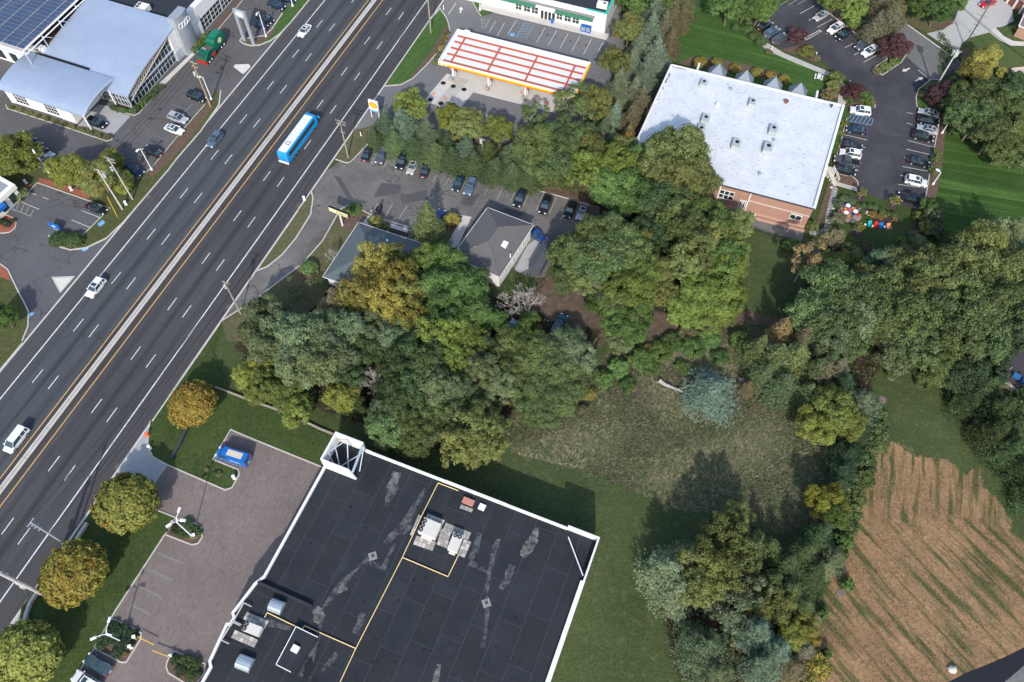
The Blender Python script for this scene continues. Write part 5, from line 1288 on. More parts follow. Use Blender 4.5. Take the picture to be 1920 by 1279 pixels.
for x0, x1, mt in ((-FL / 2, -FL / 2 + 2.2, 'white_wall'), (-FL / 2 + 2.2, FL / 2 - 1.9, 'fascia_yellow'), (FL / 2 - 1.9, FL / 2 - .9, 'white_wall'), (FL / 2 - .9, FL / 2, 'fascia_yellow')):
    k = MB(); k.prism([fp(x0, -FW / 2 - .12), fp(x1, -FW / 2 - .12), fp(x1, -FW / 2 + .14), fp(x0, -FW / 2 + .14)], 4.66, 5.28); k.build('fascia', [mt], can)
k = MB(); k.prism([fp(-FL / 2 + .01, -FW / 2 + .003), fp(FL / 2 - .26, -FW / 2 + .003), fp(FL / 2 - .26, -FW / 2 + .25), fp(-FL / 2 + .26, -FW / 2 + .25)], 5.28, 5.75); k.build('rim_front', ['white_wall'], can)
k = MB(); k.prism([fp(FL / 2 - .25, -FW / 2 + .15), fp(FL / 2 + .1, -FW / 2 + .15), fp(FL / 2 + .1, FW / 2 - .26), fp(FL / 2 - .25, FW / 2 - .26)], 4.68, 5.6); k.build('fascia', ['fascia_yellow'], can)
k = MB(); k.prism([fp(-FL / 2 + 2.2, -FW / 2 - .15), fp(FL / 2 - 1.9, -FW / 2 - .15), fp(FL / 2 - 1.9, -FW / 2 - .121), fp(-FL / 2 + 2.2, -FW / 2 - .121)], 4.66, 4.82); k.build('red_stripe', ['fascia_red'], can)
def pecten(mb, c_, ux, r_, z, n_=1, th=.04, mi=0):
    """scallop emblem standing upright facing right of ux"""
    ox = np.array([ux[1], -ux[0]]); pts = []
    for i in range(29):
        t_ = rad(-25 + 230 * i / 28); rr = r_ * (1 + .05 * math.cos(i * math.pi)); pts.append((rr * math.cos(t_), rr * math.sin(t_) * .92))
    pts += [(-r_ * .42, -r_ * .62), (-r_ * .42, -r_ * .85), (r_ * .42, -r_ * .85), (r_ * .42, -r_ * .62)]
    f_ = [(*(np.array(c_) + ux * a + ox * th), z + b_) for a, b_ in pts]; k_ = [(*(np.array(c_) + ux * a), z + b_) for a, b_ in pts]
    N_ = len(pts); mb.add(f_ + k_, [tuple(range(N_))[::1], tuple(range(2 * N_ - 1, N_ - 1, -1))] + [(i, N_ + i, N_ + (i + 1) % N_, (i + 1) % N_) for i in range(N_)], mi)
for x in (-FL / 2 + .45, -FL / 2 + 1.5):
    k = MB(); pecten(k, fc + fu_ * x - fv_ * (FW / 2 + .13), fu_, .36, 5.0); k.build('scallop_emblem', ['fascia_yellow'], can)
for i, f_ in enumerate((.085, .355, .63, .905)):
    a = -FL / 2 + FL * f_; c_ = fc + fu_ * a
    isl_ = thing('pump_island', ordinal(i, 4, 'leftmost ', 'rightmost ', 'from the left ') + 'pump island under the fuel canopy', 'fuel pump', (*c_, 0), 'pump islands')
    k = MB(); k.prism([tuple(c_ + fu_ * x - fv_ * y) for x, y in ((-.6, 5.9), (.6, 5.9), (.6, -5), (-.6, -5))], .03, .2); k.build('island_curb', ['concrete'], isl_)
    for y in (4.2, -3.4):
        p_ = c_ - fv_ * y; k = MB(); k.obox(p_, FA, .45, .45, .2, 4.75); k.build('column', ['white_wall'], can)
    for y in (3.0, -1.2):
        p_ = c_ - fv_ * y; k = MB(); k.obox(p_, FA, .55, 1.0, .2, 1.5); pu = k.build('pump', ['white_wall'], isl_)
        k = MB(); k.obox(p_, FA, .62, 1.05, 1.5, 2.1); k.build('pump_head', ['fascia_red'], pu); k = MB(); k.obox(p_, FA, .66, .5, .8, 1.3); k.build('screen', ['black_trim'], pu)
    p_ = c_ - fv_ * 5.45; k = MB(); k.obox(p_, FA, .8, .55, .2, 1.15); k.build('bin', ['grey_metal'], isl_)
    k = MB()
    for x in (-.75, .75):
        q = c_ - fv_ * 5.9 + fu_ * x; k.tube((*q, .03), (*q, 1.0), .07)
    k.build('bollard', ['fascia_yellow'], isl_)
for i, (u, v) in enumerate(((813, 177), (834, 185.5), (977, 175), (1001.5, 189.5), (1022, 195), (1042, 202))):
    c_ = G(u, v); k = MB(); k.obox(c_, .3, .42, .42, .04, .09); k.tube((c_[0], c_[1], .09), (c_[0], c_[1], .8), .17, .04, 10)
    tag(k.build('traffic_cone', ['cone_orange']), ordinal(i, 6, 'leftmost ', 'rightmost ', 'from the left ') + 'orange cone on the concrete below the fuel canopy', 'cone', 'orange cones below the canopy')
# station shop
sc = np.array(G(1133, 63)[:2]); SA = rad(161.3); su = np.array([math.cos(SA), math.sin(SA)]); sb = np.array([su[1], -su[0]])   # along to the left, back
shop = thing('station_shop', 'white flat roofed station shop with a green awning', 'shop', (*sc, 0))
def sp_(a, b_): return tuple(sc + su * a + sb * b_)
SHZ = 5.6
k = MB(); k.prism([sp_(0, 0), sp_(44, 0), sp_(44, 14), sp_(0, 14)], 0, SHZ - .7); k.build('wall', ['white_wall'], shop)
k = MB(); k.prism([sp_(.4, .4), sp_(43.6, .4), sp_(43.6, 13.6), sp_(.4, 13.6)], SHZ - .7, SHZ - .6); k.build('roof', ['roof_dark'], shop)
for a, b_, c_, d, nm, mt, zt in ((0, 0, 44, .4, 'parapet', 'white_wall', SHZ), (0, .4, .4, 14, 'parapet', 'white_wall', SHZ)):
    k = MB(); k.prism([sp_(a, b_), sp_(c_, b_), sp_(c_, d), sp_(a, d)], SHZ - .7, zt); k.build(nm, [mt], shop)
k = MB(); k.prism([sp_(-.06, .46), sp_(.5, .46), sp_(.5, 14.1), sp_(-.06, 14.1)], SHZ, SHZ + .09); k.prism([sp_(-.06, -.06), sp_(5.2, -.06), sp_(5.2, .46), sp_(-.06, .46)], SHZ, SHZ + .088); k.build('teal_trim', ['trim_teal'], shop)
def sxz(u, v):
    p_ = on_plane(u, v, sc, -sb); return float((p_[:2] - sc) @ su), float(p_[2])
for px_ in ((967, 15, 978, 21), (982, 19, 994, 26), (997, 23, 1008.5, 30), (1043.5, 33, 1054, 41), (1058, 37, 1070, 44), (1073, 40, 1085, 48)):
    xa, za = sxz(px_[0], px_[1]); xb, zb = sxz(px_[2], px_[3])
    window(shop, sc + su * xa, -su, 0, xa - xb, .9, 2.9, 2, 2, 'white_wall', .1)
xa, za = sxz(1012, 30); xb, zb = sxz(1040, 36)
e_ = panel(shop, 'entrance', sc + su * xa, -su, 0, xa - xb, .05, 3.6, .12, .2, 'cream_wall')
for i in range(4): panel(e_, 'glass_door', sc + su * xa, -su, .3 + i * (xa - xb) / 4, (i + .82) * (xa - xb) / 4 + .2, .15, 2.4, .15, .04, 'window_glass')
for a0, a1 in ((3.2, 3.2 + (sxz(1041, 25)[0] - 3.2)), (sxz(1004, 20)[0], 30)):
    k = MB(); q = [(-.9, 3.05), (-.9, 3.15), (-.02, 3.85), (-.02, 3.1)]
    k.loft([[(*sp_(a, y), z) for y, z in q] for a in (a0, a1)]); k.build('awning', ['awning_green'], shop)
k = MB(); k.prism([sp_(2.9, -.5), sp_(34, -.5), sp_(34, -.02), sp_(2.9, -.02)], 3.95, 4.35, 0, True); k.build('sign_band', ['paver_dark'], shop)
k = MB(); k.prism([sp_(-1.2, -2.2), sp_(33, -2.2), sp_(33, 0), sp_(-1.2, 0)], 0, .16); struct('sidewalk', k, ['concrete_pale'], 'pale sidewalk in front of the station shop')
c_ = sc + su * 4.6 - sb * 1.0; t_ = thing('ice_chest', 'blue ice chest against the right end of the shop front', 'ice chest', (*c_, .16))
k = MB(); k.obox(c_, SA, 2.6, .9, .16, 1.75); k.build('cabinet', ['sign_blue'], t_)
for x in (-.62, .62): panel(t_, 'door', c_ + sb * -.45 + su * x, -su, -.5, .5, .5, 1.6, .03, .03, 'grey_metal')
c_ = sxz(1037, 44); p_ = sc + su * c_[0] - sb * .9; t_ = thing('waste_bin', 'rounded blue bin beside the shop entrance', 'bin', (*p_, .16)); k = MB(); k.tube((*p_, .16), (*p_, 1.2), .35, .35, 12); k.build('barrel', ['sign_blue'], t_); k = MB(); k.tube((*p_, 1.2), (*p_, 1.45), .36, .15, 12); k.build('lid', ['deco_blue'], t_)
rooftop_unit('white rooftop unit on the right end of the station shop roof', (1122, 0), (1141, 4), (1119, 7), SHZ - .6, 1.4, [(.2, 0, .35)], 'white_wall', False)
k = MB()
for i in range(3): k.obox(np.array(G(1158, 6)[:2]) + fu_ * i * 2.6, FA, 2.4, .12, 0, 1.9)
tag(k.build('board_fence', ['pole_wood']), 'short weathered board fence behind the station shop', 'fence')
# pole sign with scallop
ps = np.array(G(705, 222)[:2]); t_ = thing('price_sign', 'white roadside sign with a yellow scallop emblem by the station drive', 'sign', (*ps, 0)); ua = rad(-22); uu = np.array([math.cos(ua), math.sin(ua)])
for x in (-1.0, 1.0): k = MB(); k.obox(ps + uu * x, ua, .2, .2, 0, 2.6); k.build('post', ['white_wall'], t_)
k = MB(); k.obox(ps, ua, 2.35, .4, 2.7, 5.3); k.build('sign_panel', ['white_wall'], t_)
k = MB(); k.obox(ps, ua, 2.25, .44, 2.2, 2.7); k.build('price_panel', ['blue_paint'], t_)
o_ = np.array([uu[1], -uu[0]]) * .205
k = MB(); pecten(k, ps + o_, uu, .98, 4.05); e_ = k.build('scallop_rim', ['fascia_red'], t_); k = MB(); pecten(k, ps + o_, uu, .86, 4.05, th=.07); k.build('scallop_emblem', ['fascia_yellow'], e_)

# ------------------------------------------------------------------ rental office (two hip roofs), shed
def hip_house(t_, C1, C2, C3, C4, ze, rise, mt, wallm, over=.45):
    C = [np.array(q) for q in (C1, C2, C3, C4)]; cen = sum(C) / 4
    a, b_ = C[1] - C[0], C[3] - C[0]; la, lb = np.linalg.norm(a), np.linalg.norm(b_)
    if la >= lb: e1 = (C[0] + C[3]) / 2 + a / la * lb / 2; e2 = (C[1] + C[2]) / 2 - a / la * lb / 2; fs = [(0, 1, 5, 4), (1, 2, 5), (2, 3, 4, 5), (3, 0, 4)]
    else: e1 = (C[0] + C[1]) / 2 + b_ / lb * la / 2; e2 = (C[3] + C[2]) / 2 - b_ / lb * la / 2; fs = [(0, 1, 4), (1, 2, 5, 4), (2, 3, 5), (3, 0, 4, 5)]
    area = sum(C[i][0] * C[(i + 1) % 4][1] - C[(i + 1) % 4][0] * C[i][1] for i in range(4))
    fs.append((3, 2, 1, 0))
    if area < 0: fs = [f_[::-1] for f_ in fs]
    k = MB(); k.add([(*q, ze) for q in C] + [(*e1, ze + rise), (*e2, ze + rise)], fs); rf = k.build('roof', [mt], t_)
    k = MB(); k.prism([tuple(cen + (q - cen) * (1 - over / 6)) for q in C], 0, ze - .005); k.build('wall', [wallm], t_)
    k = MB(); k.strip([tuple(q) for q in C], .12, ze - .12, ze + .02, 0, True); k.build('gutter', ['white_wall'], t_)
    k = MB(); k.tube((*e1, ze + rise), (*e2, ze + rise), .09)
    for q, e in ((C[0], e1), (C[3], e1 if la >= lb else e2), (C[1], e2 if la >= lb else e1), (C[2], e2)): k.tube((*q, ze + .02), (*e, ze + rise), .07)
    k.build('ridge_cap', [mt], rf)
    return rf
C1, C2, C4 = [np.array(G(*q, 3.0)[:2]) for q in ((672, 417), (815, 464), (605, 519))]
b1 = thing('rental_office', 'low office with a blue grey hip roof half under a yellowing tree', 'building', (*(C2 + C4) / 2, 0))
hip_house(b1, C1, C2, C2 + C4 - C1, C4, 3.0, 3.2, 'shingle_green', 'white_wall')
c_ = G(726, 451, 4.6); k = MB(); k.tube((*c_[:2], 3.4), (*c_[:2], 4.7), .25, .25, 10); k.build('roof_vent', ['white_metal'], b1)
D1, D2, D3, D4 = [np.array(G(*q, 4.3)[:2]) for q in ((914, 389), (1001, 422), (937, 520), (847, 480))]
b2 = thing('rental_house', 'white walled house with a dark grey hip roof beside the spruce', 'building', (*(D1 + D3) / 2, 0))
hip_house(b2, D1, D2, D3, D4, 4.3, 2.2, 'shingle', 'white_wall')
c_ = np.array(G(946, 458, 5.4)[:2]); k = MB(); k.obox(c_, rad(-24), 1.15, 1.5, 4.6, 5.55); k.obox(c_, rad(-24), .95, 1.3, 5.55, 5.6); k.build('skylight', ['white_metal'], b2)
for u, v, r_ in ((929, 444, .3), (957, 477, .12), (891, 463, .1)):
    c_ = G(u, v, 5.6); k = MB(); k.tube((*c_[:2], 4.6), (*c_[:2], 5.75), r_, r_, 10); k.build('roof_vent', ['white_metal'], b2)
wu = (D3 - D2) / np.linalg.norm(D3 - D2); wu2 = (D3 - D4) / np.linalg.norm(D3 - D4); cc = (D1 + D3) / 2
wa, wb = cc + (D2 - cc) * .925, cc + (D3 - cc) * .925
for x in (1.2, 1.9, 2.6, 8.5): window(b2, wb - wu * x, -wu, -.25, .25, 2.0, 3.2, 1, 1, 'white_wall', .06)
for x in (6.0, 10.5): window(b2, wb - wu * x, -wu, -.45, .45, 1.4, 2.9, 1, 2, 'white_wall', .08)
S_ = [np.array(G(*q, 2.6)[:2]) for q in ((1019, 448), (1043, 452), (1012, 508), (990, 497))]
shed = thing('garden_shed', 'grey shed with a flat tarp grey roof beside the white walled house', 'shed', (*sum(S_) / 4, 0))
ce_ = sum(S_) / 4; k = MB(); k.prism([tuple(ce_ + (q - ce_) * .94) for q in S_], 0, 2.3); k.build('wall', ['grey_tarp'], shed)
m1, m2 = (S_[0] + S_[1]) / 2, (S_[3] + S_[2]) / 2
k = MB(); k.add([(*S_[0], 2.3), (*S_[1], 2.3), (*S_[2], 2.3), (*S_[3], 2.3), (*m1, 3.0), (*m2, 3.0)], [(0, 3, 5, 4), (1, 4, 5, 2), (0, 4, 1), (2, 5, 3), (0, 1, 2, 3)]); k.build('roof', ['grey_tarp'], shed)
# rental sign with lettering
sg = np.array(G(643, 429)[:2]); t_ = thing('rental_sign', 'long pale yellow box sign on one white post in the rental verge', 'sign', (*sg, 0))
qa, qb = np.array(G(617, 389, 4.7)[:2]), np.array(G(654, 404, 4.7)[:2]); du_ = (qb - qa) / np.linalg.norm(qb - qa); mid = (qa + qb) / 2
k = MB(); k.tube((*mid, 0), (*mid, 4.0), .2, .2, 10); k.build('post', ['white_wall'], t_)
k = MB(); k.strip([tuple(qa), tuple(qb)], .45, 3.9, 5.15); k.build('sign_box', ['black_trim'], t_)
o_ = np.array([du_[1], -du_[0]])
M('sign_cream', (.82, .74, .42), .5, 0)
k = MB(); k.strip([tuple(qa + o_ * .24 + du_ * .08), tuple(qb + o_ * .24 - du_ * .08)], .04, 3.98, 5.07); k.build('sign_face', ['sign_cream'], t_)
def lettering(parent, text, c_, ux, size, z, mt, up=(0, 0, 1), nm='lettering'):
    cu = bpy.data.curves.new(nm, 'FONT'); cu.body = text; cu.size = size; cu.extrude = .01; cu.align_x = 'CENTER'; cu.align_y = 'CENTER'; cu.materials.append(MATS[mt])
    tmp = bpy.data.objects.new('tmp', cu); COL.objects.link(tmp); dg = bpy.context.evaluated_depsgraph_get(); dg.update()
    me_ = bpy.data.meshes.new_from_object(tmp.evaluated_get(dg)); bpy.data.objects.remove(tmp); me_.materials.clear(); me_.materials.append(MATS[mt])
    o = link(nm, me_, parent); X = Vector((*ux, 0)).normalized(); Z_ = Vector(up).normalized(); Y_ = Z_; N_ = X.cross(Y_)
    m_ = Matrix((X, Y_, N_)).transposed().to_4x4(); r0 = root_of(parent)['_o']; m_.translation = Vector((c_[0] - r0[0], c_[1] - r0[1], z - r0[2])); o.matrix_local = m_
    return o
lettering(t_, 'Hertz', (*(mid + o_ * .275 + du_ * .9),), du_, 1.25, 4.5, 'black_trim')
# bank building and sign at the left edge
bk0 = np.array(G(28, 346, 4.2)[:2]); bku = np.array(G(0, 372, 4.2)[:2]) - bk0; bku /= np.linalg.norm(bku); bkb = np.array([bku[1], -bku[0]])
bkn = np.array(G(0, 330, 4.2)[:2]) - bk0; bkn /= np.linalg.norm(bkn)
bank_b = thing('bank_building', 'cream walled bank building cut by the left edge', 'building', (*bk0, 0))
q_ = lambda a, b_: tuple(bk0 + bku * a + bkn * b_)
k = MB(); k.prism([q_(.3, .3), q_(14, .3), q_(14, 14), q_(.3, 14)], 0, 3.1); k.build('wall', ['cream_wall'], bank_b)
k = MB(); k.prism([q_(0, 0), q_(14, 0), q_(14, 14), q_(0, 14)], 3.1, 4.2); k.build('parapet', ['cream_wall'], bank_b)
k = MB(); k.prism([q_(1, 1), q_(13, 1), q_(13, 13), q_(1, 13)], 4.2, 4.25); k.build('roof', ['grey_metal'], bank_b)
fo_ = np.array(q_(0, -1)) - np.array(q_(0, 0)); 
for x in (1.2, 3.8, 6.6): 
    k = MB(); k.prism([q_(x, .24), q_(x + 1.5, .24), q_(x + 1.5, .32), q_(x, .32)], .6, 2.9); k.build('window', ['window_glass'], bank_b)
k = MB(); k.prism([q_(4.4, -1.2), q_(7.5, -1.2), q_(7.5, -.02), q_(4.4, -.02)], 2.6, 3.3, 0, True); k.build('awning', ['sign_blue'], bank_b)
bs0, bs1 = np.array(G(97, 428)[:2]), np.array(G(117, 434)[:2]); du_ = (bs1 - bs0) / np.linalg.norm(bs1 - bs0)
t_ = thing('bank_sign', 'low blue sign board beside the rounded shrubs of the bank island', 'sign', (*(bs0 + bs1) / 2, 0))
k = MB(); k.strip([tuple(bs0), tuple(bs1)], .3, .5, 1.9); k.build('sign_panel', ['sign_blue'], t_); k = MB(); k.strip([tuple(bs0 + du_ * .5), tuple(bs1 - du_ * .5)], .2, 0, .5); k.build('base', ['grey_metal'], t_)
k = MB(); o_ = np.array([du_[1], -du_[0]]) * .17; c_ = (bs0 + bs1) / 2 + o_; k.strip([tuple(c_ - du_ * .4), tuple(c_ + du_ * .4)], .03, 1.15, 1.5); k.build('emblem', ['white_wall'], t_)
# houses along the right edge
h1 = thing('brick_house', 'brick house with brown roof and garage doors in the upper right corner', 'house', G(1905, 5))
ha, hb = np.array(G(1876, -4)[:2]), np.array(G(1912, 26)[:2]); hu = (hb - ha) / np.linalg.norm(hb - ha); ho = np.array([hu[1], -hu[0]])
if ho @ (np.array(G(1850, 30)[:2]) - ha) < 0: ho = -ho
k = MB(); k.prism([tuple(ha), tuple(hb + hu * 6), tuple(hb + hu * 6 - ho * 9), tuple(ha - ho * 9)], 0, 3.0); k.build('wall', ['brick_wall'], h1)
k = MB(); k.add([(*(ha + ho * .5 - hu * .4), 3.0), (*(hb + hu * 6 + ho * .5), 3.0), (*(hb + hu * 6 - ho * 9), 3.0), (*(ha - ho * 9 - hu * .4), 3.0), (*(ha - ho * 4.5 - hu * .4), 5.4), (*(hb + hu * 6 - ho * 4.5), 5.4)], [(0, 1, 5, 4), (2, 3, 4, 5), (1, 2, 5), (3, 0, 4), (3, 2, 1, 0)]); k.build('roof', ['shingle_brown'], h1)
Lh = np.linalg.norm(hb - ha)
for i in range(3):
    x = Lh * (.05 + i * .33)
    k = MB(); a_ = ha + hu * x; k.prism([tuple(a_ + ho * .02), tuple(a_ + hu * Lh * .24 + ho * .02), tuple(a_ + hu * Lh * .24 + ho * .07), tuple(a_ + ho * .07)], .05, 2.5, 0, True); k.build('garage_door', ['garage_wood'], h1)
    k = MB(); a_ = ha + hu * (x + Lh * .27); k.obox(a_ + ho * .1, math.atan2(hu[1], hu[0]), .45, .4, 0, 2.9); k.build('pilaster', ['white_wall'], h1)
g_ = [np.array(G(*q, 3.2)[:2]) for q in ((1911, 48), (1926, 14), (2000, 40), (1990, 80))]
h2 = thing('house_wing', 'pale house wing with white eave below the brick house', 'house', (*g_[0], 0))
cg = sum(g_) / 4; k = MB(); k.prism([tuple(cg + (q - cg) * .95) for q in g_], 0, 3.05); k.build('wall', ['brick_wall'], h2); k = MB(); k.prism([tuple(q) for q in g_], 3.05, [3.2, 3.2, 4.4, 4.4]); k.build('roof', ['shingle_brown'], h2); k = MB(); k.strip([tuple(g_[1]), tuple(g_[0]), tuple(g_[3])], .25, 3.0, 3.25); k.build('gutter', ['white_wall'], h2)
g_ = [np.array(G(*q, 3.2)[:2]) for q in ((1908, 176), (1925, 168), (2000, 190), (1990, 222), (1915, 196))]
h3 = thing('garden_house', 'small grey roofed building at the right edge behind trees', 'house', (*g_[0], 0)); cg = sum(g_) / 5
k = MB(); k.prism([tuple(cg + (q - cg) * .95) for q in g_], 0, 3.0); k.build('wall', ['white_wall'], h3); k = MB(); k.prism([tuple(q) for q in g_], 3.0, 3.25); k.build('roof', ['grey_metal'], h3)
g_ = [np.array(G(*q, 6.5)[:2]) for q in ((1873, 697), (1905, 650), (2030, 720), (1990, 790))]
h4 = thing('dark_roofed_house', 'house with a dark roof and blue skylights at the right edge', 'house', (*g_[0], 0)); cg = sum(g_) / 4
k = MB(); k.prism([tuple(cg + (q - cg) * .95) for q in g_], 0, 6.0); k.build('wall', ['cream_wall'], h4); k = MB(); k.prism([tuple(q) for q in g_], 6.0, [6.5, 7.6, 7.6, 6.5]); k.build('roof', ['shingle_dark'], h4)
for u, v in ((1907, 705), (1923, 716)):
    c_ = np.array(G(u, v, 7.1)[:2]); k = MB(); k.obox(c_, rad(-35), 1.3, .9, 6.8, 7.32); k.build('skylight', ['blue_glass'], h4)
k = MB(); k.strip([G(1890, 693, 7)[:2], G(1897, 689, 7)[:2]], .12, 6.9, 7.15); k.build('roof_rail', ['white_wall'], h4)
k = MB()
for i in range(4): k.prism(P2([(1894 + i * 2, 131 + i * 2.4), (1930, 127 + i * 2.4), (1930, 129 + i * 2.4), (1894 + i * 2, 133 + i * 2.4)]), 0, .6 - i * .14)
struct('garden_steps', k, ['stone_band'], 'pinkish garden steps at the right edge')
# low retaining walls by the street trees
for i, (pts, lb) in enumerate((([(166, 982), (152, 1003), (137, 1029)], 'long low retaining wall between the two middle street trees'), ([(75, 1108), (60, 1130), (52, 1152), (48, 1176)], 'curved low retaining wall above the bottom street tree'), ([(352, 805), (338, 835), (322, 862)], 'low dark retaining wall below the upper street tree'))):
    k = MB(); k.strip(P2(pts), .5, 0, .75); tag(k.build('retaining_wall', ['stone_pale'] if i < 2 else ['dark_metal']), lb, 'wall')
k = MB(); k.strip(P2([(405, 727), (470, 752), (540, 776), (600, 805), (625, 815)]), .25, 0, .55); tag(k.build('retaining_wall', ['pole_wood']), 'long low wall between the upper front lawn and the wood', 'wall')

# ================================================================== POLES, LAMPS, WIRES
def pole(label, base, h_, mt, r=.16, arms=(), cans=(), arm_dir=None, lean=0):
    b_ = np.array(G(*base)[:2]); t_ = thing('utility_pole', label, 'pole', (*b_, 0))
    k = MB(); k.tube((*b_, 0), (*b_, h_), r, r * .7, 8); k.build('shaft', [mt], t_)
    d = NV if arm_dir is None else np.array(arm_dir)
    for z, L in arms:
        k = MB(); c_ = b_ + np.array([-d[1], d[0]]) * r; k.obox(c_, math.atan2(d[1], d[0]), L, .14, z, z + .16); a_ = k.build('crossarm', ['pole_wood' if mt != 'steel' else 'steel'], t_)
        k = MB()
        for f_ in (-.46, -.25, .25, .46): p_ = c_ + d * L * f_; k.tube((*p_, z + .16), (*p_, z + .42), .06, .04, 6)
        k.build('insulators', ['grey_metal'], a_)
    for z, an in cans:
        p_ = b_ + np.array([math.cos(an), math.sin(an)]) * .5; k = MB(); k.tube((*p_, z), (*p_, z + 1.0), .3, .3, 10); k.tube((*p_, z + 1.0), (*p_, z + 1.12), .3, .1, 10); k.build('transformer', ['unit_grey'], t_)
    return b_
pA = pole('grey wooden utility pole by the highway edge above the left wood', (452, 589), 11.1, 'pole_wood', .17, [(10.4, 1.6)], [(8.6, 2.6)])
pB = pole('wooden utility pole with crossarms at the corner of the rental lot', (653, 296), 10.95, 'pole_wood', .17, [(10.6, 2.4), (9.8, 2.2), (7.4, .9)])
pT = pole('tall utility pole on the station grass island', (808, 62), 13.5, 'pole_wood', .19, [(12.8, 2.2)])
pD = pole('pale utility pole with crossarms, lower of the pair beside the bank lot', (230, 393), 12.15, 'stone_pale', .19, [(11.6, 2.4), (10.6, 2.0)], [(9.8, .5)])
pE = pole('pale utility pole with crossarms, upper of the pair beside the bank lot', (249, 374), 12.6, 'stone_pale', .16, [(12.1, 2.6), (11.2, 2.2)], [(9.0, 3.4)])
pF = pole('tan wooden pole with a bracket lamp beside the garbage truck', (395, 200), 12.95, 'pole_tan', .19, [(12.3, 2.2), (11.2, 1.6)], [(9.2, 3.6)])
pG = pole('thick pale pole at the lower left edge over the highway', (93, 1120), 15.0, 'stone_pale', .36, [(13.6, 1.0)], [(8.2, 3.0), (6.8, 3.4)])
pH = pole('metal utility pole with many short arms beside the lower street trees', (135, 1028), 13.5, 'steel', .16, [(13.2, 1.5), (12.4, .8), (11.4, .8), (10.2, .8)], arm_dir=SV)
pC = pole('white lower pole with three transformers at the office lot entrance', (1750, 171), 12.0, 'stone_pale', .22, [(11.4, 2.0)], [(10.2, .2), (10.2, 2.3), (10.3, 4.3)])
pC2 = pole('tall thin dark pole on the house lawn by the paved driveway', (1808, 87), 12.5, 'pole_dark', .17, [(11.2, .7), (8.6, 2.2), (6.0, 1.2)])
pK = pole('short pole with a transformer in the station hedge', (905, 300), 6.5, 'pole_wood', .13, [(6.0, 1.2)], [(4.8, 2.2)])
k = MB(); k.tube((*G(221, 408)[:2], .1), (*G(212, 386, 0)[:2], 3.0), .05); tag(k.build('guy_guard', ['yellow_paint']), 'thin yellow guy wire guard beside the pale pole pair', 'guy wire')
def wire(label, a, b_, za, zb, offs=(0,), r=.04, sag=.9, d=NV):
    t_ = thing('power_line', label, 'power line', (*((np.array(a) + np.array(b_)) / 2), 0))
    for o in offs:
        k = MB(); P_ = []
        for i in range(9):
            f_ = i / 8; p_ = np.array(a) + (np.array(b_) - np.array(a)) * f_ + np.array(d) * o; P_.append((*p_, za + (zb - za) * f_ - sag * 4 * f_ * (1 - f_)))
        for i in range(8): k.tube(P_[i], P_[i + 1], r, r, 4, 0, False)
        k.build('wire', ['black_trim'], t_)
wire('overhead wires from the wood pole to the rental corner pole', pA, pB, 10.7, 10.9, (-.7, .7)); wire('overhead wires from the rental corner pole to the station pole', pB, pT, 10.9, 13.1, (-1, 0, 1))
wire('heavy cable from the wood pole to the rental corner pole', pA, pB, 7.4, 7.6, (0,), .05, .6); wire('heavy cable along the highway below the wood pole', pH, pA, 8.0, 7.4, (0,), .05, 1)
wire('overhead wires from the metal pole to the wood pole', pH, pA, 13.2, 10.7, (-.6, .6)); wire('overhead wires between the pale pair and the tan pole', pE, pF, 12.3, 12.5, (-1, 0, 1))
wire('dark cables crossing the paved driveway', G(1690, -30)[:2], (pC2 + np.array([8, -14])), 7.0, 7.0, (-.4, 0, .4), .035, .8); wire('thin wires crossing the side street', pC, pC2, 10.8, 9.0, (-.4, .4), .02, .4)

def lamp(label, base, h_, arms=(), mt='white_metal', r=.12, head=None, arm_len=1.8):
    b_ = np.array(G(*base)[:2]); t_ = thing('street_lamp', label, 'lamp', (*b_, 0))
    k = MB(); k.tube((*b_, 0), (*b_, .5), r * 2.6, r * 2.4, 10); k.build('base', [mt], t_)
    k = MB(); k.tube((*b_, .5), (*b_, h_), r, r * .8, 8); k.build('post', [mt], t_)
    for an, L, dz in arms:
        d = np.array([math.cos(an), math.sin(an)]); k = MB(); m_ = b_ + d * L * .4; e = b_ + d * L
        k.tube((*b_, h_ - .2), (*m_, h_ + dz * .8), r * .6, r * .5, 6); k.tube((*m_, h_ + dz * .8), (*e, h_ + dz), r * .5, r * .5, 6); a_ = k.build('arm', [mt], t_)
        k = MB(); c_ = e + d * .3; k.obox(c_, an, .85, .34, h_ + dz - .1, h_ + dz + .12); k.obox(c_, an, .6, .24, h_ + dz + .12, h_ + dz + .2); k.build('lamp_head', ['lamp_white'], a_)
    return t_
def adir(base, zt, tip):
    a = np.array(G(*base)[:2]); b_ = np.array(G(*tip, zt)[:2]); d = b_ - a
    return math.atan2(d[1], d[0]), max(.5, float(np.linalg.norm(d)) - .3)
for lb, base, h_, tips in (('white triple armed lamp on the upper planted island of the paved lot', (362, 1007), 8.1, ((316, 985), (343, 976), (336, 956))), ('white triple armed lamp on the lower planted island of the paved lot', (229, 1203), 6.05, ((205, 1162), (175, 1197), (203, 1190)))):
    lamp(lb, base, h_, [(*adir(base, h_ + .5, t_), .5) for t_ in tips])
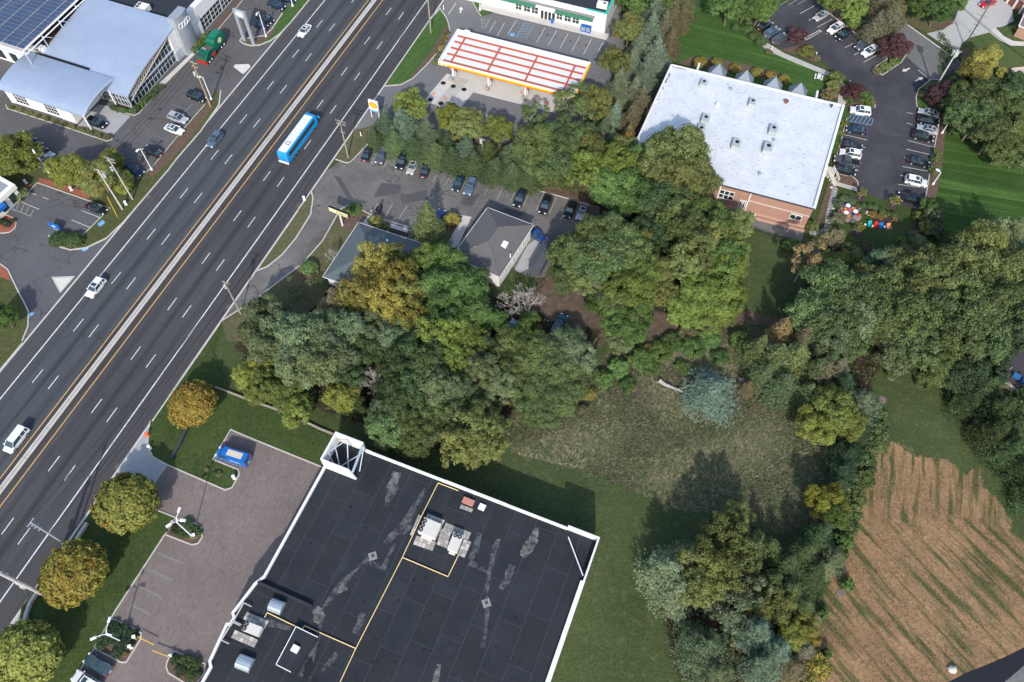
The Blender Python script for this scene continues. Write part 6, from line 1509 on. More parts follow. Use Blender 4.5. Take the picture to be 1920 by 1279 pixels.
for lb, base, h_, tip in (('white lamp post between tan pole and black car at the dealership', (397, 187), 6.6, (374, 145)), ('white lamp post beside the dark wagon on the dealership lot', (285, 319), 6.6, (259, 282)), ('white lamp post between the dealership trees and the bank lot', (92, 324), 7.2, (64, 285)), ('white lamp post by the parked cars near the twin post sign', (499, 69), 7.2, (482, 27)), ('white lamp post at the top edge of the dealership grass strip', (549, 12), 7.0, (540, -30)), ('white lamp post beside the station shop driveway', (900, 20), 7.5, (896, -25)), ('white lamp on the office lot island at the lane', (1679, 112), 4.2, (1688, 87)), ('white lamp with a flat head at the upper right of the office lot', (1766, 250), 3.6, (1775, 227)), ('white lamp with a flat head at the lower right of the office lot', (1749, 346), 3.8, (1760, 321))):
    an, L = adir(base, h_, tip); lamp(lb, base, h_, [(an, min(max(L, .5), 1.4), .1)], r=.11)
for i, (u, v, lb) in enumerate(((1446, 94, 'white bollard light by the concrete path at the topmost shrubs'), (1529, 105, 'white bollard light beside the purple corner shrub'), (1592, 162, 'white bollard light at the bend of the office path'), (1579, 37, 'white bollard light on the mulch bank above the parked cars'), (832, 18, 'white utility post at the tip of the station grass island'), (677, 255, 'white utility pipe in the rough verge of the rental lot'), (278, 817, 'small orange marker at the edge of the driveway apron'), (282, 841, 'white meter box at the kerb of the front lawn'), (255, 1196, 'white gate cabinet on the lower planted island'), (323, 1232, 'white gate cabinet on the island by the dark roofed building'), (247, 1214, 'white box on the mulch of the lower planted island'), (440, 897, 'white box at the tip of the van bay lawn'), (366, 1006, 'white box beside the upper triple armed lamp'), (50, 344, 'small white vent post on the red mulch by the bank'), (135, 357, 'grey box on the red mulch strip above the bank lot'), (237, 384, 'white capped post in the verge by the pale poles'), (571, 375, 'thin white marker post on the rental driveway island'))):
    c_ = G(u, v); k = MB(); w_ = .16 if i < 6 else .35
    k.obox(c_, rad(20), w_ * 1.6, w_ * 1.6, 0, .2); k.obox(c_, rad(20), w_, w_, .2, .95); k.obox(c_, rad(20), w_ * 1.5, w_ * 1.3, .95, 1.1)
    tag(k.build('bollard_light' if i < 4 else 'utility_box', ['cone_orange' if i == 6 else 'lamp_white']), lb, 'bollard' if i < 4 else 'utility box')
for lb, a, b_ in (('yellow barrier arm from the lower planted island', (258, 1194), (288, 1209)), ('yellow barrier arm from the island by the dark roofed building', (320, 1233), (286, 1220))):
    k = MB(); A, B = np.array(G(*a, 1)[:2]), np.array(G(*b_, 1)[:2]); k.strip([tuple(A), tuple(B)], .12, .98, 1.1); tag(k.build('barrier_arm', ['yellow_paint']), lb, 'barrier')

# ================================================================== VEHICLES
def ring(x, hw_, zb, zt, sh=.12):
    """a rounded rectangular cross section of a body at station x"""
    s_ = min(sh, hw_ * .4)
    return [(x, -hw_ + s_ * .4, zb), (x, hw_ - s_ * .4, zb), (x, hw_, zb + s_), (x, hw_, zb + (zt - zb) * .55), (x, hw_ - s_ * .5, zt - s_ * .5), (x, hw_ - s_ * 1.6, zt), (x, -hw_ + s_ * 1.6, zt), (x, -hw_ + s_ * .5, zt - s_ * .5), (x, -hw_, zb + (zt - zb) * .55), (x, -hw_, zb + s_)]


def make_car(kind):
    # station list: x, half width, belt height;  greenhouse: x of glass base/roof at front and rear
    P = dict(sedan=dict(L=4.75, w=.92, st=[(-2.37, .70, .72), (-2.25, .84, .92), (-1.6, .92, .98), (0, .93, .95), (.9, .92, .92), (1.9, .88, .80), (2.3, .76, .66), (2.37, .62, .56)], gh=(1.05, .30, -.85, -1.75), zr=1.43),
             suv=dict(L=4.75, w=.97, st=[(-2.37, .80, .85), (-2.3, .92, 1.08), (-1.6, .97, 1.12), (0, .98, 1.10), (.9, .97, 1.06), (1.9, .93, .98), (2.28, .84, .86), (2.37, .70, .72)], gh=(1.15, .45, -1.85, -2.22), zr=1.72),
             wagon=dict(L=4.7, w=.93, st=[(-2.35, .76, .78), (-2.28, .88, .98), (-1.5, .93, 1.0), (0, .94, .98), (.9, .93, .95), (1.9, .88, .82), (2.28, .78, .70), (2.35, .62, .58)], gh=(1.05, .30, -1.55, -2.15), zr=1.50),
             van=dict(L=5.1, w=.99, st=[(-2.55, .86, .95), (-2.48, .96, 1.12), (-1.6, .99, 1.12), (0, 1.0, 1.12), (1.2, .99, 1.08), (2.1, .94, .95), (2.46, .82, .80), (2.55, .68, .66)], gh=(1.7, .85, -2.3, -2.48), zr=1.85),
             pickup=dict(L=5.7, w=1.0, st=[(-2.85, .92, 1.0), (-2.80, .98, 1.08), (-1.5, 1.0, 1.08), (-.9, 1.0, 1.08), (.6, 1.0, 1.10), (1.6, .99, 1.08), (2.7, .93, 1.0), (2.85, .80, .80)], gh=(1.25, .65, -.6, -.85), zr=1.85),
             cargo=dict(L=5.6, w=1.0, st=[(-2.8, .94, 1.25), (-2.75, 1.0, 1.3), (-1.5, 1.0, 1.3), (0, 1.0, 1.3), (1.4, 1.0, 1.28), (2.2, .95, 1.1), (2.65, .86, .95), (2.8, .72, .75)], gh=(2.0, 1.35, -2.7, -2.76), zr=2.15))[kind]
    hl = P['L'] / 2; t_ = thing(kind, 'x', 'car')
    k = MB(); secs = [ring(x, w_, .24 if abs(x) < hl - .2 else .34, z) for x, w_, z in P['st']]
    k.loft(secs)
    xf, rf, rr, xr = P['gh']; zb = P['st'][3][2] - .02; zr = P['zr']; w0, w1 = P['w'] - .07, P['w'] - .24
    # roof slab and pillars in paint
    def rp(x, y, z): return (x, y, z)
    roofp = [(rf + .02, -w1), (rf + .1, 0), (rf + .02, w1), (rr, w1 + .01), (rr - .07, 0), (rr, -w1 - .01)]
    k.prism(roofp, zr - .05, [zr - .01, zr + .015, zr - .01, zr - .01, zr + .01, zr - .01], 0, True)
    for sy in (-1, 1):
        k.tube((xf, sy * w0, zb), (rf + .02, sy * w1, zr - .03), .045, .045, 4); k.tube((xr, sy * (w0 - .02), zb), (rr, sy * w1, zr - .03), .075, .06, 4)
        mx = (rf + rr) / 2 - .05; k.tube((mx, sy * (w0 + .01), zb), (mx, sy * (w1 + .01), zr - .03), .05, .05, 4)
        if kind in ('suv', 'wagon', 'van'): k.tube((rr + .55, sy * (w0 + .01), zb), (rr + .5, sy * (w1 + .01), zr - .03), .06, .05, 4)
        k.obox((xf - .12, sy * (w0 + .16)), 0, .14, .22, zb + .02, zb + .17)
        if kind in ('suv', 'wagon'): k.tube((rf - .1, sy * (w1 - .06), zr + .05), (rr + .1, sy * (w1 - .06), zr + .05), .022, .022, 4)
    if kind == 'cargo':
        for sy in (-1, 1): k.add([(.55, sy * (w0 + .012), zb), (xr, sy * (w0 + .0), zb), (rr, sy * (w1 + .03), zr - .02), (.45, sy * (w1 + .03), zr - .02)], [(0, 1, 2, 3) if sy < 0 else (3, 2, 1, 0)])
    k.build('body', ['car_paint'], t_, kind in ())
    gl = MB(); gl.add([(xf, -w0, zb), (xf, w0, zb), (xr, w0 - .02, zb), (xr, -w0 + .02, zb), (rf, -w1, zr - .04), (rf, w1, zr - .04), (rr, w1, zr - .04), (rr, -w1, zr - .04)], [(0, 1, 5, 4), (1, 2, 6, 5), (2, 3, 7, 6), (3, 0, 4, 7), (4, 5, 6, 7)]); gl.build('windows', ['car_glass'], t_)
    wr = .33 if kind in ('sedan', 'wagon') else .38
    for x in (hl * .63, -hl * .60):
        for sy in (-1, 1):
            k = MB(); k.tube((x, sy * (P['w'] - .22), wr), (x, sy * (P['w'] + .012), wr), wr, wr, 14); wh = k.build('wheel', ['rubber'], t_)
            k = MB(); k.tube((x, sy * (P['w'] + .012), wr), (x, sy * (P['w'] + .022), wr), wr * .66, wr * .62, 10); k.build('rim', ['rim'], wh)
    for sy in (-1, 1):
        k = MB(); k.obox((hl - .14, sy * P['w'] * .66), sy * -.35, .26, .34, P['st'][-2][2] - .12, P['st'][-2][2] + .035); k.build('headlight', ['lamp_white'], t_)
        k = MB(); k.obox((-hl + .07, sy * P['w'] * .70), 0, .16, .30, P['st'][1][2] - .26, P['st'][1][2] - .04); k.build('tail_light', ['lamp_red'], t_)
    k = MB(); k.obox((hl - .03, 0), 0, .12, P['w'] * .8, .38, .60); k.obox((-hl + .01, 0), 0, .07, .5, .55, .68, 1); k.build('grille', ['black_trim', 'lamp_white'], t_)
    if kind == 'pickup':
        k = MB(); k.prism([(-2.68, -.80), (-.95, -.80), (-.95, .80), (-2.68, .80)], 1.081, 1.09); k.build('bed', ['black_trim'], t_)
    if kind in ('suv', 'sedan'):
        k = MB(); k.prism([(rf - .12, -w1 + .2), (rf - .12, w1 - .2), (rf - .85, w1 - .2), (rf - .85, -w1 + .2)], zr + .005, zr + .026); k.build('sunroof', ['car_glass'], t_)
    if kind == 'cargo':
        k = MB(); k.prism([(.6, -.5), (.6, .5), (-2.0, .5), (-2.0, -.5)], zr + .02, zr + .07); k.build('roof_panel', ['rail_tan'], t_)
        for sy in (-1, 1):
            k = MB()
            for i in range(9): k.obox((-.2 - i * .2, sy * 1.005), 0, .13, .02, 1.42, 1.60 + .05 * (i % 3))
            k.build('side_lettering', ['white_wall'], t_)
    return t_


PROTO = {q: make_car(q) for q in ('sedan', 'suv', 'wagon', 'van', 'pickup', 'cargo')}
PAINT = dict(white=(.76, .77, .78), black=(.010, .011, .014), silver=(.40, .43, .46), navy=(.012, .022, .055), grey=(.075, .085, .095), green=(.012, .035, .034), blue=(.015, .06, .24), red=(.5, .008, .012), beige=(.42, .40, .36), teal=(.04, .085, .105), steel=(.10, .145, .20), lightblue=(.34, .42, .50), vanblue=(.008, .14, .50), cyanblue=(.05, .13, .17))
NAMES = dict(sedan='sedan', suv='suv', wagon='hatchback', van='minivan', pickup='pickup_truck', cargo='cargo_van')
WORD = dict(sedan='sedan', suv='SUV', wagon='hatchback', van='minivan', pickup='pickup truck', cargo='cargo van')
CWORD = dict(white='white', black='black', silver='silver', navy='dark blue', grey='dark grey', green='dark green', blue='blue', red='red', beige='pale beige', teal='grey teal', steel='slate blue', lightblue='pale blue', vanblue='bright blue', cyanblue='dull blue green')
CARS = []
def car(kind, col, u, v, du, dv, label, group=None, sc_=1.0, ang=None):
    a = head(u, v, du, dv) if ang is None else ang
    t_ = copy_tree(PROTO[kind]); t_.name = NAMES[kind]; p_ = G(u, v, .6)
    t_.location = (p_[0], p_[1], .035); t_.rotation_euler.z = a; t_.scale = (sc_,) * 3; t_['category'] = {'pickup': 'pickup', 'cargo': 'van', 'van': 'minivan'}.get(kind, 'car')
    t_['label'] = f"{CWORD[col]} {WORD[kind]} {label}"
    if group: t_['group'] = group
    for ch in t_.children:
        if ch.name.startswith('body'): ch.color = (*PAINT[col], 1)
    return t_
HD = math.atan2(SV[1], SV[0]); BK = HD + math.pi
car('sedan', 'white', 571, 58, 0, 0, 'driving down the highway, nearest the top edge', 'cars on the highway', ang=BK)
car('suv', 'steel', 403, 263, 0, 0, 'driving down the highway below the dealership', 'cars on the highway', ang=BK)
car('suv', 'white', 180, 540, 0, 0, 'driving down the highway beside the bank driveway', 'cars on the highway', ang=BK)
car('van', 'white', 31, 825, 0, 0, 'driving down the highway at the left edge', 'cars on the highway', ang=BK)
GD = 'cars on the dealership lot'
car('suv', 'black', 369, 182, 10, 4, 'parked beside the tan utility pole', GD); car('suv', 'silver', 334, 222, 10, 3.6, 'parked above the white sedan on the dealership lot', GD); car('sedan', 'white', 327, 243, 10, 3.6, 'parked below the silver car on the dealership lot', GD)
car('wagon', 'black', 286, 284, -10, -5, 'parked alone on the lower dealership lot', GD); car('suv', 'black', 182, 231, 10, 3.6, 'coming out from under the low service wing', GD); car('wagon', 'navy', 252, 319, 10, 5, 'half hidden beside the pale pole pair', GD)
for i, (u, v, c_, k_) in enumerate(((84, 299, 'silver', 'sedan'), (71, 289, 'black', 'sedan'), (62, 280, 'navy', 'suv'), (50, 270, 'navy', 'sedan'), (34, 261, 'navy', 'wagon'))): car(k_, c_, u, v, 10, -8.5, ['parked between the two dealership trees under a lamp', 'parked directly left of the silver sedan between the trees', 'third from the right between the dealership trees', 'fourth from the right beside the leftmost tree', 'half hidden behind the leftmost dealership tree'][i], GD)
for u, v, c_, k_, lb in ((519, 11, 'navy', 'suv', 'parked second from the top by the twin post sign'), (538, -1, 'navy', 'sedan', 'parked at the top edge by the twin post sign'), (497, 36, 'black', 'sedan', 'parked second nearest the twin post sign'), (486, 47, 'navy', 'suv', 'parked nearest the twin post sign')): car(k_, c_, u, v, 10, 4, lb, GD)
car('sedan', 'black', 181, 391, 10, 4.2, 'parked alone in the bank lot')
GH = 'cars in the rental lot'
for u, v, c_, k_, up, lb in ((689, 288, 'black', 'sedan', 1, 'leftmost in the top row of the rental lot'), (716, 293, 'grey', 'suv', -1, 'second from the left in the rental row'), (754, 303, 'black', 'suv', -1, 'third from the left in the rental row'), (774, 312, 'beige', 'sedan', -1, 'between two black cars in the rental row'), (799, 318, 'black', 'sedan', 1, 'fifth from the left in the rental row'), (860, 343, 'green', 'sedan', -1, 'left one of the middle pair in the rental row'), (882, 351, 'steel', 'suv', -1, 'right one of the middle pair in the rental row'), (975, 373, 'black', 'suv', -1, 'in front of the white walled house in the rental row'), (1023, 386, 'black', 'suv', -1, 'fourth from the right in the rental row'), (1069, 393, 'black', 'wagon', -1, 'beside the silver car at the right of the rental row'), (1092, 397, 'silver', 'sedan', -1, 'rightmost in the rental row under the tree'), (822, 409, 'blue', 'wagon', 1, 'half hidden behind the tall spruce')): car(k_, c_, u, v, 4.6 * up, -10 * up, lb, GH)
car('pickup', 'blue', 1006, 440, 7, 5, 'parked against the right wall of the white walled house', GH, .85); car('sedan', 'cyanblue', 1049, 607, 6, -10, 'standing on the bare earth behind the rental house', GH); car('sedan', 'lightblue', 957, 617, 6, -10, 'half hidden in the trees behind the rental house', GH)
GO = 'cars in the office lot'
for u, v, c_, k_, du, dv, lb in ((1434, 48, 'black', 'wagon', 10, -6, 'topmost of the three by the round topiary shrubs'), (1447, 61, 'steel', 'suv', 10, -6, 'middle of the three by the round topiary shrubs'), (1462, 73, 'grey', 'suv', 10, -6, 'lowest of the three by the round topiary shrubs'), (1539, 30, 'silver', 'sedan', -10, 6, 'topmost in the upper right row of the office lot'), (1566, 54, 'white', 'suv', -10, 6, 'second from the top in the upper right row of the office lot'), (1581, 66, 'black', 'suv', -10, 6, 'third from the top in the upper right row of the office lot'), (1617, 85, 'grey', 'suv', -10, 6, 'second from the lane in the upper right row of the office lot'), (1630, 97, 'white', 'suv', -10, 6, 'nearest the planted island in the upper right row of the office lot'),
        (1613, 209, 'white', 'suv', -10, -1.6, 'topmost in the row beside the white roof'), (1606, 244, 'navy', 'sedan', -10, -1.6, 'second from the top in the row beside the white roof'), (1597, 273, 'black', 'sedan', 10, 2.2, 'third from the top in the row beside the white roof'), (1594, 289, 'white', 'suv', -10, -2, 'fourth from the top in the row beside the white roof'), (1587, 304, 'grey', 'pickup', -10, -2, 'fifth from the top in the row beside the white roof'), (1584, 320, 'black', 'suv', 10, 2.6, 'lowest in the row beside the white roof'),
        (1741, 212, 'silver', 'sedan', -10, -2.6, 'topmost in the right row of the office lot'), (1740, 228, 'black', 'suv', 10, 2.6, 'second from the top in the right row of the office lot'), (1739, 243, 'silver', 'sedan', -10, -2.6, 'third from the top in the right row of the office lot'), (1730, 257, 'black', 'suv', 10, 2.6, 'fourth from the top in the right row of the office lot'), (1722, 304, 'black', 'sedan', 10, 2.6, 'fifth from the top in the right row of the office lot'), (1717, 341, 'white', 'suv', 10, 2.4, 'second from the bottom in the right row of the office lot'), (1708, 373, 'black', 'pickup', -10, -2.2, 'lowest in the right row of the office lot')): car(k_, c_, u, v, du, dv, lb, GO)
car('sedan', 'red', 1852, 6, -10, 4, 'on the paved driveway at the top right')
car('cargo', 'vanblue', 438, 857, -10, -3.2, 'with a tan roof panel in the lawn bay', sc_=1.1)
car('sedan', 'teal', 184, 1246, -10, -6, 'parked on the paved lot at the bottom left'); car('suv', 'white', 163, 1279, -10, -6, 'cut by the bottom edge on the paved lot')
for q in PROTO.values(): drop_tree(q)

# coach
def coach():
    o_ = W(-91.1, 104.1)
    t_ = thing('coach', 'long bright blue coach with a white roof driving up the highway', 'bus', (0, 0, 0))
    k = MB(); st = [(-6.75, 1.16, 3.25), (-6.65, 1.27, 3.4), (-5, 1.29, 3.42), (5.6, 1.29, 3.42), (6.3, 1.27, 3.3), (6.75, 1.18, 2.6), (6.85, 1.1, 1.4)]
    k.loft([ring(x, w_, .38, z, .22) for x, w_, z in st]); k.build('body', [M('coach_blue', (.02, .30, .62), .4, .04, .5)], t_)
    k = MB(); k.prism([(-6.35, -.98), (5.5, -.98), (5.5, .98), (-6.35, .98)], 3.425, 3.47); rf = k.build('roof_panel', ['white_wall'], t_)
    k = MB()
    k.strip([(-4.1, -.42), (-3.2, -.42), (-3.2, .42), (-4.1, .42)], .12, 3.47, 3.5, 0, True); k.build('hatch', ['dark_metal'], rf)
    for i in range(7): k = MB(); k.prism([(-2.2 + i * 1.05, -.95), (-2.16 + i * 1.05, -.95), (-2.16 + i * 1.05, .95), (-2.2 + i * 1.05, .95)], 3.47, 3.49); k.build('roof_rib', ['unit_grey'], rf)
    for sy in (-1, 1):
        for i in range(8):
            k = MB(); x0 = -5.9 + i * 1.42; y0 = sy * 1.285; y1 = sy * 1.31; k.prism([(x0, y0), (x0 + 1.39, y0), (x0 + 1.39, y1), (x0, y1)], 1.95, 2.98, 0, True); k.build('window', ['car_glass'], t_)
        k = MB()
        for i in range(6): x0 = -4.2 + i * 1.5; k.prism([(x0, sy * 1.285), (x0 + 1.3, sy * 1.285), (x0 + 1.3, sy * 1.298), (x0, sy * 1.298)], .7, 1.35, 0, True)
        k.build('luggage_door', ['coach_blue'], t_)
        for x in (4.3, -3.1, -4.35):
            k = MB(); k.tube((x, sy * 1.0, .5), (x, sy * 1.31, .5), .5, .5, 14); wh = k.build('wheel', ['rubber'], t_); k = MB(); k.tube((x, sy * 1.31, .5), (x, sy * 1.325, .5), .28, .26, 10); k.build('rim', ['rim'], wh)
        k = MB(); k.tube((6.5, sy * 1.2, 2.8), (7.0, sy * 1.5, 2.6), .05); k.obox((7.0, sy * 1.5), 0, .18, .3, 1.9, 2.6); k.build('mirror', ['coach_blue'], t_)
        k = MB(); k.obox((6.72, sy * .85), 0, .2, .36, .75, .98); k.build('headlight', ['lamp_white'], t_); k = MB(); k.obox((-6.72, sy * .98), 0, .1, .2, .9, 1.5); k.build('tail_light', ['lamp_red'], t_)
    k = MB(); k.add([(6.86, -1.0, 1.45), (6.86, 1.0, 1.45), (6.5, 1.08, 3.0), (6.5, -1.08, 3.0)], [(0, 1, 2, 3)]); k.build('windscreen', ['car_glass'], t_)
    k = MB(); k.obox((-6.8, 0), 0, .22, 2.5, .35, .75); k.build('rear_bumper', ['white_wall'], t_)
    k = MB()
    for i in range(4): k.obox((-6.7, 0), 0, .12, 1.7, 1.1 + i * .28, 1.2 + i * .28)
    k.build('rear_grille', ['sign_blue'], t_)
    t_.location = (o_[0], o_[1], .035); t_.rotation_euler.z = HD
coach()

# green refuse truck (front at the lower left)
def refuse_truck():
    t_ = thing('refuse_truck', 'green front loading refuse truck with a red bumper outside the showroom', 'truck')
    k = MB(); k.prism([(-4.6, -.95), (4.2, -.95), (4.2, .95), (-4.6, .95)], .7, 1.0); k.build('chassis', ['black_trim'], t_)
    k = MB(); k.loft([ring(x, w_, 1.05, z, .25) for x, w_, z in ((-4.7, 1.05, 2.6), (-4.4, 1.25, 3.55), (-3.2, 1.27, 3.85), (-.6, 1.27, 3.85), (.1, 1.25, 3.3))]); bd = k.build('refuse_body', ['truck_green'], t_)
    k = MB(); k.prism([(-4.2, -.9), (-1.2, -.9), (-1.2, .9), (-4.2, .9)], 3.851, 3.93); k.build('roof_hatch', [M('truck_green_pale', (.015, .17, .11), .5, .1, .8)], bd)
    for x in (-3.7, -2.8, -1.9, -1.0):
        k = MB(); k.obox((x, 0), 0, .12, 2.6, 1.1, 3.6); k.build('body_rib', ['truck_green'], bd)
    k = MB(); k.prism([(.1, -1.2), (2.1, -1.2), (2.1, 1.2), (.1, 1.2)], 1.0, 2.4); k.build('hopper', ['truck_green'], t_)
    k = MB(); k.prism([(.35, -.95), (1.9, -.95), (1.9, .95), (.35, .95)], 2.4, 2.44); k.build('hopper_floor', ['bark'], t_)
    k = MB(); k.loft([ring(x, w_, .8, z, .15) for x, w_, z in ((2.2, 1.15, 2.75), (2.5, 1.2, 2.85), (3.6, 1.2, 2.8), (4.0, 1.15, 1.9), (4.15, 1.1, 1.3))]); cb = k.build('cab', ['truck_green'], t_)
    k = MB(); k.add([(3.72, -1.0, 2.68), (3.72, 1.0, 2.68), (4.02, 1.0, 1.95), (4.02, -1.0, 1.95)], [(3, 2, 1, 0)]); k.build('windscreen', ['car_glass'], cb)
    for sy in (-1, 1): k = MB(); k.prism([(2.6, sy * 1.19), (3.5, sy * 1.19), (3.5, sy * 1.215), (2.6, sy * 1.215)], 1.9, 2.6, 0, True); k.build('side_window', ['car_glass'], cb)
    k = MB(); k.obox((4.35, 0), 0, .35, 2.5, .5, 1.1); k.build('bumper', ['red_paint'], t_)
    for sy in (-1, 1):
        k = MB(); k.tube((.4, sy * 1.4, 2.2), (2.6, sy * 1.45, 3.3), .13); k.tube((2.6, sy * 1.45, 3.3), (4.8, sy * 1.45, 1.9), .13); k.tube((4.8, sy * 1.45, 1.9), (5.6, sy * 1.1, 1.6), .09); k.build('lift_arm', ['truck_green'], t_)
        for x in (3.4, 2.3, -2.2, -3.4):
            k = MB(); k.tube((x, sy * .85, .52), (x, sy * 1.25, .52), .52, .52, 14); wh = k.build('wheel', ['rubber'], t_); k = MB(); k.tube((x, sy * 1.25, .52), (x, sy * 1.27, .52), .3, .26, 10); k.build('rim', ['hub_white'], wh)
        k = MB(); k.obox((.9, sy * 1.12), 0, 1.1, .4, .6, 1.3); k.build('tool_box', ['red_paint'], t_)
        k = MB(); n_ = 16; c_ = (-2.3, sy * 1.29, 2.6)
        k.add([(c_[0] + .75 * math.cos(2 * math.pi * i / n_) * (1.15 if i % 2 else .95), c_[1], c_[2] + .62 * math.sin(2 * math.pi * i / n_) * (1.15 if i % 2 else .95)) for i in range(n_)], [tuple(range(n_))]); k.build('emblem', ['sign_cream'], t_)
        k = MB(); k.obox((-4.72, sy * .9), 0, .08, .3, 1.2, 1.6); k.build('tail_light', ['lamp_red'], t_)
    k = MB(); k.tube((1.5, -.9, 2.6), (2.0, -.4, 2.9), .25, .2, 8); k.tube((2.15, .3, 2.4), (2.2, .3, 3.1), .12, .12, 8); k.build('engine_stack', ['unit_grey'], t_)
    p_ = G(397, 93, 1.2); t_.location = (p_[0], p_[1], .035); t_.rotation_euler.z = math.atan2(*(np.array(G(374, 123)[:2]) - np.array(G(413, 76)[:2]))[::-1])
refuse_truck()

# motorcycle beside the rental walk
def motorcycle(u, v, an):
    t_ = thing('motorcycle', 'black motorcycle parked by the bush at the rental walk', 'motorcycle')
    for x in (-.72, .75):
        k = MB()
        for i in range(14): a, b_ = 2 * math.pi * i / 14, 2 * math.pi * (i + 1) / 14; k.tube((x + .28 * math.cos(a), 0, .33 + .28 * math.sin(a)), (x + .28 * math.cos(b_), 0, .33 + .28 * math.sin(b_)), .07, .07, 6, 0, False)
        k.tube((x, -.05, .33), (x, .05, .33), .16, .16, 8); k.build('wheel', ['rubber'], t_)
    k = MB(); k.loft([ring(x, w_, zb, z, .08) for x, w_, zb, z in ((-.95, .12, .65, .78), (-.5, .2, .55, .85), (0, .2, .4, .85), (.25, .22, .4, 1.02), (.55, .12, .6, .98))]); k.build('frame', ['black_trim'], t_)
    k = MB(); k.loft([ring(x, w_, .82, z, .06) for x, w_, z in ((-.8, .14, .9), (-.3, .2, .93), (.05, .14, .92))]); k.build('seat', ['dark_metal'], t_)
    k = MB(); k.tube((.75, 0, .33), (.5, 0, 1.05), .05); k.tube((.5, -.42, 1.12), (.5, .42, 1.12), .03); k.obox((.62, 0), 0, .1, .5, 1.0, 1.4); k.build('handlebar', ['dark_metal'], t_)
    for sy in (-1, 1): k = MB(); k.obox((-.6, sy * .36), 0, .6, .28, .5, .95); k.build('pannier', ['black_trim'], t_)
    p_ = G(u, v); t_.location = (p_[0], p_[1], .035); t_.rotation_euler.z = an; t_.scale = (1.15,) * 3
motorcycle(713, 394, head(713, 394, 4, -8))

# ================================================================== PEOPLE
def person(label, u, v, facing, J, cloth, legs, skin_r=None):
    """one continuous body grown over a skeleton; shirt, trousers and hair are its children"""
    p_ = G(u, v); t_ = thing('person', label, 'person', (p_[0], p_[1], .035))
    def grow(nm, verts, edges, radii, mt, parent):
        me_ = bpy.data.meshes.new(nm); me_.from_pydata(verts, edges, []); o = link(nm, me_, None)
        md = o.modifiers.new('skin', 'SKIN'); me_.skin_vertices[0].data[0].use_root = True
        for i, r_ in enumerate(radii): me_.skin_vertices[0].data[i].radius = (r_, r_ if not isinstance(r_, tuple) else r_[1])
        sb_ = o.modifiers.new('sub', 'SUBSURF'); sb_.levels = 1; sb_.render_levels = 1
        dg = bpy.context.evaluated_depsgraph_get(); m2 = bpy.data.meshes.new_from_object(o.evaluated_get(dg)); bpy.data.objects.remove(o)
        m2.materials.clear(); m2.materials.append(MATS[mt]); o2 = link(nm, m2, parent); o2.rotation_euler.z = facing
        return o2
    V = J['v']; E_ = [(0, 1), (1, 2), (2, 3), (3, 4), (2, 5), (5, 6), (6, 7), (2, 8), (8, 9), (9, 10), (0, 11), (11, 12), (12, 13), (13, 14), (0, 15), (15, 16), (16, 17), (17, 18)]
    R_ = [.12, .13, .12, .06, .10, .06, .05, .035, .06, .05, .035, .09, .075, .05, .04, .09, .075, .05, .04]
    grow('body', V, E_, R_, 'skin', t_)
    grow('shirt', [V[0], V[1], V[2], V[5], [(V[5][i] * .4 + V[6][i] * .6) for i in range(3)], V[8], [(V[8][i] * .4 + V[9][i] * .6) for i in range(3)]], [(0, 1), (1, 2), (2, 3), (3, 4), (2, 5), (5, 6)], [.155, .165, .15, .085, .075, .085, .075], cloth, t_)
    mid = lambda a, b_, f_: [a[i] * (1 - f_) + b_[i] * f_ for i in range(3)]
    f_ = J.get('leg', 1.0)
    grow('trousers', [V[0], V[11], V[12], mid(V[12], V[13], f_), V[15], V[16], mid(V[16], V[17], f_)], [(0, 1), (1, 2), (2, 3), (0, 4), (4, 5), (5, 6)], [.15, .115, .09, .07, .115, .09, .07], legs, t_)
    hd = V[4]; k = MB(); k.tube((hd[0], hd[1], hd[2] + .0), (hd[0], hd[1], hd[2] + .13), .115, .06, 10); o = link('hair', k.mesh('hair', ['hair']), t_); o.rotation_euler.z = facing
    return t_
STAND = [(0, 0, .95), (0, 0, 1.15), (0, 0, 1.40), (.02, 0, 1.52), (.04, 0, 1.66), (0, .19, 1.40), (.0, .25, 1.12), (.06, .26, .86), (0, -.19, 1.40), (.0, -.25, 1.12), (.06, -.26, .86), (0, .10, .90), (.02, .11, .50), (-.01, .11, .09), (.14, .12, .04), (0, -.10, .90), (.02, -.11, .50), (-.01, -.11, .09), (.14, -.12, .04)]
WALK = [(0, 0, .93), (.03, 0, 1.13), (.06, 0, 1.38), (.09, 0, 1.50), (.12, 0, 1.64), (.06, .19, 1.38), (-.08, .25, 1.12), (.0, .26, .88), (.06, -.19, 1.38), (.14, -.25, 1.12), (.32, -.24, .95), (0, .10, .88), (.22, .11, .50), (.30, .11, .09), (.44, .12, .05), (0, -.10, .88), (-.05, -.11, .48), (-.32, -.11, .13), (-.2, -.12, .05)]
person('person in a white shirt and grey shorts standing left of the motorcycle', 698, 402, head(698, 402, 8, 2), dict(v=STAND, leg=.1), 'white_wall', 'cloth_grey')
person('person in a red shirt and pale trousers walking across the rental lot', 822.5, 386, head(822, 386, 6, 4), dict(v=WALK, leg=.9), 'red_paint', 'stone_pale')

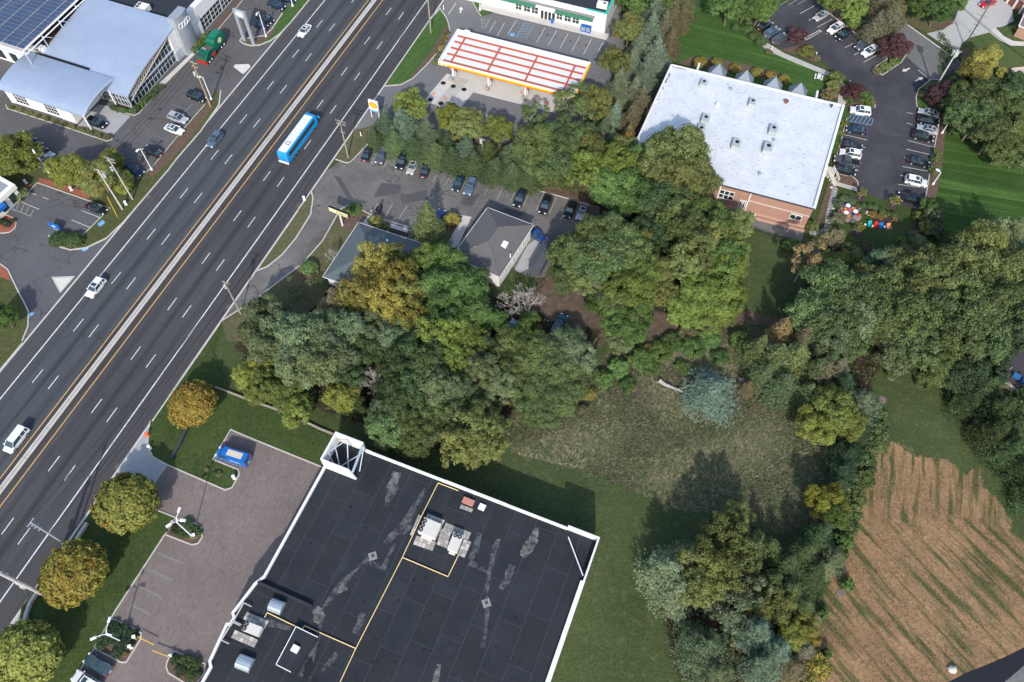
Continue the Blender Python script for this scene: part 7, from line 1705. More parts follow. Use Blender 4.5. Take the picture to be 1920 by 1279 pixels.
# ================================================================== GARDEN FURNITURE
def lounge(label, u, v, an, col):
    p_ = G(u, v); t_ = thing('garden_armchair', label, 'garden chair', (p_[0], p_[1], .06)); o = (p_[0], p_[1], 0); mt = 'plastic_' + col
    ca, sa = math.cos(an), math.sin(an); F = lambda x, y, z: (o[0] + ca * x - sa * y, o[1] + sa * x + ca * y, z + .06)
    def slab(nm, pts, th):
        k = MB(); A = [F(*q) for q in pts]; B = [(q[0], q[1], q[2] - th) for q in A]; k.add(A + B, [(0, 1, 2, 3), (7, 6, 5, 4), (0, 4, 5, 1), (1, 5, 6, 2), (2, 6, 7, 3), (3, 7, 4, 0)]); k.build(nm, [mt], t_)
    slab('seat', [(.45, -.32, .42), (.45, .32, .42), (-.28, .30, .28), (-.28, -.30, .28)], .05)
    for i in range(5): y = -.3 + i * .15; slab('back_slat', [(-.26, y - .065, .28), (-.26, y + .065, .28), (-.66, y * 1.15 + .07, 1.02 - abs(i - 2) * .05), (-.66, y * 1.15 - .07, 1.02 - abs(i - 2) * .05)], .03)
    for sy in (-1, 1):
        slab('armrest', [(.48, sy * .42 - .08, .62), (.48, sy * .42 + .08, .62), (-.5, sy * .38 + .05, .60), (-.5, sy * .38 - .05, .60)], .04)
        k = MB(); q = F(.40, sy * .4, 0); k.obox(q, an, .1, .08, .06, .64); q = F(-.35, sy * .36, 0); k.obox(q, an, .1, .08, .06, .62); k.build('leg', [mt], t_)
for u, v, c_, lb in ((1629.3, 424, 'teal', 'teal'), (1640.8, 426, 'red', 'red'), (1650.6, 427.5, 'azure', 'blue'), (1664.5, 428.5, 'peach', 'peach')):
    lounge(lb + ' slatted garden armchair in the row of four on the lawn', u, v, rad(-95) + random.uniform(-.2, .2), c_)
def round_table(label, u, v, r_, h_, tall=True):
    p_ = G(u, v); t_ = thing('garden_table', label, 'table', (p_[0], p_[1], .06))
    k = MB(); k.disc(p_, r_, h_ - .05, 24, 0, .05); k.build('tabletop', ['plastic_white'], t_)
    k = MB(); k.tube((p_[0], p_[1], .1), (p_[0], p_[1], h_ - .05), .06, .06, 8); k.disc(p_, r_ * .5, .06, 12, 0, .05); k.build('pedestal', ['plastic_grey'], t_)
for u, v, lb in ((1621, 423.5, 'leftmost'), (1634.8, 426, 'middle'), (1656.6, 428, 'rightmost')): round_table(lb + ' small white side table in the armchair row', u, v, .24, .5)
for u, v, lb in ((1588, 389.5, 'white round table nearest the stepping stones on the patio top'), (1584.5, 402.5, 'white round table at the lower left of the patio'), (1602, 400.5, 'white round table at the right of the patio')): round_table(lb, u, v, .52, .74)
def side_chair(label, u, v, an, col):
    p_ = G(u, v); t_ = thing('garden_chair', label, 'garden chair', (p_[0], p_[1], .11)); mt = 'plastic_' + col; ca, sa = math.cos(an), math.sin(an)
    F = lambda x, y: (p_[0] + ca * x - sa * y, p_[1] + sa * x + ca * y)
    k = MB(); k.obox(F(0, 0), an, .48, .5, .52, .57); k.build('seat', [mt], t_)
    k = MB(); k.obox(F(-.24, 0), an, .06, .5, .6, 1.0); k.build('backrest', [mt], t_)
    for sx in (-.2, .2):
        for sy in (-.21, .21): k = MB(); k.obox(F(sx, sy), an, .05, .05, .11, .52 if sx > 0 else .6); k.build('leg', [mt], t_)
    for sy in (-.25, .25): k = MB(); k.obox(F(0, sy), an, .44, .05, .74, .78); k.build('armrest', [mt], t_)
for u, v, tu, tv, c_, lb in ((1580, 388.5, 1588, 389.5, 'purple', 'purple'), (1590, 383.5, 1588, 389.5, 'azure', 'blue'), (1584, 394.5, 1588, 389.5, 'amber', 'amber, between two tables'), (1592.5, 393.5, 1588, 389.5, 'teal', 'teal'), (1577.5, 400, 1584.5, 402.5, 'pink', 'pink, leftmost'), (1588.5, 398.5, 1584.5, 402.5, 'pink', 'pink, in the middle'), (1580, 407, 1584.5, 402.5, 'green', 'pale green'), (1588.5, 408.5, 1584.5, 402.5, 'amber', 'amber, lowest'), (1598, 395.5, 1602, 400.5, 'orange', 'orange'), (1609, 397, 1602, 400.5, 'grey', 'pale grey'), (1598, 405, 1602, 400.5, 'navy', 'dark navy'), (1607, 406, 1602, 400.5, 'pink', 'pink, rightmost')):
    a = np.array(G(u, v)[:2]); b_ = np.array(G(tu, tv)[:2]); side_chair(lb + ' garden chair at the round tables of the patio', u, v, math.atan2(*(b_ - a)[::-1]), c_)
# picnic table on the back lawn
p_ = G(1534, 147); t_ = thing('picnic_table', 'white picnic table with two benches on the back lawn of the office', 'picnic table', p_)
ca, sa = math.cos(rad(-20)), math.sin(rad(-20)); F = lambda x, y: (p_[0] + ca * x - sa * y, p_[1] + sa * x + ca * y)
for i in range(4): k = MB(); k.obox(F(-.3 + i * .21, 0), rad(-20), .19, 1.8, .72, .77); k.build('table_plank', ['white_wall'], t_)
for x in (-.85, .85): k = MB(); k.obox(F(x, 0), rad(-20), .28, 1.8, .42, .47); k.build('bench', ['white_wall'], t_)
for y in (-.6, .6): k = MB(); k.obox(F(0, y), rad(-20), 1.8, .08, .36, .42); k.obox(F(0, y), rad(-20), .1, .08, .42, .72); k.tube((*F(-.8, y), 0.02), (*F(-.25, y), .72), .05); k.tube((*F(.8, y), 0.02), (*F(.25, y), .72), .05); k.build('leg_frame', ['white_wall'], t_)
# stones and small things
def boulder(label, u, v, r_, mt='stone_pale', sq=.7):
    p_ = G(u, v); k = MB(); secs = []
    for i in range(5):
        t_ = i / 4; rr = r_ * math.sqrt(max(.05, 1 - (t_ * .95) ** 2)); secs.append([(p_[0] + rr * random.uniform(.8, 1.15) * math.cos(a), p_[1] + rr * random.uniform(.7, 1.0) * math.sin(a), r_ * sq * t_ * 1.3) for a in np.linspace(0, 2 * math.pi, 10)[:-1]])
    k.loft(secs); return tag(k.build('boulder', [mt]), label, 'rock')
for u, v, r_, lb in ((1625, 399, .55, 'large pale stone at the left end of the curved flower bed'), (1629, 403, .35, 'small pale stone at the left end of the curved flower bed'), (1695, 467, .6, 'large pale stone in the dark bed right of the garden'), (1688, 472, .45, 'second pale stone in the dark bed right of the garden'), (1573, 464, .45, 'pale stone under the bushes below the garden'), (1562, 392, .4, 'grey stone seat beside the stepping stones'), (1785, 1255, .75, 'pale boulder on the hay field by the dark road'), (1558, 352, .4, 'pale stone beside the office stair'), (1571, 336, .35, 'pale stone on the mulch island by the office stair')): boulder(lb, u, v, r_)
wl_ = thing('stone_wall', 'low row of pale stones in the shade under the garden bushes', 'wall', G(1662, 490))
for i in range(7):
    p_ = G(1650 + i * 4.6, 488 + i * .8); k = MB(); k.obox(p_, random.uniform(-.3, .3), .55, .4, 0, .35 + random.uniform(0, .1)); k.build('stone', ['stone_pale'], wl_)
tl = thing('fallen_trunk', 'bleached fallen tree trunk lying beside the blue green spruce on the meadow', 'log', G(1258, 724))
P_ = [G(1236, 713, .5), G(1244, 720, .5), (1256, 725), (1268, 730), (1278, 735)]; P_ = [G(1236, 713, .7)] + [G(u, v, .5) for u, v in ((1245, 720), (1257, 725), (1269, 730), (1281, 735))]
for i in range(4): k = MB(); k.tube(P_[i], P_[i + 1], .42 - i * .07, .36 - i * .07, 8); k.build('trunk_length', ['dead_wood'], tl)
for a, b_ in (((1269, 730), (1288, 727)), ((1262, 727), (1270, 738)), ((1240, 716), (1231, 718))): k = MB(); k.tube(G(*a, .5), G(*b_, .9), .14, .05, 6); k.build('branch', ['dead_wood'], tl)

# ================================================================== VEGETATION
def leaf_mesh(name, C, N, S, T, asp=.62, roll=None):
    """one small kite per leaf spray: centre, normal, size and tint"""
    n_ = len(C); N = N / (np.linalg.norm(N, axis=1, keepdims=True) + 1e-9)
    R_ = rng.normal(size=(n_, 3)) if roll is None else roll
    t_ = np.cross(N, R_); t_ /= np.linalg.norm(t_, axis=1, keepdims=True) + 1e-9; b_ = np.cross(N, t_)
    S = S[:, None]; V = np.stack([C - t_ * S, C + b_ * S * asp, C + t_ * S, C - b_ * S * asp], 1).reshape(-1, 3).astype(np.float32)
    me_ = bpy.data.meshes.new(name); me_.vertices.add(4 * n_); me_.vertices.foreach_set('co', V.ravel())
    me_.loops.add(4 * n_); me_.loops.foreach_set('vertex_index', np.arange(4 * n_, dtype=np.int32)); me_.polygons.add(n_); me_.polygons.foreach_set('loop_start', np.arange(0, 4 * n_, 4, dtype=np.int32))
    me_.update(calc_edges=True); a_ = me_.attributes.new('tint', 'FLOAT_COLOR', 'POINT'); a_.data.foreach_set('color', np.repeat(T.astype(np.float32), 4, 0).ravel())
    me_.materials.append(MATS['leaf']); return me_


def usph(n_):
    v_ = rng.normal(size=(n_, 3)); return v_ / np.linalg.norm(v_, axis=1, keepdims=True)


def tints(puff, n_):
    """per leaf brightness, clump value, autumn hue, alpha jitter"""
    return np.stack([rng.random(n_), puff, np.clip(puff * .5 + rng.random(n_) * .6, 0, 1), rng.random(n_)], 1)


def crown_puffs(name, R_, hz, zc, nl, pp, per, leaf, lr=(.30, .46), pr=(.10, .19), low=-.4, gap=.0, inner=900, cen=(.45, .80)):
    """boughs spread through the crown, each a heap of leaf clumps, each clump a dome of leaf sprays"""
    Cs, Ns, Ss, Ts = [], [], [], []; D = []
    while len(D) < nl:
        d = usph(1)[0]
        if d[2] < low or (D and max(float(d @ e) for e in D) > 1 - 1.5 / nl): 
            if random.random() < .97: continue
        D.append(d)
    sc_ = np.array([R_, R_, hz])
    for d in D:
        if random.random() < gap: continue
        lc = d * random.uniform(*cen) * sc_; L = random.uniform(*lr) * R_; bv = random.uniform(-.18, .18)
        for _i in range(pp):
            e = usph(1)[0] + d * .75 + np.array([0, 0, .35]); e /= np.linalg.norm(e)
            pc = lc + e * L * random.uniform(.62, 1.12) * np.array([1, 1, .85]); pr_ = random.uniform(*pr) * R_; pv = min(1, max(0, random.random() * .8 + .1 + bv))
            m_ = max(8, int(per * (pr_ / (R_ * .15)) ** 2)); q = usph(m_ * 2); q = q[(q @ e > -.3) & (q[:, 2] > -.5)][:m_]
            Cs.append(pc + q * (.6 + .85 * rng.random(len(q)) ** 1.8)[:, None] * pr_ * np.array([1.1, 1.1, .7])); Ns.append(q + np.array([0, 0, .4]) + rng.normal(0, .42, q.shape)); Ss.append(rng.uniform(.7, 1.3, len(q)) * leaf); Ts.append(tints(np.full(len(q), pv), len(q)))
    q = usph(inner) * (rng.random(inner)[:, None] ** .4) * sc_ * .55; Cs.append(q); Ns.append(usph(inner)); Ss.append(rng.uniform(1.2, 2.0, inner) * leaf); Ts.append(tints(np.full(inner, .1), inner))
    return leaf_mesh(name, np.concatenate(Cs) + np.array([0, 0, zc]), np.concatenate(Ns), np.concatenate(Ss), np.concatenate(Ts))


def crown_round(name, R_, hz, zc, n_, leaf):
    q = usph(int(n_ * 1.35)); q = q[q[:, 2] > -.55][:n_]; n_ = len(q)
    f_ = np.zeros(n_); P_ = usph(260); idx = np.argmax(q @ P_.T, 1); pv = rng.random(260); ph = rng.uniform(-.13, .08, 260); A_ = usph(5); lf = np.max(P_ @ A_.T, 1); ph += .10 * lf - .07; pv = np.clip(.62 * (P_ @ A_[0] * .5 + .5) + .38 * pv, 0, 1); dd_ = np.max(q @ P_.T, 1)
    rr = (1 + ph[idx] - (1 - dd_) * 5.0) * rng.uniform(.86, 1.05, n_)
    C = q * rr[:, None] * np.array([R_, R_, hz]) + np.array([0, 0, zc]); N = q + np.array([0, 0, .3]) + rng.normal(0, .55, q.shape)
    return leaf_mesh(name, C, N, rng.uniform(.7, 1.3, n_) * leaf, tints(pv[idx], n_))


def crown_conifer(name, R_, H_, tiers, per, leaf, droop=.18, z0=.06, irr=.2, asp=.34):
    Cs, Ns, Ss, Ts, Rl = [], [], [], [], []
    for i in range(tiers):
        f_ = i / (tiers - 1); z = H_ * (z0 + (1 - z0) * f_); r_ = R_ * (1 - f_) ** .85 + .12
        nb = max(5, int(13 * (1 - f_) + 5)); a0 = random.uniform(0, 6.28)
        for j in range(nb):
            a = a0 + 2 * math.pi * j / nb + random.uniform(-.2, .2); L = r_ * random.uniform(1 - irr * 1.6, 1 + irr); m_ = max(7, int(per * L / R_))
            t_ = rng.random(m_) ** .75; d = np.array([math.cos(a), math.sin(a)]); side = rng.normal(0, 1, m_) * (.07 + .13 * t_) * L; pv = random.random()
            x = d[0] * t_ * L - d[1] * side; y = d[1] * t_ * L + d[0] * side; zz = z - t_ * L * droop + (t_ ** 3) * L * .16 + rng.normal(0, .05, m_) - np.abs(side) * .25
            Cs.append(np.stack([x, y, zz], 1)); Ns.append(np.stack([d[0] * .25 + rng.normal(0, .35, m_), d[1] * .25 + rng.normal(0, .35, m_), np.ones(m_)], 1))
            Ss.append(rng.uniform(.7, 1.35, m_) * leaf); Ts.append(tints(np.full(m_, pv), m_)); Rl.append(np.stack([-d[1] + rng.normal(0, .5, m_), d[0] + rng.normal(0, .5, m_), rng.normal(0, .2, m_)], 1))
    return leaf_mesh(name, np.concatenate(Cs), np.concatenate(Ns), np.concatenate(Ss), np.concatenate(Ts), asp, np.concatenate(Rl))


def limbs(k, p_, d, L, r_, depth, up=.25, spread=.65, minr=.015):
    e = (p_[0] + d[0] * L, p_[1] + d[1] * L, p_[2] + d[2] * L); k.tube(p_, e, r_, r_ * .68, 5 if depth > 1 else 4, 0, False)
    if depth == 0: return
    for _i in range(random.choice((2, 3, 3)) if depth > 1 else 3):
        v_ = np.array(d) + rng.normal(0, spread, 3); v_[2] += up; v_ /= np.linalg.norm(v_); f_ = random.uniform(.55, 1.0)
        limbs(k, (p_[0] + d[0] * L * f_, p_[1] + d[1] * L * f_, p_[2] + d[2] * L * f_), tuple(v_), L * random.uniform(.58, .82), max(minr, r_ * .55), depth - 1, up, spread, minr)


def trunk_mesh(name, h_, r_, zc, R_, mt, nl=6):
    k = MB(); k.tube((0, 0, 0), (0.1, 0, h_ * .5), r_, r_ * .75, 8); k.tube((.1, 0, h_ * .5), (0, .1, h_ * .85), r_ * .75, r_ * .35, 7)
    for i in range(nl):
        a = 2 * math.pi * i / nl + random.uniform(-.3, .3); z = h_ * random.uniform(.35, .6)
        k.tube((.05, 0, z), (math.cos(a) * R_ * .6, math.sin(a) * R_ * .6, min(h_ * .92, z + R_ * random.uniform(.35, .7))), r_ * .42, r_ * .12, 5)
    return k.mesh(name, [mt], smooth=True)


PT = {}
def proto(kind, crown, trunk, R_, H_, cf): PT.setdefault(kind, []).append((crown, trunk, R_, H_, cf))
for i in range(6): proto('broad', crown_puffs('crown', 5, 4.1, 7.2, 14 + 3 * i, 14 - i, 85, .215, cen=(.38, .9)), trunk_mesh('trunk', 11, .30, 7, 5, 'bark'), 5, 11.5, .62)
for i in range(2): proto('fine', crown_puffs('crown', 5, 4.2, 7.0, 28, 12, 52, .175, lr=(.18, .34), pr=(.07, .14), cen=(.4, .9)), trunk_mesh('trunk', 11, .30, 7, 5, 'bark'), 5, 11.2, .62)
for i in range(2): proto('round', crown_round('crown', 4.2, 3.7, 4.7, 13500, .24), trunk_mesh('trunk', 7.4, .2, 4.5, 3.6, 'bark'), 4.2, 8.4, .56)
for i in range(2): proto('loose', crown_puffs('crown', 4.5, 4.8, 7.0, 20, 6, 42, .22, lr=(.16, .30), pr=(.09, .17), low=-.8, gap=.12, inner=60), None, 4.5, 11.8, .58)
for i in range(4): proto('conifer', crown_conifer('crown', 3.0, 9.0, 18, 75, .18, irr=.26), trunk_mesh('trunk', 8.6, .17, 5, .1, 'bark', 0), 3.0, 9.0, .38)
for i in range(3): proto('pine', crown_conifer('crown', 3.8, 9.0, 13, 130, .21, droop=-.05, z0=.2, irr=.38, asp=.3), trunk_mesh('trunk', 8.6, .2, 5, 1.5, 'bark', 5), 3.8, 9.0, .5)
for i in range(2): proto('spruce', crown_conifer('crown', 3.0, 9.0, 17, 140, .15, droop=.16, z0=.03, irr=.27, asp=.34), trunk_mesh('trunk', 8.6, .17, 5, .1, 'bark', 0), 3.0, 9.0, .36)
for i in range(3): proto('column', crown_puffs('crown', 2.0, 3.9, 4.0, 22, 8, 34, .17, lr=(.4, .6), pr=(.2, .34), low=-.85, inner=300), trunk_mesh('trunk', 6, .14, 4, .4, 'bark', 2), 2.0, 8.0, .5)
for i in range(3): proto('shrub', crown_puffs('crown', 1.0, .8, .62, 11, 6, 22, .10, lr=(.3, .5), pr=(.16, .28), low=-.2, inner=120), trunk_mesh('stem', .7, .05, .5, .3, 'bark', 4), 1.0, 1.45, .5)
for i in range(2): proto('ball', crown_round('crown', 1.0, .85, .82, 1500, .10), trunk_mesh('stem', .7, .05, .5, .3, 'bark', 3), 1.0, 1.7, .5)
for i in range(2):
    k = MB(); 
    for j in range(2 + i): v_ = np.array([random.uniform(-.35, .35), random.uniform(-.35, .35), 1]); v_ /= np.linalg.norm(v_); limbs(k, (0, 0, 0), tuple(v_), 2.1, .15, 6, .26, .45, .017)
    PT.setdefault('bare', []).append((None, k.mesh('trunk', ['dead_wood'], smooth=True), 3.6, 7.6, .62))
_l = []
for crown, _t, R_, H_, cf in PT['loose']:
    k = MB(); limbs(k, (0, 0, 0), (.05, .03, .998), 3.6, .20, 4, .35, .5, .03); _l.append((crown, k.mesh('trunk', ['pale_bark'], smooth=True), R_, H_, cf))
PT['loose'] = _l

HUE = dict(light=(.105, .135, .062), green=(.050, .082, .026), mid=(.058, .082, .034), bluegreen=(.070, .094, .054), yellowgreen=(.094, .112, .030), olive=(.080, .094, .036), dark=(.034, .054, .024), deep=(.026, .044, .024), brown=(.084, .076, .046), pink=(.105, .088, .052), purple=(.052, .026, .034), spruce=(.074, .104, .078), greyblue=(.088, .112, .086), conif=(.060, .082, .040), bright=(.080, .112, .030), gold=(.118, .114, .034), lemon=(.145, .14, .026), topiary=(.048, .078, .034), greybrown=(.098, .092, .064), street=(.125, .125, .032), sage=(.085, .108, .068))
WORDS = dict(light='light green', green='green', mid='mid green', bluegreen='blue green', yellowgreen='yellow green', olive='olive green', dark='dark green', deep='very dark green', brown='brownish', pink='pinkish brown', purple='purple leaved', spruce='blue tinged', greyblue='pale grey blue', conif='green', bright='bright green', gold='golden', lemon='lemon yellow', topiary='grey green', greybrown='grey brown', street='autumn tinged', sage='sage green')
NOUN = dict(broad='broadleaf tree', fine='fine leaved tree', round='ball shaped street tree', loose='open crowned tree', conifer='conifer', pine='feathery pine', spruce='dense spruce', column='upright tree', shrub='shrub', ball='clipped bush', bare='bare dead tree')
ONAME = dict(broad='broadleaf_tree', fine='broadleaf_tree', round='street_tree', loose='birch_tree', conifer='conifer', pine='pine_tree', spruce='spruce_tree', column='upright_tree', shrub='shrub', ball='clipped_bush', bare='dead_tree')
PLANTS = []
def plant(kind, u, v, r_, h_, hue, where, aut=0.0, zs=None):
    PLANTS.append((kind, u, v, r_, h_, hue, where, aut))
def many(kind, hue, where, lst, aut=0.0):
    for q in lst: plant(kind, q[0], q[1], q[2], q[3], hue, where, q[4] if len(q) > 4 else aut)

# street trees
many('round', 'street', 'between highway and paved lot', [(362, 759, 45, 6.8, .55), (235, 947, 56, 7.6, .33), (138, 1081, 59, 7.6, .38), (44, 1230, 62, 7.8, .18)])
# dealership and bank side
w = 'between dealership and bank'
many('broad', 'yellowgreen', w, [(20, 292, 42, 9), (126, 322, 35, 8), (60, 300, 10, 5)], .12); many('broad', 'olive', w, [(186, 331, 36, 8, .22)]); many('column', 'yellowgreen', w, [(207, 300, 14, 6), (232, 340, 15, 5)])
many('broad', 'green', 'on the lawn corner at the left edge', [(7, 596, 24, 6)]); many('ball', 'topiary', 'on the bank island', [(110, 448, 19, 1.9), (137, 450, 18, 1.9)]); many('shrub', 'sage', 'by the bank wall', [(38, 364, 12, 2)])
many('shrub', 'deep', 'in the red bed at the bank island', [(3, 416, 7, 1), (14, 420, 6, 1), (24, 414, 4, .8)])
for i in range(9):
    f_ = i / 8; plant('shrub', 250 + 50 * f_, 209 - 46 * f_, 6, 1.3, 'topiary', 'in the hedge at the foot of the showroom glass')
for i in range(6): f_ = i / 5; plant('shrub', 211 + 24 * f_, 202 + 6 * f_, 5, 1.0, 'topiary', 'in the short hedge at the showroom corner')
for i in range(6): f_ = i / 5; plant('shrub', 365 + 24 * f_, 92 - 26 * f_, 6.5, 1.5, 'mid', 'in the hedge by the grey tower')
for i in range(11): f_ = i / 10; plant('shrub', 22 + 165 * f_, 202 + 53 * f_, 4.2, .6, 'olive', 'in the strip below the low service wing')
many('shrub', 'brown', 'at the tip of the service wing strip', [(203, 256, 6, 1)])
# station hedge
w = 'in the station hedge'
many('broad', 'yellowgreen', w, [(770, 198, 32, 7), (840, 224, 26, 7), (936, 246, 26, 7.5)], .06); many('broad', 'olive', w, [(880, 238, 32, 8, .25)])
many('spruce', 'spruce', w, [(722, 240, 30, 7.5), (760, 238, 36, 8.5), (803, 258, 34, 8), (872, 285, 32, 7), (955, 300, 32, 7)])
many('conifer', 'conif', w, [(705, 262, 22, 5), (740, 268, 28, 6), (778, 280, 28, 6), (815, 290, 28, 6), (850, 300, 28, 6), (888, 308, 28, 6), (925, 318, 28, 6), (962, 328, 28, 6), (995, 336, 26, 6), (838, 272, 26, 6), (910, 285, 28, 6), (985, 318, 26, 6)])
# tree row right of the station
w = 'in the tree row right of the station'
many('broad', 'olive', w, [(1180, 56, 27, 8, .3), (1153, 124, 31, 8), (1117, 196, 32, 8.5)]); many('broad', 'green', w, [(1205, -6, 34, 9), (1166, -12, 24, 8), (1250, -8, 30, 9)])
many('spruce', 'greyblue', w, [(1226, 28, 30, 9), (1221, 64, 30, 9), (1200, 92, 24, 8), (1232, 104, 27, 9), (1183, 128, 26, 9), (1210, 142, 28, 10), (1164, 164, 28, 9), (1190, 178, 26, 9), (1150, 222, 24, 8)]); many('spruce', 'greybrown', w, [(1247, 58, 25, 9), (1258, 84, 21, 8), (1202, 196, 27, 9), (1182, 226, 25, 9)]); many('spruce', 'brown', w, [(1262, 26, 22, 10), (1178, 258, 20, 7)]); many('conifer', 'bluegreen', w, [(1133, 246, 22, 7), (1148, 262, 20, 6)])
many('loose', 'mid', 'in front of the fuel canopy', [(1070, 196, 40, 11), (1000, 222, 34, 10, .15)])
many('bare', 'mid', 'right of the station hedge', [(1128, 250, 24, 6)])
# wood between the rental lot and the office
w = 'in the wood below the fuel station'
many('broad', 'mid', w, [(1004, 268, 44, 9), (1046, 262, 44, 9.5), (1090, 262, 36, 9), (975, 292, 26, 6), (1052, 306, 40, 8), (1018, 318, 32, 6)]); many('broad', 'olive', w, [(1110, 285, 38, 9, .12), (1164, 284, 30, 8, .25), (1090, 320, 30, 8, .15), (1040, 336, 26, 5)])
many('fine', 'bright', w, [(1112, 330, 52, 11), (1150, 320, 48, 12)]); many('broad', 'green', w, [(1150, 352, 52, 11), (1200, 310, 40, 10), (1190, 368, 46, 10)]); many('broad', 'brown', w, [(1182, 272, 14, 7, .9)])
w = 'against the white roof of the office'
many('broad', 'olive', w, [(1262, 296, 58, 14, .06), (1228, 318, 44, 13), (1300, 334, 42, 12), (1298, 296, 30, 12), (1268, 340, 50, 12)]); many('broad', 'dark', w, [(1240, 380, 48, 11), (1282, 376, 34, 9)])
w = 'in the wood below the brick office front'
many('broad', 'green', w, [(1325, 410, 40, 10), (1350, 432, 36, 9), (1300, 430, 36, 10), (1358, 480, 34, 9)]); many('broad', 'olive', w, [(1376, 420, 30, 9), (1372, 450, 28, 8)]); many('fine', 'mid', w, [(1278, 430, 44, 13, .05), (1262, 404, 34, 12)]); many('fine', 'olive', w, [(1300, 470, 44, 13, .12), (1325, 456, 34, 12, .14), (1288, 500, 38, 11, .08)]); many('fine', 'bright', w, [(1370, 500, 36, 9), (1352, 520, 42, 9), (1378, 470, 26, 8)]); many('broad', 'bright', w, [(1345, 560, 46, 8), (1310, 555, 44, 8), (1372, 545, 26, 6), (1362, 580, 30, 6), (1320, 590, 42, 6), (1282, 580, 34, 6)]); many('broad', 'olive', w, [(1240, 540, 30, 7, .15), (1236, 510, 30, 8), (1262, 552, 24, 5)]); many('broad', 'dark', w, [(1220, 440, 34, 8), (1232, 474, 28, 7)])
w = 'in the wood right of the white walled house'
many('broad', 'mid', w, [(1106, 450, 44, 12, .05), (1148, 450, 46, 12, .05), (1072, 482, 38, 11), (1118, 486, 56, 12, .05), (1168, 478, 44, 11), (1090, 520, 36, 9), (1062, 520, 26, 8)]); many('broad', 'olive', w, [(1190, 452, 32, 9)]); many('broad', 'bright', w, [(1178, 545, 46, 9), (1205, 522, 42, 9), (1160, 505, 34, 9)]); many('loose', 'greybrown', w, [(1122, 526, 22, 9)]); many('broad', 'green', w, [(1190, 580, 36, 7), (1152, 600, 32, 6), (1178, 620, 34, 6), (1122, 570, 20, 4)]); many('broad', 'bluegreen', w, [(1146, 568, 24, 7), (1164, 640, 26, 5)])
many('bare', 'mid', w, [(1100, 448, 26, 12), (1095, 530, 20, 6)])
many('bare', 'mid', 'behind the rental house', [(988, 558, 56, 10)]); many('broad', 'bluegreen', 'behind the rental house', [(1066, 644, 34, 6), (1040, 662, 32, 6), (1086, 668, 36, 6)]); many('broad', 'green', 'behind the rental house', [(990, 598, 18, 4), (976, 640, 36, 8), (930, 600, 22, 6)])
# big left wood
w = 'in the big left wood'
many('fine', 'gold', w, [(700, 498, 46, 12, .16), (740, 520, 46, 13, .20), (682, 540, 48, 12, .12), (722, 566, 52, 13, .18), (764, 560, 44, 12, .2), (770, 600, 40, 12, .2), (735, 480, 30, 10, .14), (662, 572, 38, 11, .12)]); many('fine', 'greybrown', w, [(626, 580, 34, 9, .12), (600, 618, 30, 8, .15)])
many('broad', 'green', w, [(838, 500, 40, 11), (866, 540, 46, 11), (820, 548, 40, 12), (880, 590, 42, 10), (830, 590, 42, 11), (800, 500, 30, 10)]); many('fine', 'bright', w, [(850, 620, 46, 11), (815, 640, 46, 12), (880, 652, 44, 10, .08), (845, 670, 42, 10, .06)])
many('broad', 'bluegreen', w, [(505, 590, 42, 10), (484, 628, 38, 9), (530, 622, 40, 10), (572, 640, 46, 12), (612, 640, 40, 12), (650, 628, 40, 11), (560, 690, 44, 11), (600, 688, 46, 12), (636, 672, 36, 11), (820, 724, 36, 10), (850, 738, 34, 9), (740, 632, 36, 10), (694, 622, 36, 10), (500, 660, 36, 10), (720, 772, 26, 8), (905, 700, 34, 9), (930, 726, 30, 8)])
many('broad', 'yellowgreen', w, [(470, 700, 28, 7), (500, 726, 30, 8), (540, 742, 34, 8, .06), (556, 772, 28, 7), (640, 742, 30, 7), (508, 690, 24, 7), (480, 735, 20, 6)])
many('broad', 'dark', w, [(780, 660, 42, 11), (750, 690, 40, 11), (776, 716, 44, 11), (740, 740, 36, 9), (800, 690, 40, 11), (664, 706, 30, 8), (904, 660, 30, 8), (690, 660, 36, 9), (666, 760, 22, 5)]); many('broad', 'mid', w, [(760, 768, 44, 9), (722, 800, 36, 8), (790, 806, 40, 8), (840, 770, 38, 8), (812, 780, 36, 8), (880, 740, 32, 8), (770, 832, 30, 6)])
many('fine', 'olive', w, [(892, 800, 46, 11, .04), (868, 838, 42, 10), (912, 836, 40, 10), (926, 800, 30, 9), (900, 772, 34, 9)]); many('broad', 'gold', w, [(735, 726, 8, 8, .5), (598, 600, 20, 6, .4)])
many('bare', 'mid', w, [(702, 706, 44, 11), (738, 716, 22, 9), (800, 548, 20, 12), (622, 470, 22, 8)])
w = 'in the vine covered thicket left of the meadow'
many('broad', 'mid', w, [(960, 650, 36, 7, .08), (1000, 664, 42, 7, .05), (1040, 690, 44, 6), (984, 704, 44, 6, .06), (1028, 736, 38, 5), (1064, 720, 34, 5), (955, 700, 32, 7), (1090, 700, 26, 5), (1018, 770, 34, 4), (992, 752, 30, 4), (1052, 758, 26, 4), (940, 664, 26, 7)]); many('shrub', 'gold', w, [(1104, 738, 12, 1.6, .4), (1010, 620, 10, 2)]); many('shrub', 'brown', w, [(966, 750, 18, 2.2, .5), (1094, 770, 10, 1.2)])
w = 'along the upper meadow edge'
many('shrub', 'green', w, [(1200, 672, 22, 2.2), (1240, 660, 20, 2), (1160, 690, 18, 2), (1262, 640, 18, 1.6), (1300, 652, 20, 1.8), (1330, 636, 18, 1.6), (1176, 722, 14, 1.4), (1220, 690, 14, 1.4), (1280, 690, 14, 1.2), (1350, 670, 16, 1.6), (1390, 640, 18, 2.2), (1134, 712, 16, 2)]); many('shrub', 'brown', w, [(1290, 622, 14, 1.4), (1220, 655, 12, 1.2), (1325, 612, 16, 1.6)])
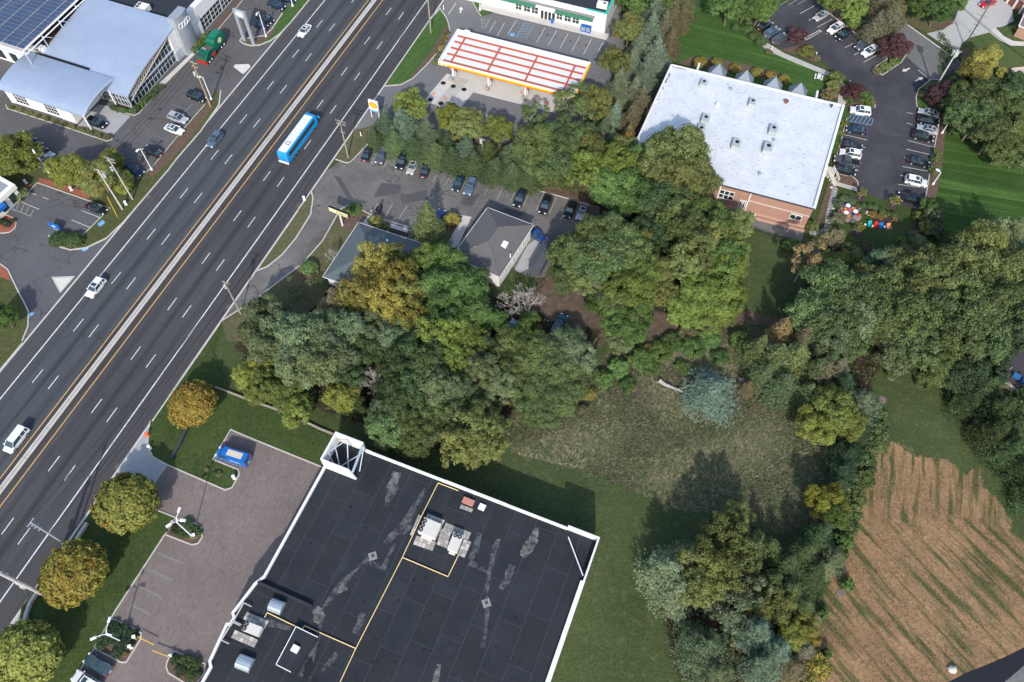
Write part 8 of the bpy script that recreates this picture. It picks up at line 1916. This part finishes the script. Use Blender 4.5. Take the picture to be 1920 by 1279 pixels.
many('pine', 'greyblue', 'standing alone on the meadow', [(1333, 738, 48, 7)]); many('conifer', 'brown', 'beside the meadow spruce', [(1398, 728, 20, 4.5)]); many('bare', 'mid', 'beside the meadow spruce', [(1388, 710, 16, 3)])
# thicket right of the meadow
w = 'in the conifer stand right of the meadow'
many('conifer', 'conif', w, [(1450, 680, 44, 11), (1490, 676, 44, 11), (1424, 660, 34, 9), (1520, 705, 40, 10), (1468, 724, 40, 9), (1504, 742, 34, 8), (1434, 705, 30, 8), (1548, 680, 28, 9)]); many('conifer', 'pink', w, [(1466, 630, 34, 10), (1500, 640, 32, 10)]); many('conifer', 'greybrown', w, [(1536, 716, 36, 9), (1570, 700, 30, 9)]); many('conifer', 'deep', w, [(1545, 750, 30, 8), (1580, 730, 34, 8)])
w = 'in the big wood at the right'
many('broad', 'mid', w, [(1560, 552, 52, 12), (1602, 560, 50, 12), (1530, 590, 46, 11), (1575, 600, 54, 12), (1632, 590, 48, 12), (1660, 555, 44, 12), (1700, 600, 54, 13), (1745, 590, 54, 13), (1712, 640, 50, 12), (1770, 632, 52, 12), (1820, 610, 54, 13), (1800, 560, 54, 13), (1860, 575, 48, 13), (1660, 620, 42, 11), (1755, 672, 44, 10), (1850, 640, 48, 12), (1880, 620, 40, 12), (1600, 640, 40, 10), (1910, 560, 44, 12)])
many('broad', 'olive', w, [(1700, 556, 48, 13), (1748, 540, 46, 13), (1790, 510, 50, 13), (1850, 520, 52, 13), (1716, 520, 40, 12), (1838, 470, 46, 12), (1760, 496, 40, 12), (1885, 500, 44, 12), (1628, 540, 36, 11), (1690, 500, 34, 10)]); many('broad', 'bluegreen', w, [(1650, 500, 36, 9), (1560, 640, 34, 10), (1600, 600, 34, 12), (1680, 660, 34, 9)]); many('pine', 'sage', w, [(1890, 446, 44, 12), (1912, 480, 40, 12), (1862, 438, 30, 11)]); many('conifer', 'dark', w, [(1556, 530, 30, 8), (1800, 452, 30, 9)])
many('broad', 'deep', w, [(1800, 690, 40, 9), (1838, 690, 38, 9), (1900, 640, 40, 11)])
w = 'in the dark stand at the right edge'
many('conifer', 'dark', w, [(1836, 728, 40, 9), (1870, 770, 42, 10), (1818, 752, 34, 8), (1900, 800, 40, 10), (1858, 812, 36, 9), (1905, 752, 36, 10), (1822, 700, 30, 8), (1890, 848, 36, 9), (1918, 700, 34, 10), (1915, 880, 34, 8), (1935, 930, 34, 8)]); many('pine', 'bluegreen', w, [(1866, 716, 32, 8), (1912, 770, 32, 9)]); many('shrub', 'green', w, [(1800, 758, 16, 2.4), (1868, 846, 18, 2.4), (1906, 896, 16, 2.2)]); many('shrub', 'brown', w, [(1838, 806, 18, 2)])
w = 'in the hedgerow between meadow and hay field'
many('broad', 'yellowgreen', w, [(1560, 776, 44, 9), (1530, 800, 34, 8), (1588, 790, 32, 8), (1560, 750, 26, 8)]); many('pine', 'sage', w, [(1616, 756, 36, 8), (1600, 772, 26, 7)]); many('pine', 'deep', w, [(1606, 808, 32, 5), (1590, 850, 36, 5), (1580, 884, 32, 5), (1568, 910, 24, 5)]); many('shrub', 'mid', w, [(1640, 776, 20, 3), (1642, 808, 20, 3), (1634, 838, 20, 3), (1620, 868, 22, 3), (1612, 898, 20, 3), (1604, 930, 20, 3), (1594, 962, 20, 3), (1588, 990, 18, 3), (1626, 900, 12, 1.6)]); many('broad', 'lemon', w, [(1548, 940, 32, 7)]); many('broad', 'green', w, [(1560, 962, 26, 6)]); many('shrub', 'green', w, [(1580, 1012, 16, 3), (1572, 1040, 16, 3)])
w = 'in the lower right thicket'
many('pine', 'sage', w, [(1254, 1070, 46, 11), (1264, 1108, 40, 10), (1288, 1052, 40, 11), (1244, 1092, 30, 8)]); many('fine', 'olive', w, [(1330, 1050, 50, 12, .04), (1360, 1000, 46, 12), (1390, 1036, 44, 11), (1316, 1096, 44, 11, .08), (1352, 1080, 44, 12), (1374, 968, 34, 10)]); many('loose', 'sage', w, [(1362, 1140, 44, 10), (1400, 1110, 36, 10)]); many('pine', 'bluegreen', w, [(1320, 1222, 44, 10), (1300, 1200, 32, 8), (1340, 1260, 40, 9)]); many('spruce', 'spruce', w, [(1412, 1192, 46, 11), (1450, 1226, 42, 10), (1424, 1256, 44, 10)])
many('conifer', 'dark', w, [(1440, 1040, 40, 9), (1470, 1070, 42, 9), (1500, 1040, 40, 9), (1480, 1110, 44, 8), (1440, 1090, 38, 9), (1516, 1080, 36, 8), (1530, 1010, 34, 9), (1500, 1140, 32, 7)]); many('broad', 'olive', w, [(1458, 1130, 34, 7), (1420, 1140, 30, 7)]); many('pine', 'sage', w, [(1560, 1044, 26, 6), (1544, 1066, 18, 5)]); many('broad', 'yellowgreen', w, [(1505, 1178, 26, 5, .3), (1484, 1190, 26, 5, .1), (1520, 1196, 16, 3, .5)]); many('shrub', 'brown', w, [(1390, 1212, 24, 3), (1365, 1275, 24, 3, .3), (1470, 1170, 18, 2), (1500, 1230, 18, 2)]); many('pine', 'greybrown', w, [(1485, 1255, 30, 6), (1510, 1225, 20, 5)]); many('shrub', 'gold', w, [(1530, 1250, 22, 3, .3), (1508, 1268, 20, 3)]); many('bare', 'mid', w, [(1382, 1112, 30, 9)])
many('shrub', 'green', 'beside a mulch ring on the hay field', [(1588, 1098, 11, 2), (1543, 1150, 9, 1.8), (1548, 1226, 9, 1.8), (1676, 696, 12, 2), (1734, 712, 14, 2.4), (1794, 760, 14, 2.6)])
# garden beside the office
many('loose', 'pink', 'below the office garden', [(1512, 486, 32, 13, .1)]); many('bare', 'mid', 'below the office garden', [(1528, 470, 18, 7), (1399, 436, 20, 9)])
w = 'round the office garden'
many('shrub', 'brown', w, [(1562, 446, 19, 2.6), (1626, 466, 15, 2.4)]); many('shrub', 'yellowgreen', w, [(1552, 486, 17, 2.4), (1582, 488, 17, 2.2), (1722, 404, 9, 1.8)]); many('shrub', 'olive', w, [(1588, 468, 14, 2.2), (1602, 476, 12, 2), (1524, 424, 10, 1.8), (1738, 428, 14, 2.4)]); many('shrub', 'sage', w, [(1646, 478, 12, 2.2), (1573, 381, 8, 1.6)]); many('shrub', 'green', w, [(1482, 460, 13, 2.2), (1600, 492, 18, 2.6), (1630, 490, 20, 2.8), (1740, 388, 16, 3), (1710, 456, 12, 1.8), (1690, 450, 9, 1.2)]); many('shrub', 'bluegreen', w, [(1752, 408, 18, 3.2), (1724, 458, 14, 2.4), (1700, 470, 14, 2.4), (1756, 436, 14, 2.6)]); many('shrub', 'greybrown', w, [(1712, 440, 9, 1.2), (1570, 408, 13, 1.8)])
w = 'in the curved flower bed'
for i in range(8): f_ = i / 7; plant('ball', 1596 + 80 * f_, 379 + 22 * f_ + 3 * math.sin(f_ * 9), 6.0, 1.2, 'topiary', w)
for i in range(4): plant('shrub', 1582 + i * 6, 371 + i * 2.6, 6.5, 1.1, 'bluegreen', w)
many('shrub', 'brown', w, [(1636, 402, 7, .9, .6), (1648, 407, 6, .8, .8), (1676, 410, 6, .7, .3)]); many('shrub', 'olive', w, [(1658, 401, 8, 1.1), (1617, 398, 6, .9)])
many('loose', 'gold', 'in a mulch ring of the garden', [(1617, 362, 10, 3.6, .1), (1680, 376, 10, 3.6, .3), (1613, 425, 10, 4, .1)])
# office lot edges and back lawn
w = 'on the back lawn edge by the parked cars'
many('ball', 'topiary', w, [(1379, 52, 8, 1.5), (1401, 55, 10, 1.8), (1390, 53, 6, 1.4), (1412, 67, 10, 1.8), (1427, 77, 12, 2.1)])
many('broad', 'green', 'at the top of the back lawn', [(1368, 12, 36, 9), (1400, 8, 34, 9), (1425, 16, 30, 8), (1345, -6, 26, 9)]); many('conifer', 'brown', 'at the top of the back lawn', [(1285, 12, 22, 9), (1278, 40, 18, 7)])
many('ball', 'gold', 'in the mulch strip behind the office', [(1314, 117, 14, 1.9, .35), (1344, 117, 12, 1.8, .35), (1379, 128, 11, 1.7, .35), (1420, 135, 11.5, 1.7, .35), (1446, 140, 10.5, 1.6, .4), (1470, 149, 11.5, 1.7, .4)])
w = 'in the shrub row at the end of the back lawn'
many('shrub', 'olive', w, [(1567, 147, 13, 2.4), (1563, 162, 12, 2.2)]); many('shrub', 'brown', w, [(1555, 178, 14, 2)])
w = 'beside the office path'
many('shrub', 'purple', w, [(1495, 68, 17, 2.8), (1602, 172, 18, 3)]); many('shrub', 'gold', w, [(1512, 97, 13, 1.8)]); many('shrub', 'green', w, [(1622, 182, 13, 2), (1597, 186, 10, 1.6), (1630, 196, 7, 1)]); many('shrub', 'brown', w, [(1634, 192, 6, .9), (1532, 108, 6, .9), (1442, 98, 7, .9), (1522, 106, 6, .8)]); many('shrub', 'olive', w, [(1580, 230, 8, 1.2), (1575, 250, 6, 1)])
w = 'on the upper bank of the office lot'
many('broad', 'bright', w, [(1600, 16, 24, 7), (1580, 2, 24, 8), (1556, -8, 24, 8)]); many('ball', 'green', w, [(1600, 41, 16, 2.8)]); many('conifer', 'greybrown', w, [(1658, 42, 34, 11), (1640, 58, 26, 9), (1676, 16, 30, 10), (1646, 14, 24, 9)]); many('broad', 'purple', w, [(1680, 84, 26, 6), (1662, 96, 14, 4)]); many('shrub', 'olive', w, [(1662, 125, 9, .9), (1676, 116, 9, .9)]); many('shrub', 'brown', w, [(1646, 133, 8, .9)])
many('broad', 'green', 'left of the paved driveway', [(1760, 18, 32, 8), (1725, 6, 26, 8), (1786, 4, 24, 7)])
many('broad', 'purple', 'at the office lot entrance', [(1766, 176, 26, 6), (1752, 190, 14, 3)]); many('shrub', 'brown', 'at the office lot entrance', [(1732, 178, 8, 1), (1742, 168, 7, 1)])
w = 'in the grove right of the office lot'
many('column', 'gold', w, [(1834, 124, 20, 9, .05), (1850, 112, 16, 9, .05), (1820, 144, 18, 8)]); many('broad', 'mid', w, [(1808, 196, 36, 9, .04), (1850, 192, 40, 10, .14), (1830, 226, 40, 10, .05), (1876, 222, 42, 10), (1862, 252, 40, 10), (1902, 250, 40, 10), (1914, 200, 32, 10), (1892, 190, 34, 9), (1800, 222, 28, 8), (1910, 290, 26, 7), (1880, 278, 30, 8)]); many('broad', 'dark', w, [(1796, 168, 22, 6)]); many('shrub', 'gold', w, [(1879, 136, 12, 2.2)]); many('shrub', 'dark', w, [(1904, 152, 16, 3)]); many('shrub', 'olive', w, [(1905, 52, 8, 1.2), (1757, 286, 7, 1.4), (1755, 300, 8, 1.6), (1752, 318, 9, 1.8)])
# rental office planting
many('spruce', 'light', 'beside the white walled rental house', [(803, 428, 38, 12)])
many('ball', 'topiary', 'on the rental driveway verge', [(579, 501, 16, 2)]); many('shrub', 'gold', 'by the rental walk', [(847, 411, 13, 2.6, .25), (707, 417, 12, 2)]); many('shrub', 'olive', 'by the rental walk', [(723, 424, 7, 1.2), (699, 412, 8, 1.4)]); many('shrub', 'green', 'under the rental sign', [(664, 393, 13, .9)])
for i in range(7): f_ = i / 6; plant('shrub', 836 - 24 * f_ + 3, 62 + 56 * f_, 5, .6, 'gold' if i % 2 else 'olive', 'in the curved strip of the station island')
many('shrub', 'brown', 'on the upper paved lot islands', [(236, 1226, 5, .5)])
w = 'in the ground cover of the paved lot islands'
many('shrub', 'dark', w, [(332, 992, 10, .7), (350, 985, 12, .8), (366, 997, 11, .8), (345, 1001, 10, .7), (328, 1236, 8, .9), (345, 1240, 11, 1), (364, 1246, 11, 1), (340, 1256, 10, 1), (360, 1264, 12, 1)]); many('shrub', 'deep', w, [(212, 1176, 11, .8), (232, 1184, 12, .9), (250, 1190, 9, .8), (206, 1196, 12, .9), (226, 1204, 13, .9), (243, 1206, 9, .8), (192, 1208, 10, .8), (220, 1222, 10, .8)])
many('shrub', 'brown', 'at the tip of the van bay lawn', [(388, 880, 4, .5), (411, 889, 5, .5)])

from collections import defaultdict
cnt = defaultdict(list)
for i, q in enumerate(PLANTS):
    key = (WORDS[q[5]] if q[0] != 'bare' else '', NOUN[q[0]], q[6]); cnt[key].append(i)
LAB = {}
for key, ids in cnt.items():
    ids.sort(key=lambda i: (PLANTS[i][1], PLANTS[i][2])); k_ = len(ids)
    for j, i in enumerate(ids):
        o_ = '' if k_ == 1 else ('leftmost ' if j == 0 else 'rightmost ' if j == k_ - 1 else ORD[j] if j < len(ORD) else '')
        tail = ' from left' if k_ > 1 and 0 < j < k_ - 1 else ''
        LAB[i] = f"{o_}{key[0]} {key[1]}{tail} {key[2]}".replace('  ', ' ').strip()
for i, (kind, u, v, r_, h_, hue, where, aut) in enumerate(PLANTS):
    crown, trunk, R_, H_, cf = PT[kind][i % len(PT[kind])]
    g_ = G(u, v, h_ * cf); m_ = mpp(g_); s_ = r_ * m_ / R_; sz = h_ / H_
    if kind in ('broad', 'fine'): s_ *= .95
    t_ = thing(ONAME[kind], LAB[i], 'bush' if kind in ('shrub', 'ball') else 'tree', (g_[0], g_[1], .05 if kind in ('shrub', 'ball') else 0), 'plants ' + where)
    t_.scale = (s_ * random.uniform(.94, 1.06), s_ * random.uniform(.94, 1.06), sz); t_.rotation_euler = (random.gauss(0, .05), random.gauss(0, .05), random.uniform(0, 6.28))
    if crown is not None:
        o = link('crown', crown, t_); jit = random.uniform(.70, 1.34); hj = random.uniform(-.08, .11); c_ = HUE[hue]
        o.color = (c_[0] * jit * (1 + hj), c_[1] * jit, c_[2] * jit * (.86 - hj), aut)
    link('trunk' if kind not in ('shrub', 'ball') else 'stem', trunk, t_)

# rank meadow grass, and undergrowth below the woods
def blades(name, polys, n_, hmin, hmax, wdt, cols, label, kind='stuff', z=0.0, clump=3, lean=.5):
    pw = [P2(p_) for p_ in polys]; allp = np.concatenate([np.array(p_) for p_ in pw]); lo, hi = allp.min(0), allp.max(0); P_ = []
    tot = 0
    while tot < n_:
        c_ = rng.uniform(lo, hi, (n_, 2)); hit = np.zeros(n_, bool)
        for p_ in pw: hit |= in_poly(c_[:, 0], c_[:, 1], p_)
        hit &= ~in_poly(c_[:, 0], c_[:, 1], P2([(1760, 1288), (1812, 1258), (1850, 1243), (1925, 1206), (2200, 1100), (2200, 1400)]))
        c_ = c_[hit]; f_ = np.sin(c_[:, 0] * .55 + 1.7 * np.sin(c_[:, 1] * .31)) * np.sin(c_[:, 1] * .62 + 1.3 * np.sin(c_[:, 0] * .27)); c_ = c_[rng.random(len(c_)) < .62 + .5 * f_]
        P_.append(c_); tot += len(c_)
    c_ = np.concatenate(P_)[:n_]; c_ = np.repeat(c_, clump, 0) + rng.normal(0, .09, (n_ * clump, 2)); N_ = len(c_); a = rng.uniform(0, 2 * math.pi, N_); h_ = rng.uniform(hmin, hmax, N_); tw = 1.5 * np.sin(c_[:, 0] * .21 + 2 * np.sin(c_[:, 1] * .17)) + 1.5 * np.sin(c_[:, 1] * .26) - .9 + rng.normal(0, 1.0, N_)
    wv = wdt * rng.uniform(.6, 1.4, N_)
    b0 = np.stack([c_[:, 0] - np.cos(a) * wv, c_[:, 1] - np.sin(a) * wv, np.full(N_, z)], 1); b1 = np.stack([c_[:, 0] + np.cos(a) * wv, c_[:, 1] + np.sin(a) * wv, np.full(N_, z)], 1)
    le = h_ * lean * rng.uniform(.4, 1.6, N_); tp = np.stack([c_[:, 0] + np.cos(tw) * le, c_[:, 1] + np.sin(tw) * le, z + h_], 1)
    V = np.stack([b0, b1, tp], 1).reshape(-1, 3).astype(np.float32); me_ = bpy.data.meshes.new(name); me_.vertices.add(3 * N_); me_.vertices.foreach_set('co', V.ravel()); me_.loops.add(3 * N_); me_.loops.foreach_set('vertex_index', np.arange(3 * N_, dtype=np.int32)); me_.polygons.add(N_); me_.polygons.foreach_set('loop_start', np.arange(0, 3 * N_, 3, dtype=np.int32)); me_.update(calc_edges=True)
    cc_ = np.array(cols); ci = rng.integers(0, len(cc_), n_); col = np.repeat(np.repeat(cc_[ci], clump, 0), 3, 0) * np.repeat(rng.uniform(.75, 1.25, N_), 3)[:, None]
    at_ = me_.attributes.new('tint', 'FLOAT_COLOR', 'POINT'); at_.data.foreach_set('color', np.concatenate([col, np.ones((len(col), 1))], 1).astype(np.float32).ravel())
    me_.materials.append(MATS['blade']); o = link(name, me_); tag(o, label, kind=kind); return o
m, n, l, b = nt('blade')
at = n.new('ShaderNodeAttribute'); at.attribute_name = 'tint'; l.new(at.outputs['Color'], b.inputs['Base Color']); b.inputs['Roughness'].default_value = .8; b.inputs['Specular IOR Level'].default_value = .1
blades('meadow_grass', COVER[0], 46000, .15, .42, .05, [(.29, .245, .16), (.20, .18, .105), (.11, .14, .062), (.085, .12, .05), (.10, .13, .055), (.12, .15, .07), (.36, .31, .21)], 'rank half dry grass of the meadow between the woods', clump=4, lean=1.5)
blades('hay_stubble', COVER[1], 12000, .05, .16, .045, [(.40, .29, .18), (.33, .24, .145), (.25, .18, .105), (.10, .12, .045)], 'parched mown grass of the hay field at the lower right', clump=3, lean=.8)
# undergrowth leaves
U = []
for pl in COVER[3]:
    pw = P2(pl); A = np.array(pw); c_ = rng.uniform(A.min(0), A.max(0), (26000, 2)); U.append(c_[in_poly(c_[:, 0], c_[:, 1], pw)])
U = np.concatenate(U); keep = np.sin(U[:, 0] * .7 + np.sin(U[:, 1] * .5)) * np.sin(U[:, 1] * .8) + rng.normal(0, .3, len(U)) > .0; U = U[keep][:42000]
n_ = len(U); C = np.stack([U[:, 0], U[:, 1], rng.uniform(.15, 1.3, n_)], 1); N = rng.normal(0, .5, (n_, 3)) + np.array([0, 0, 1])
ug = link('undergrowth', leaf_mesh('undergrowth', C, N, rng.uniform(.16, .34, n_), tints(rng.random(n_), n_))); ug.color = (.045, .066, .026, .04); tag(ug, 'low leafy undergrowth on the floor of the woods', kind='stuff')

for o in list(bpy.data.objects):
    if '_o' in o.keys(): del o['_o']
    if o.type == 'MESH' and o.parent is None and 'kind' not in o.keys() and 'category' not in o.keys(): o['kind'] = 'structure'
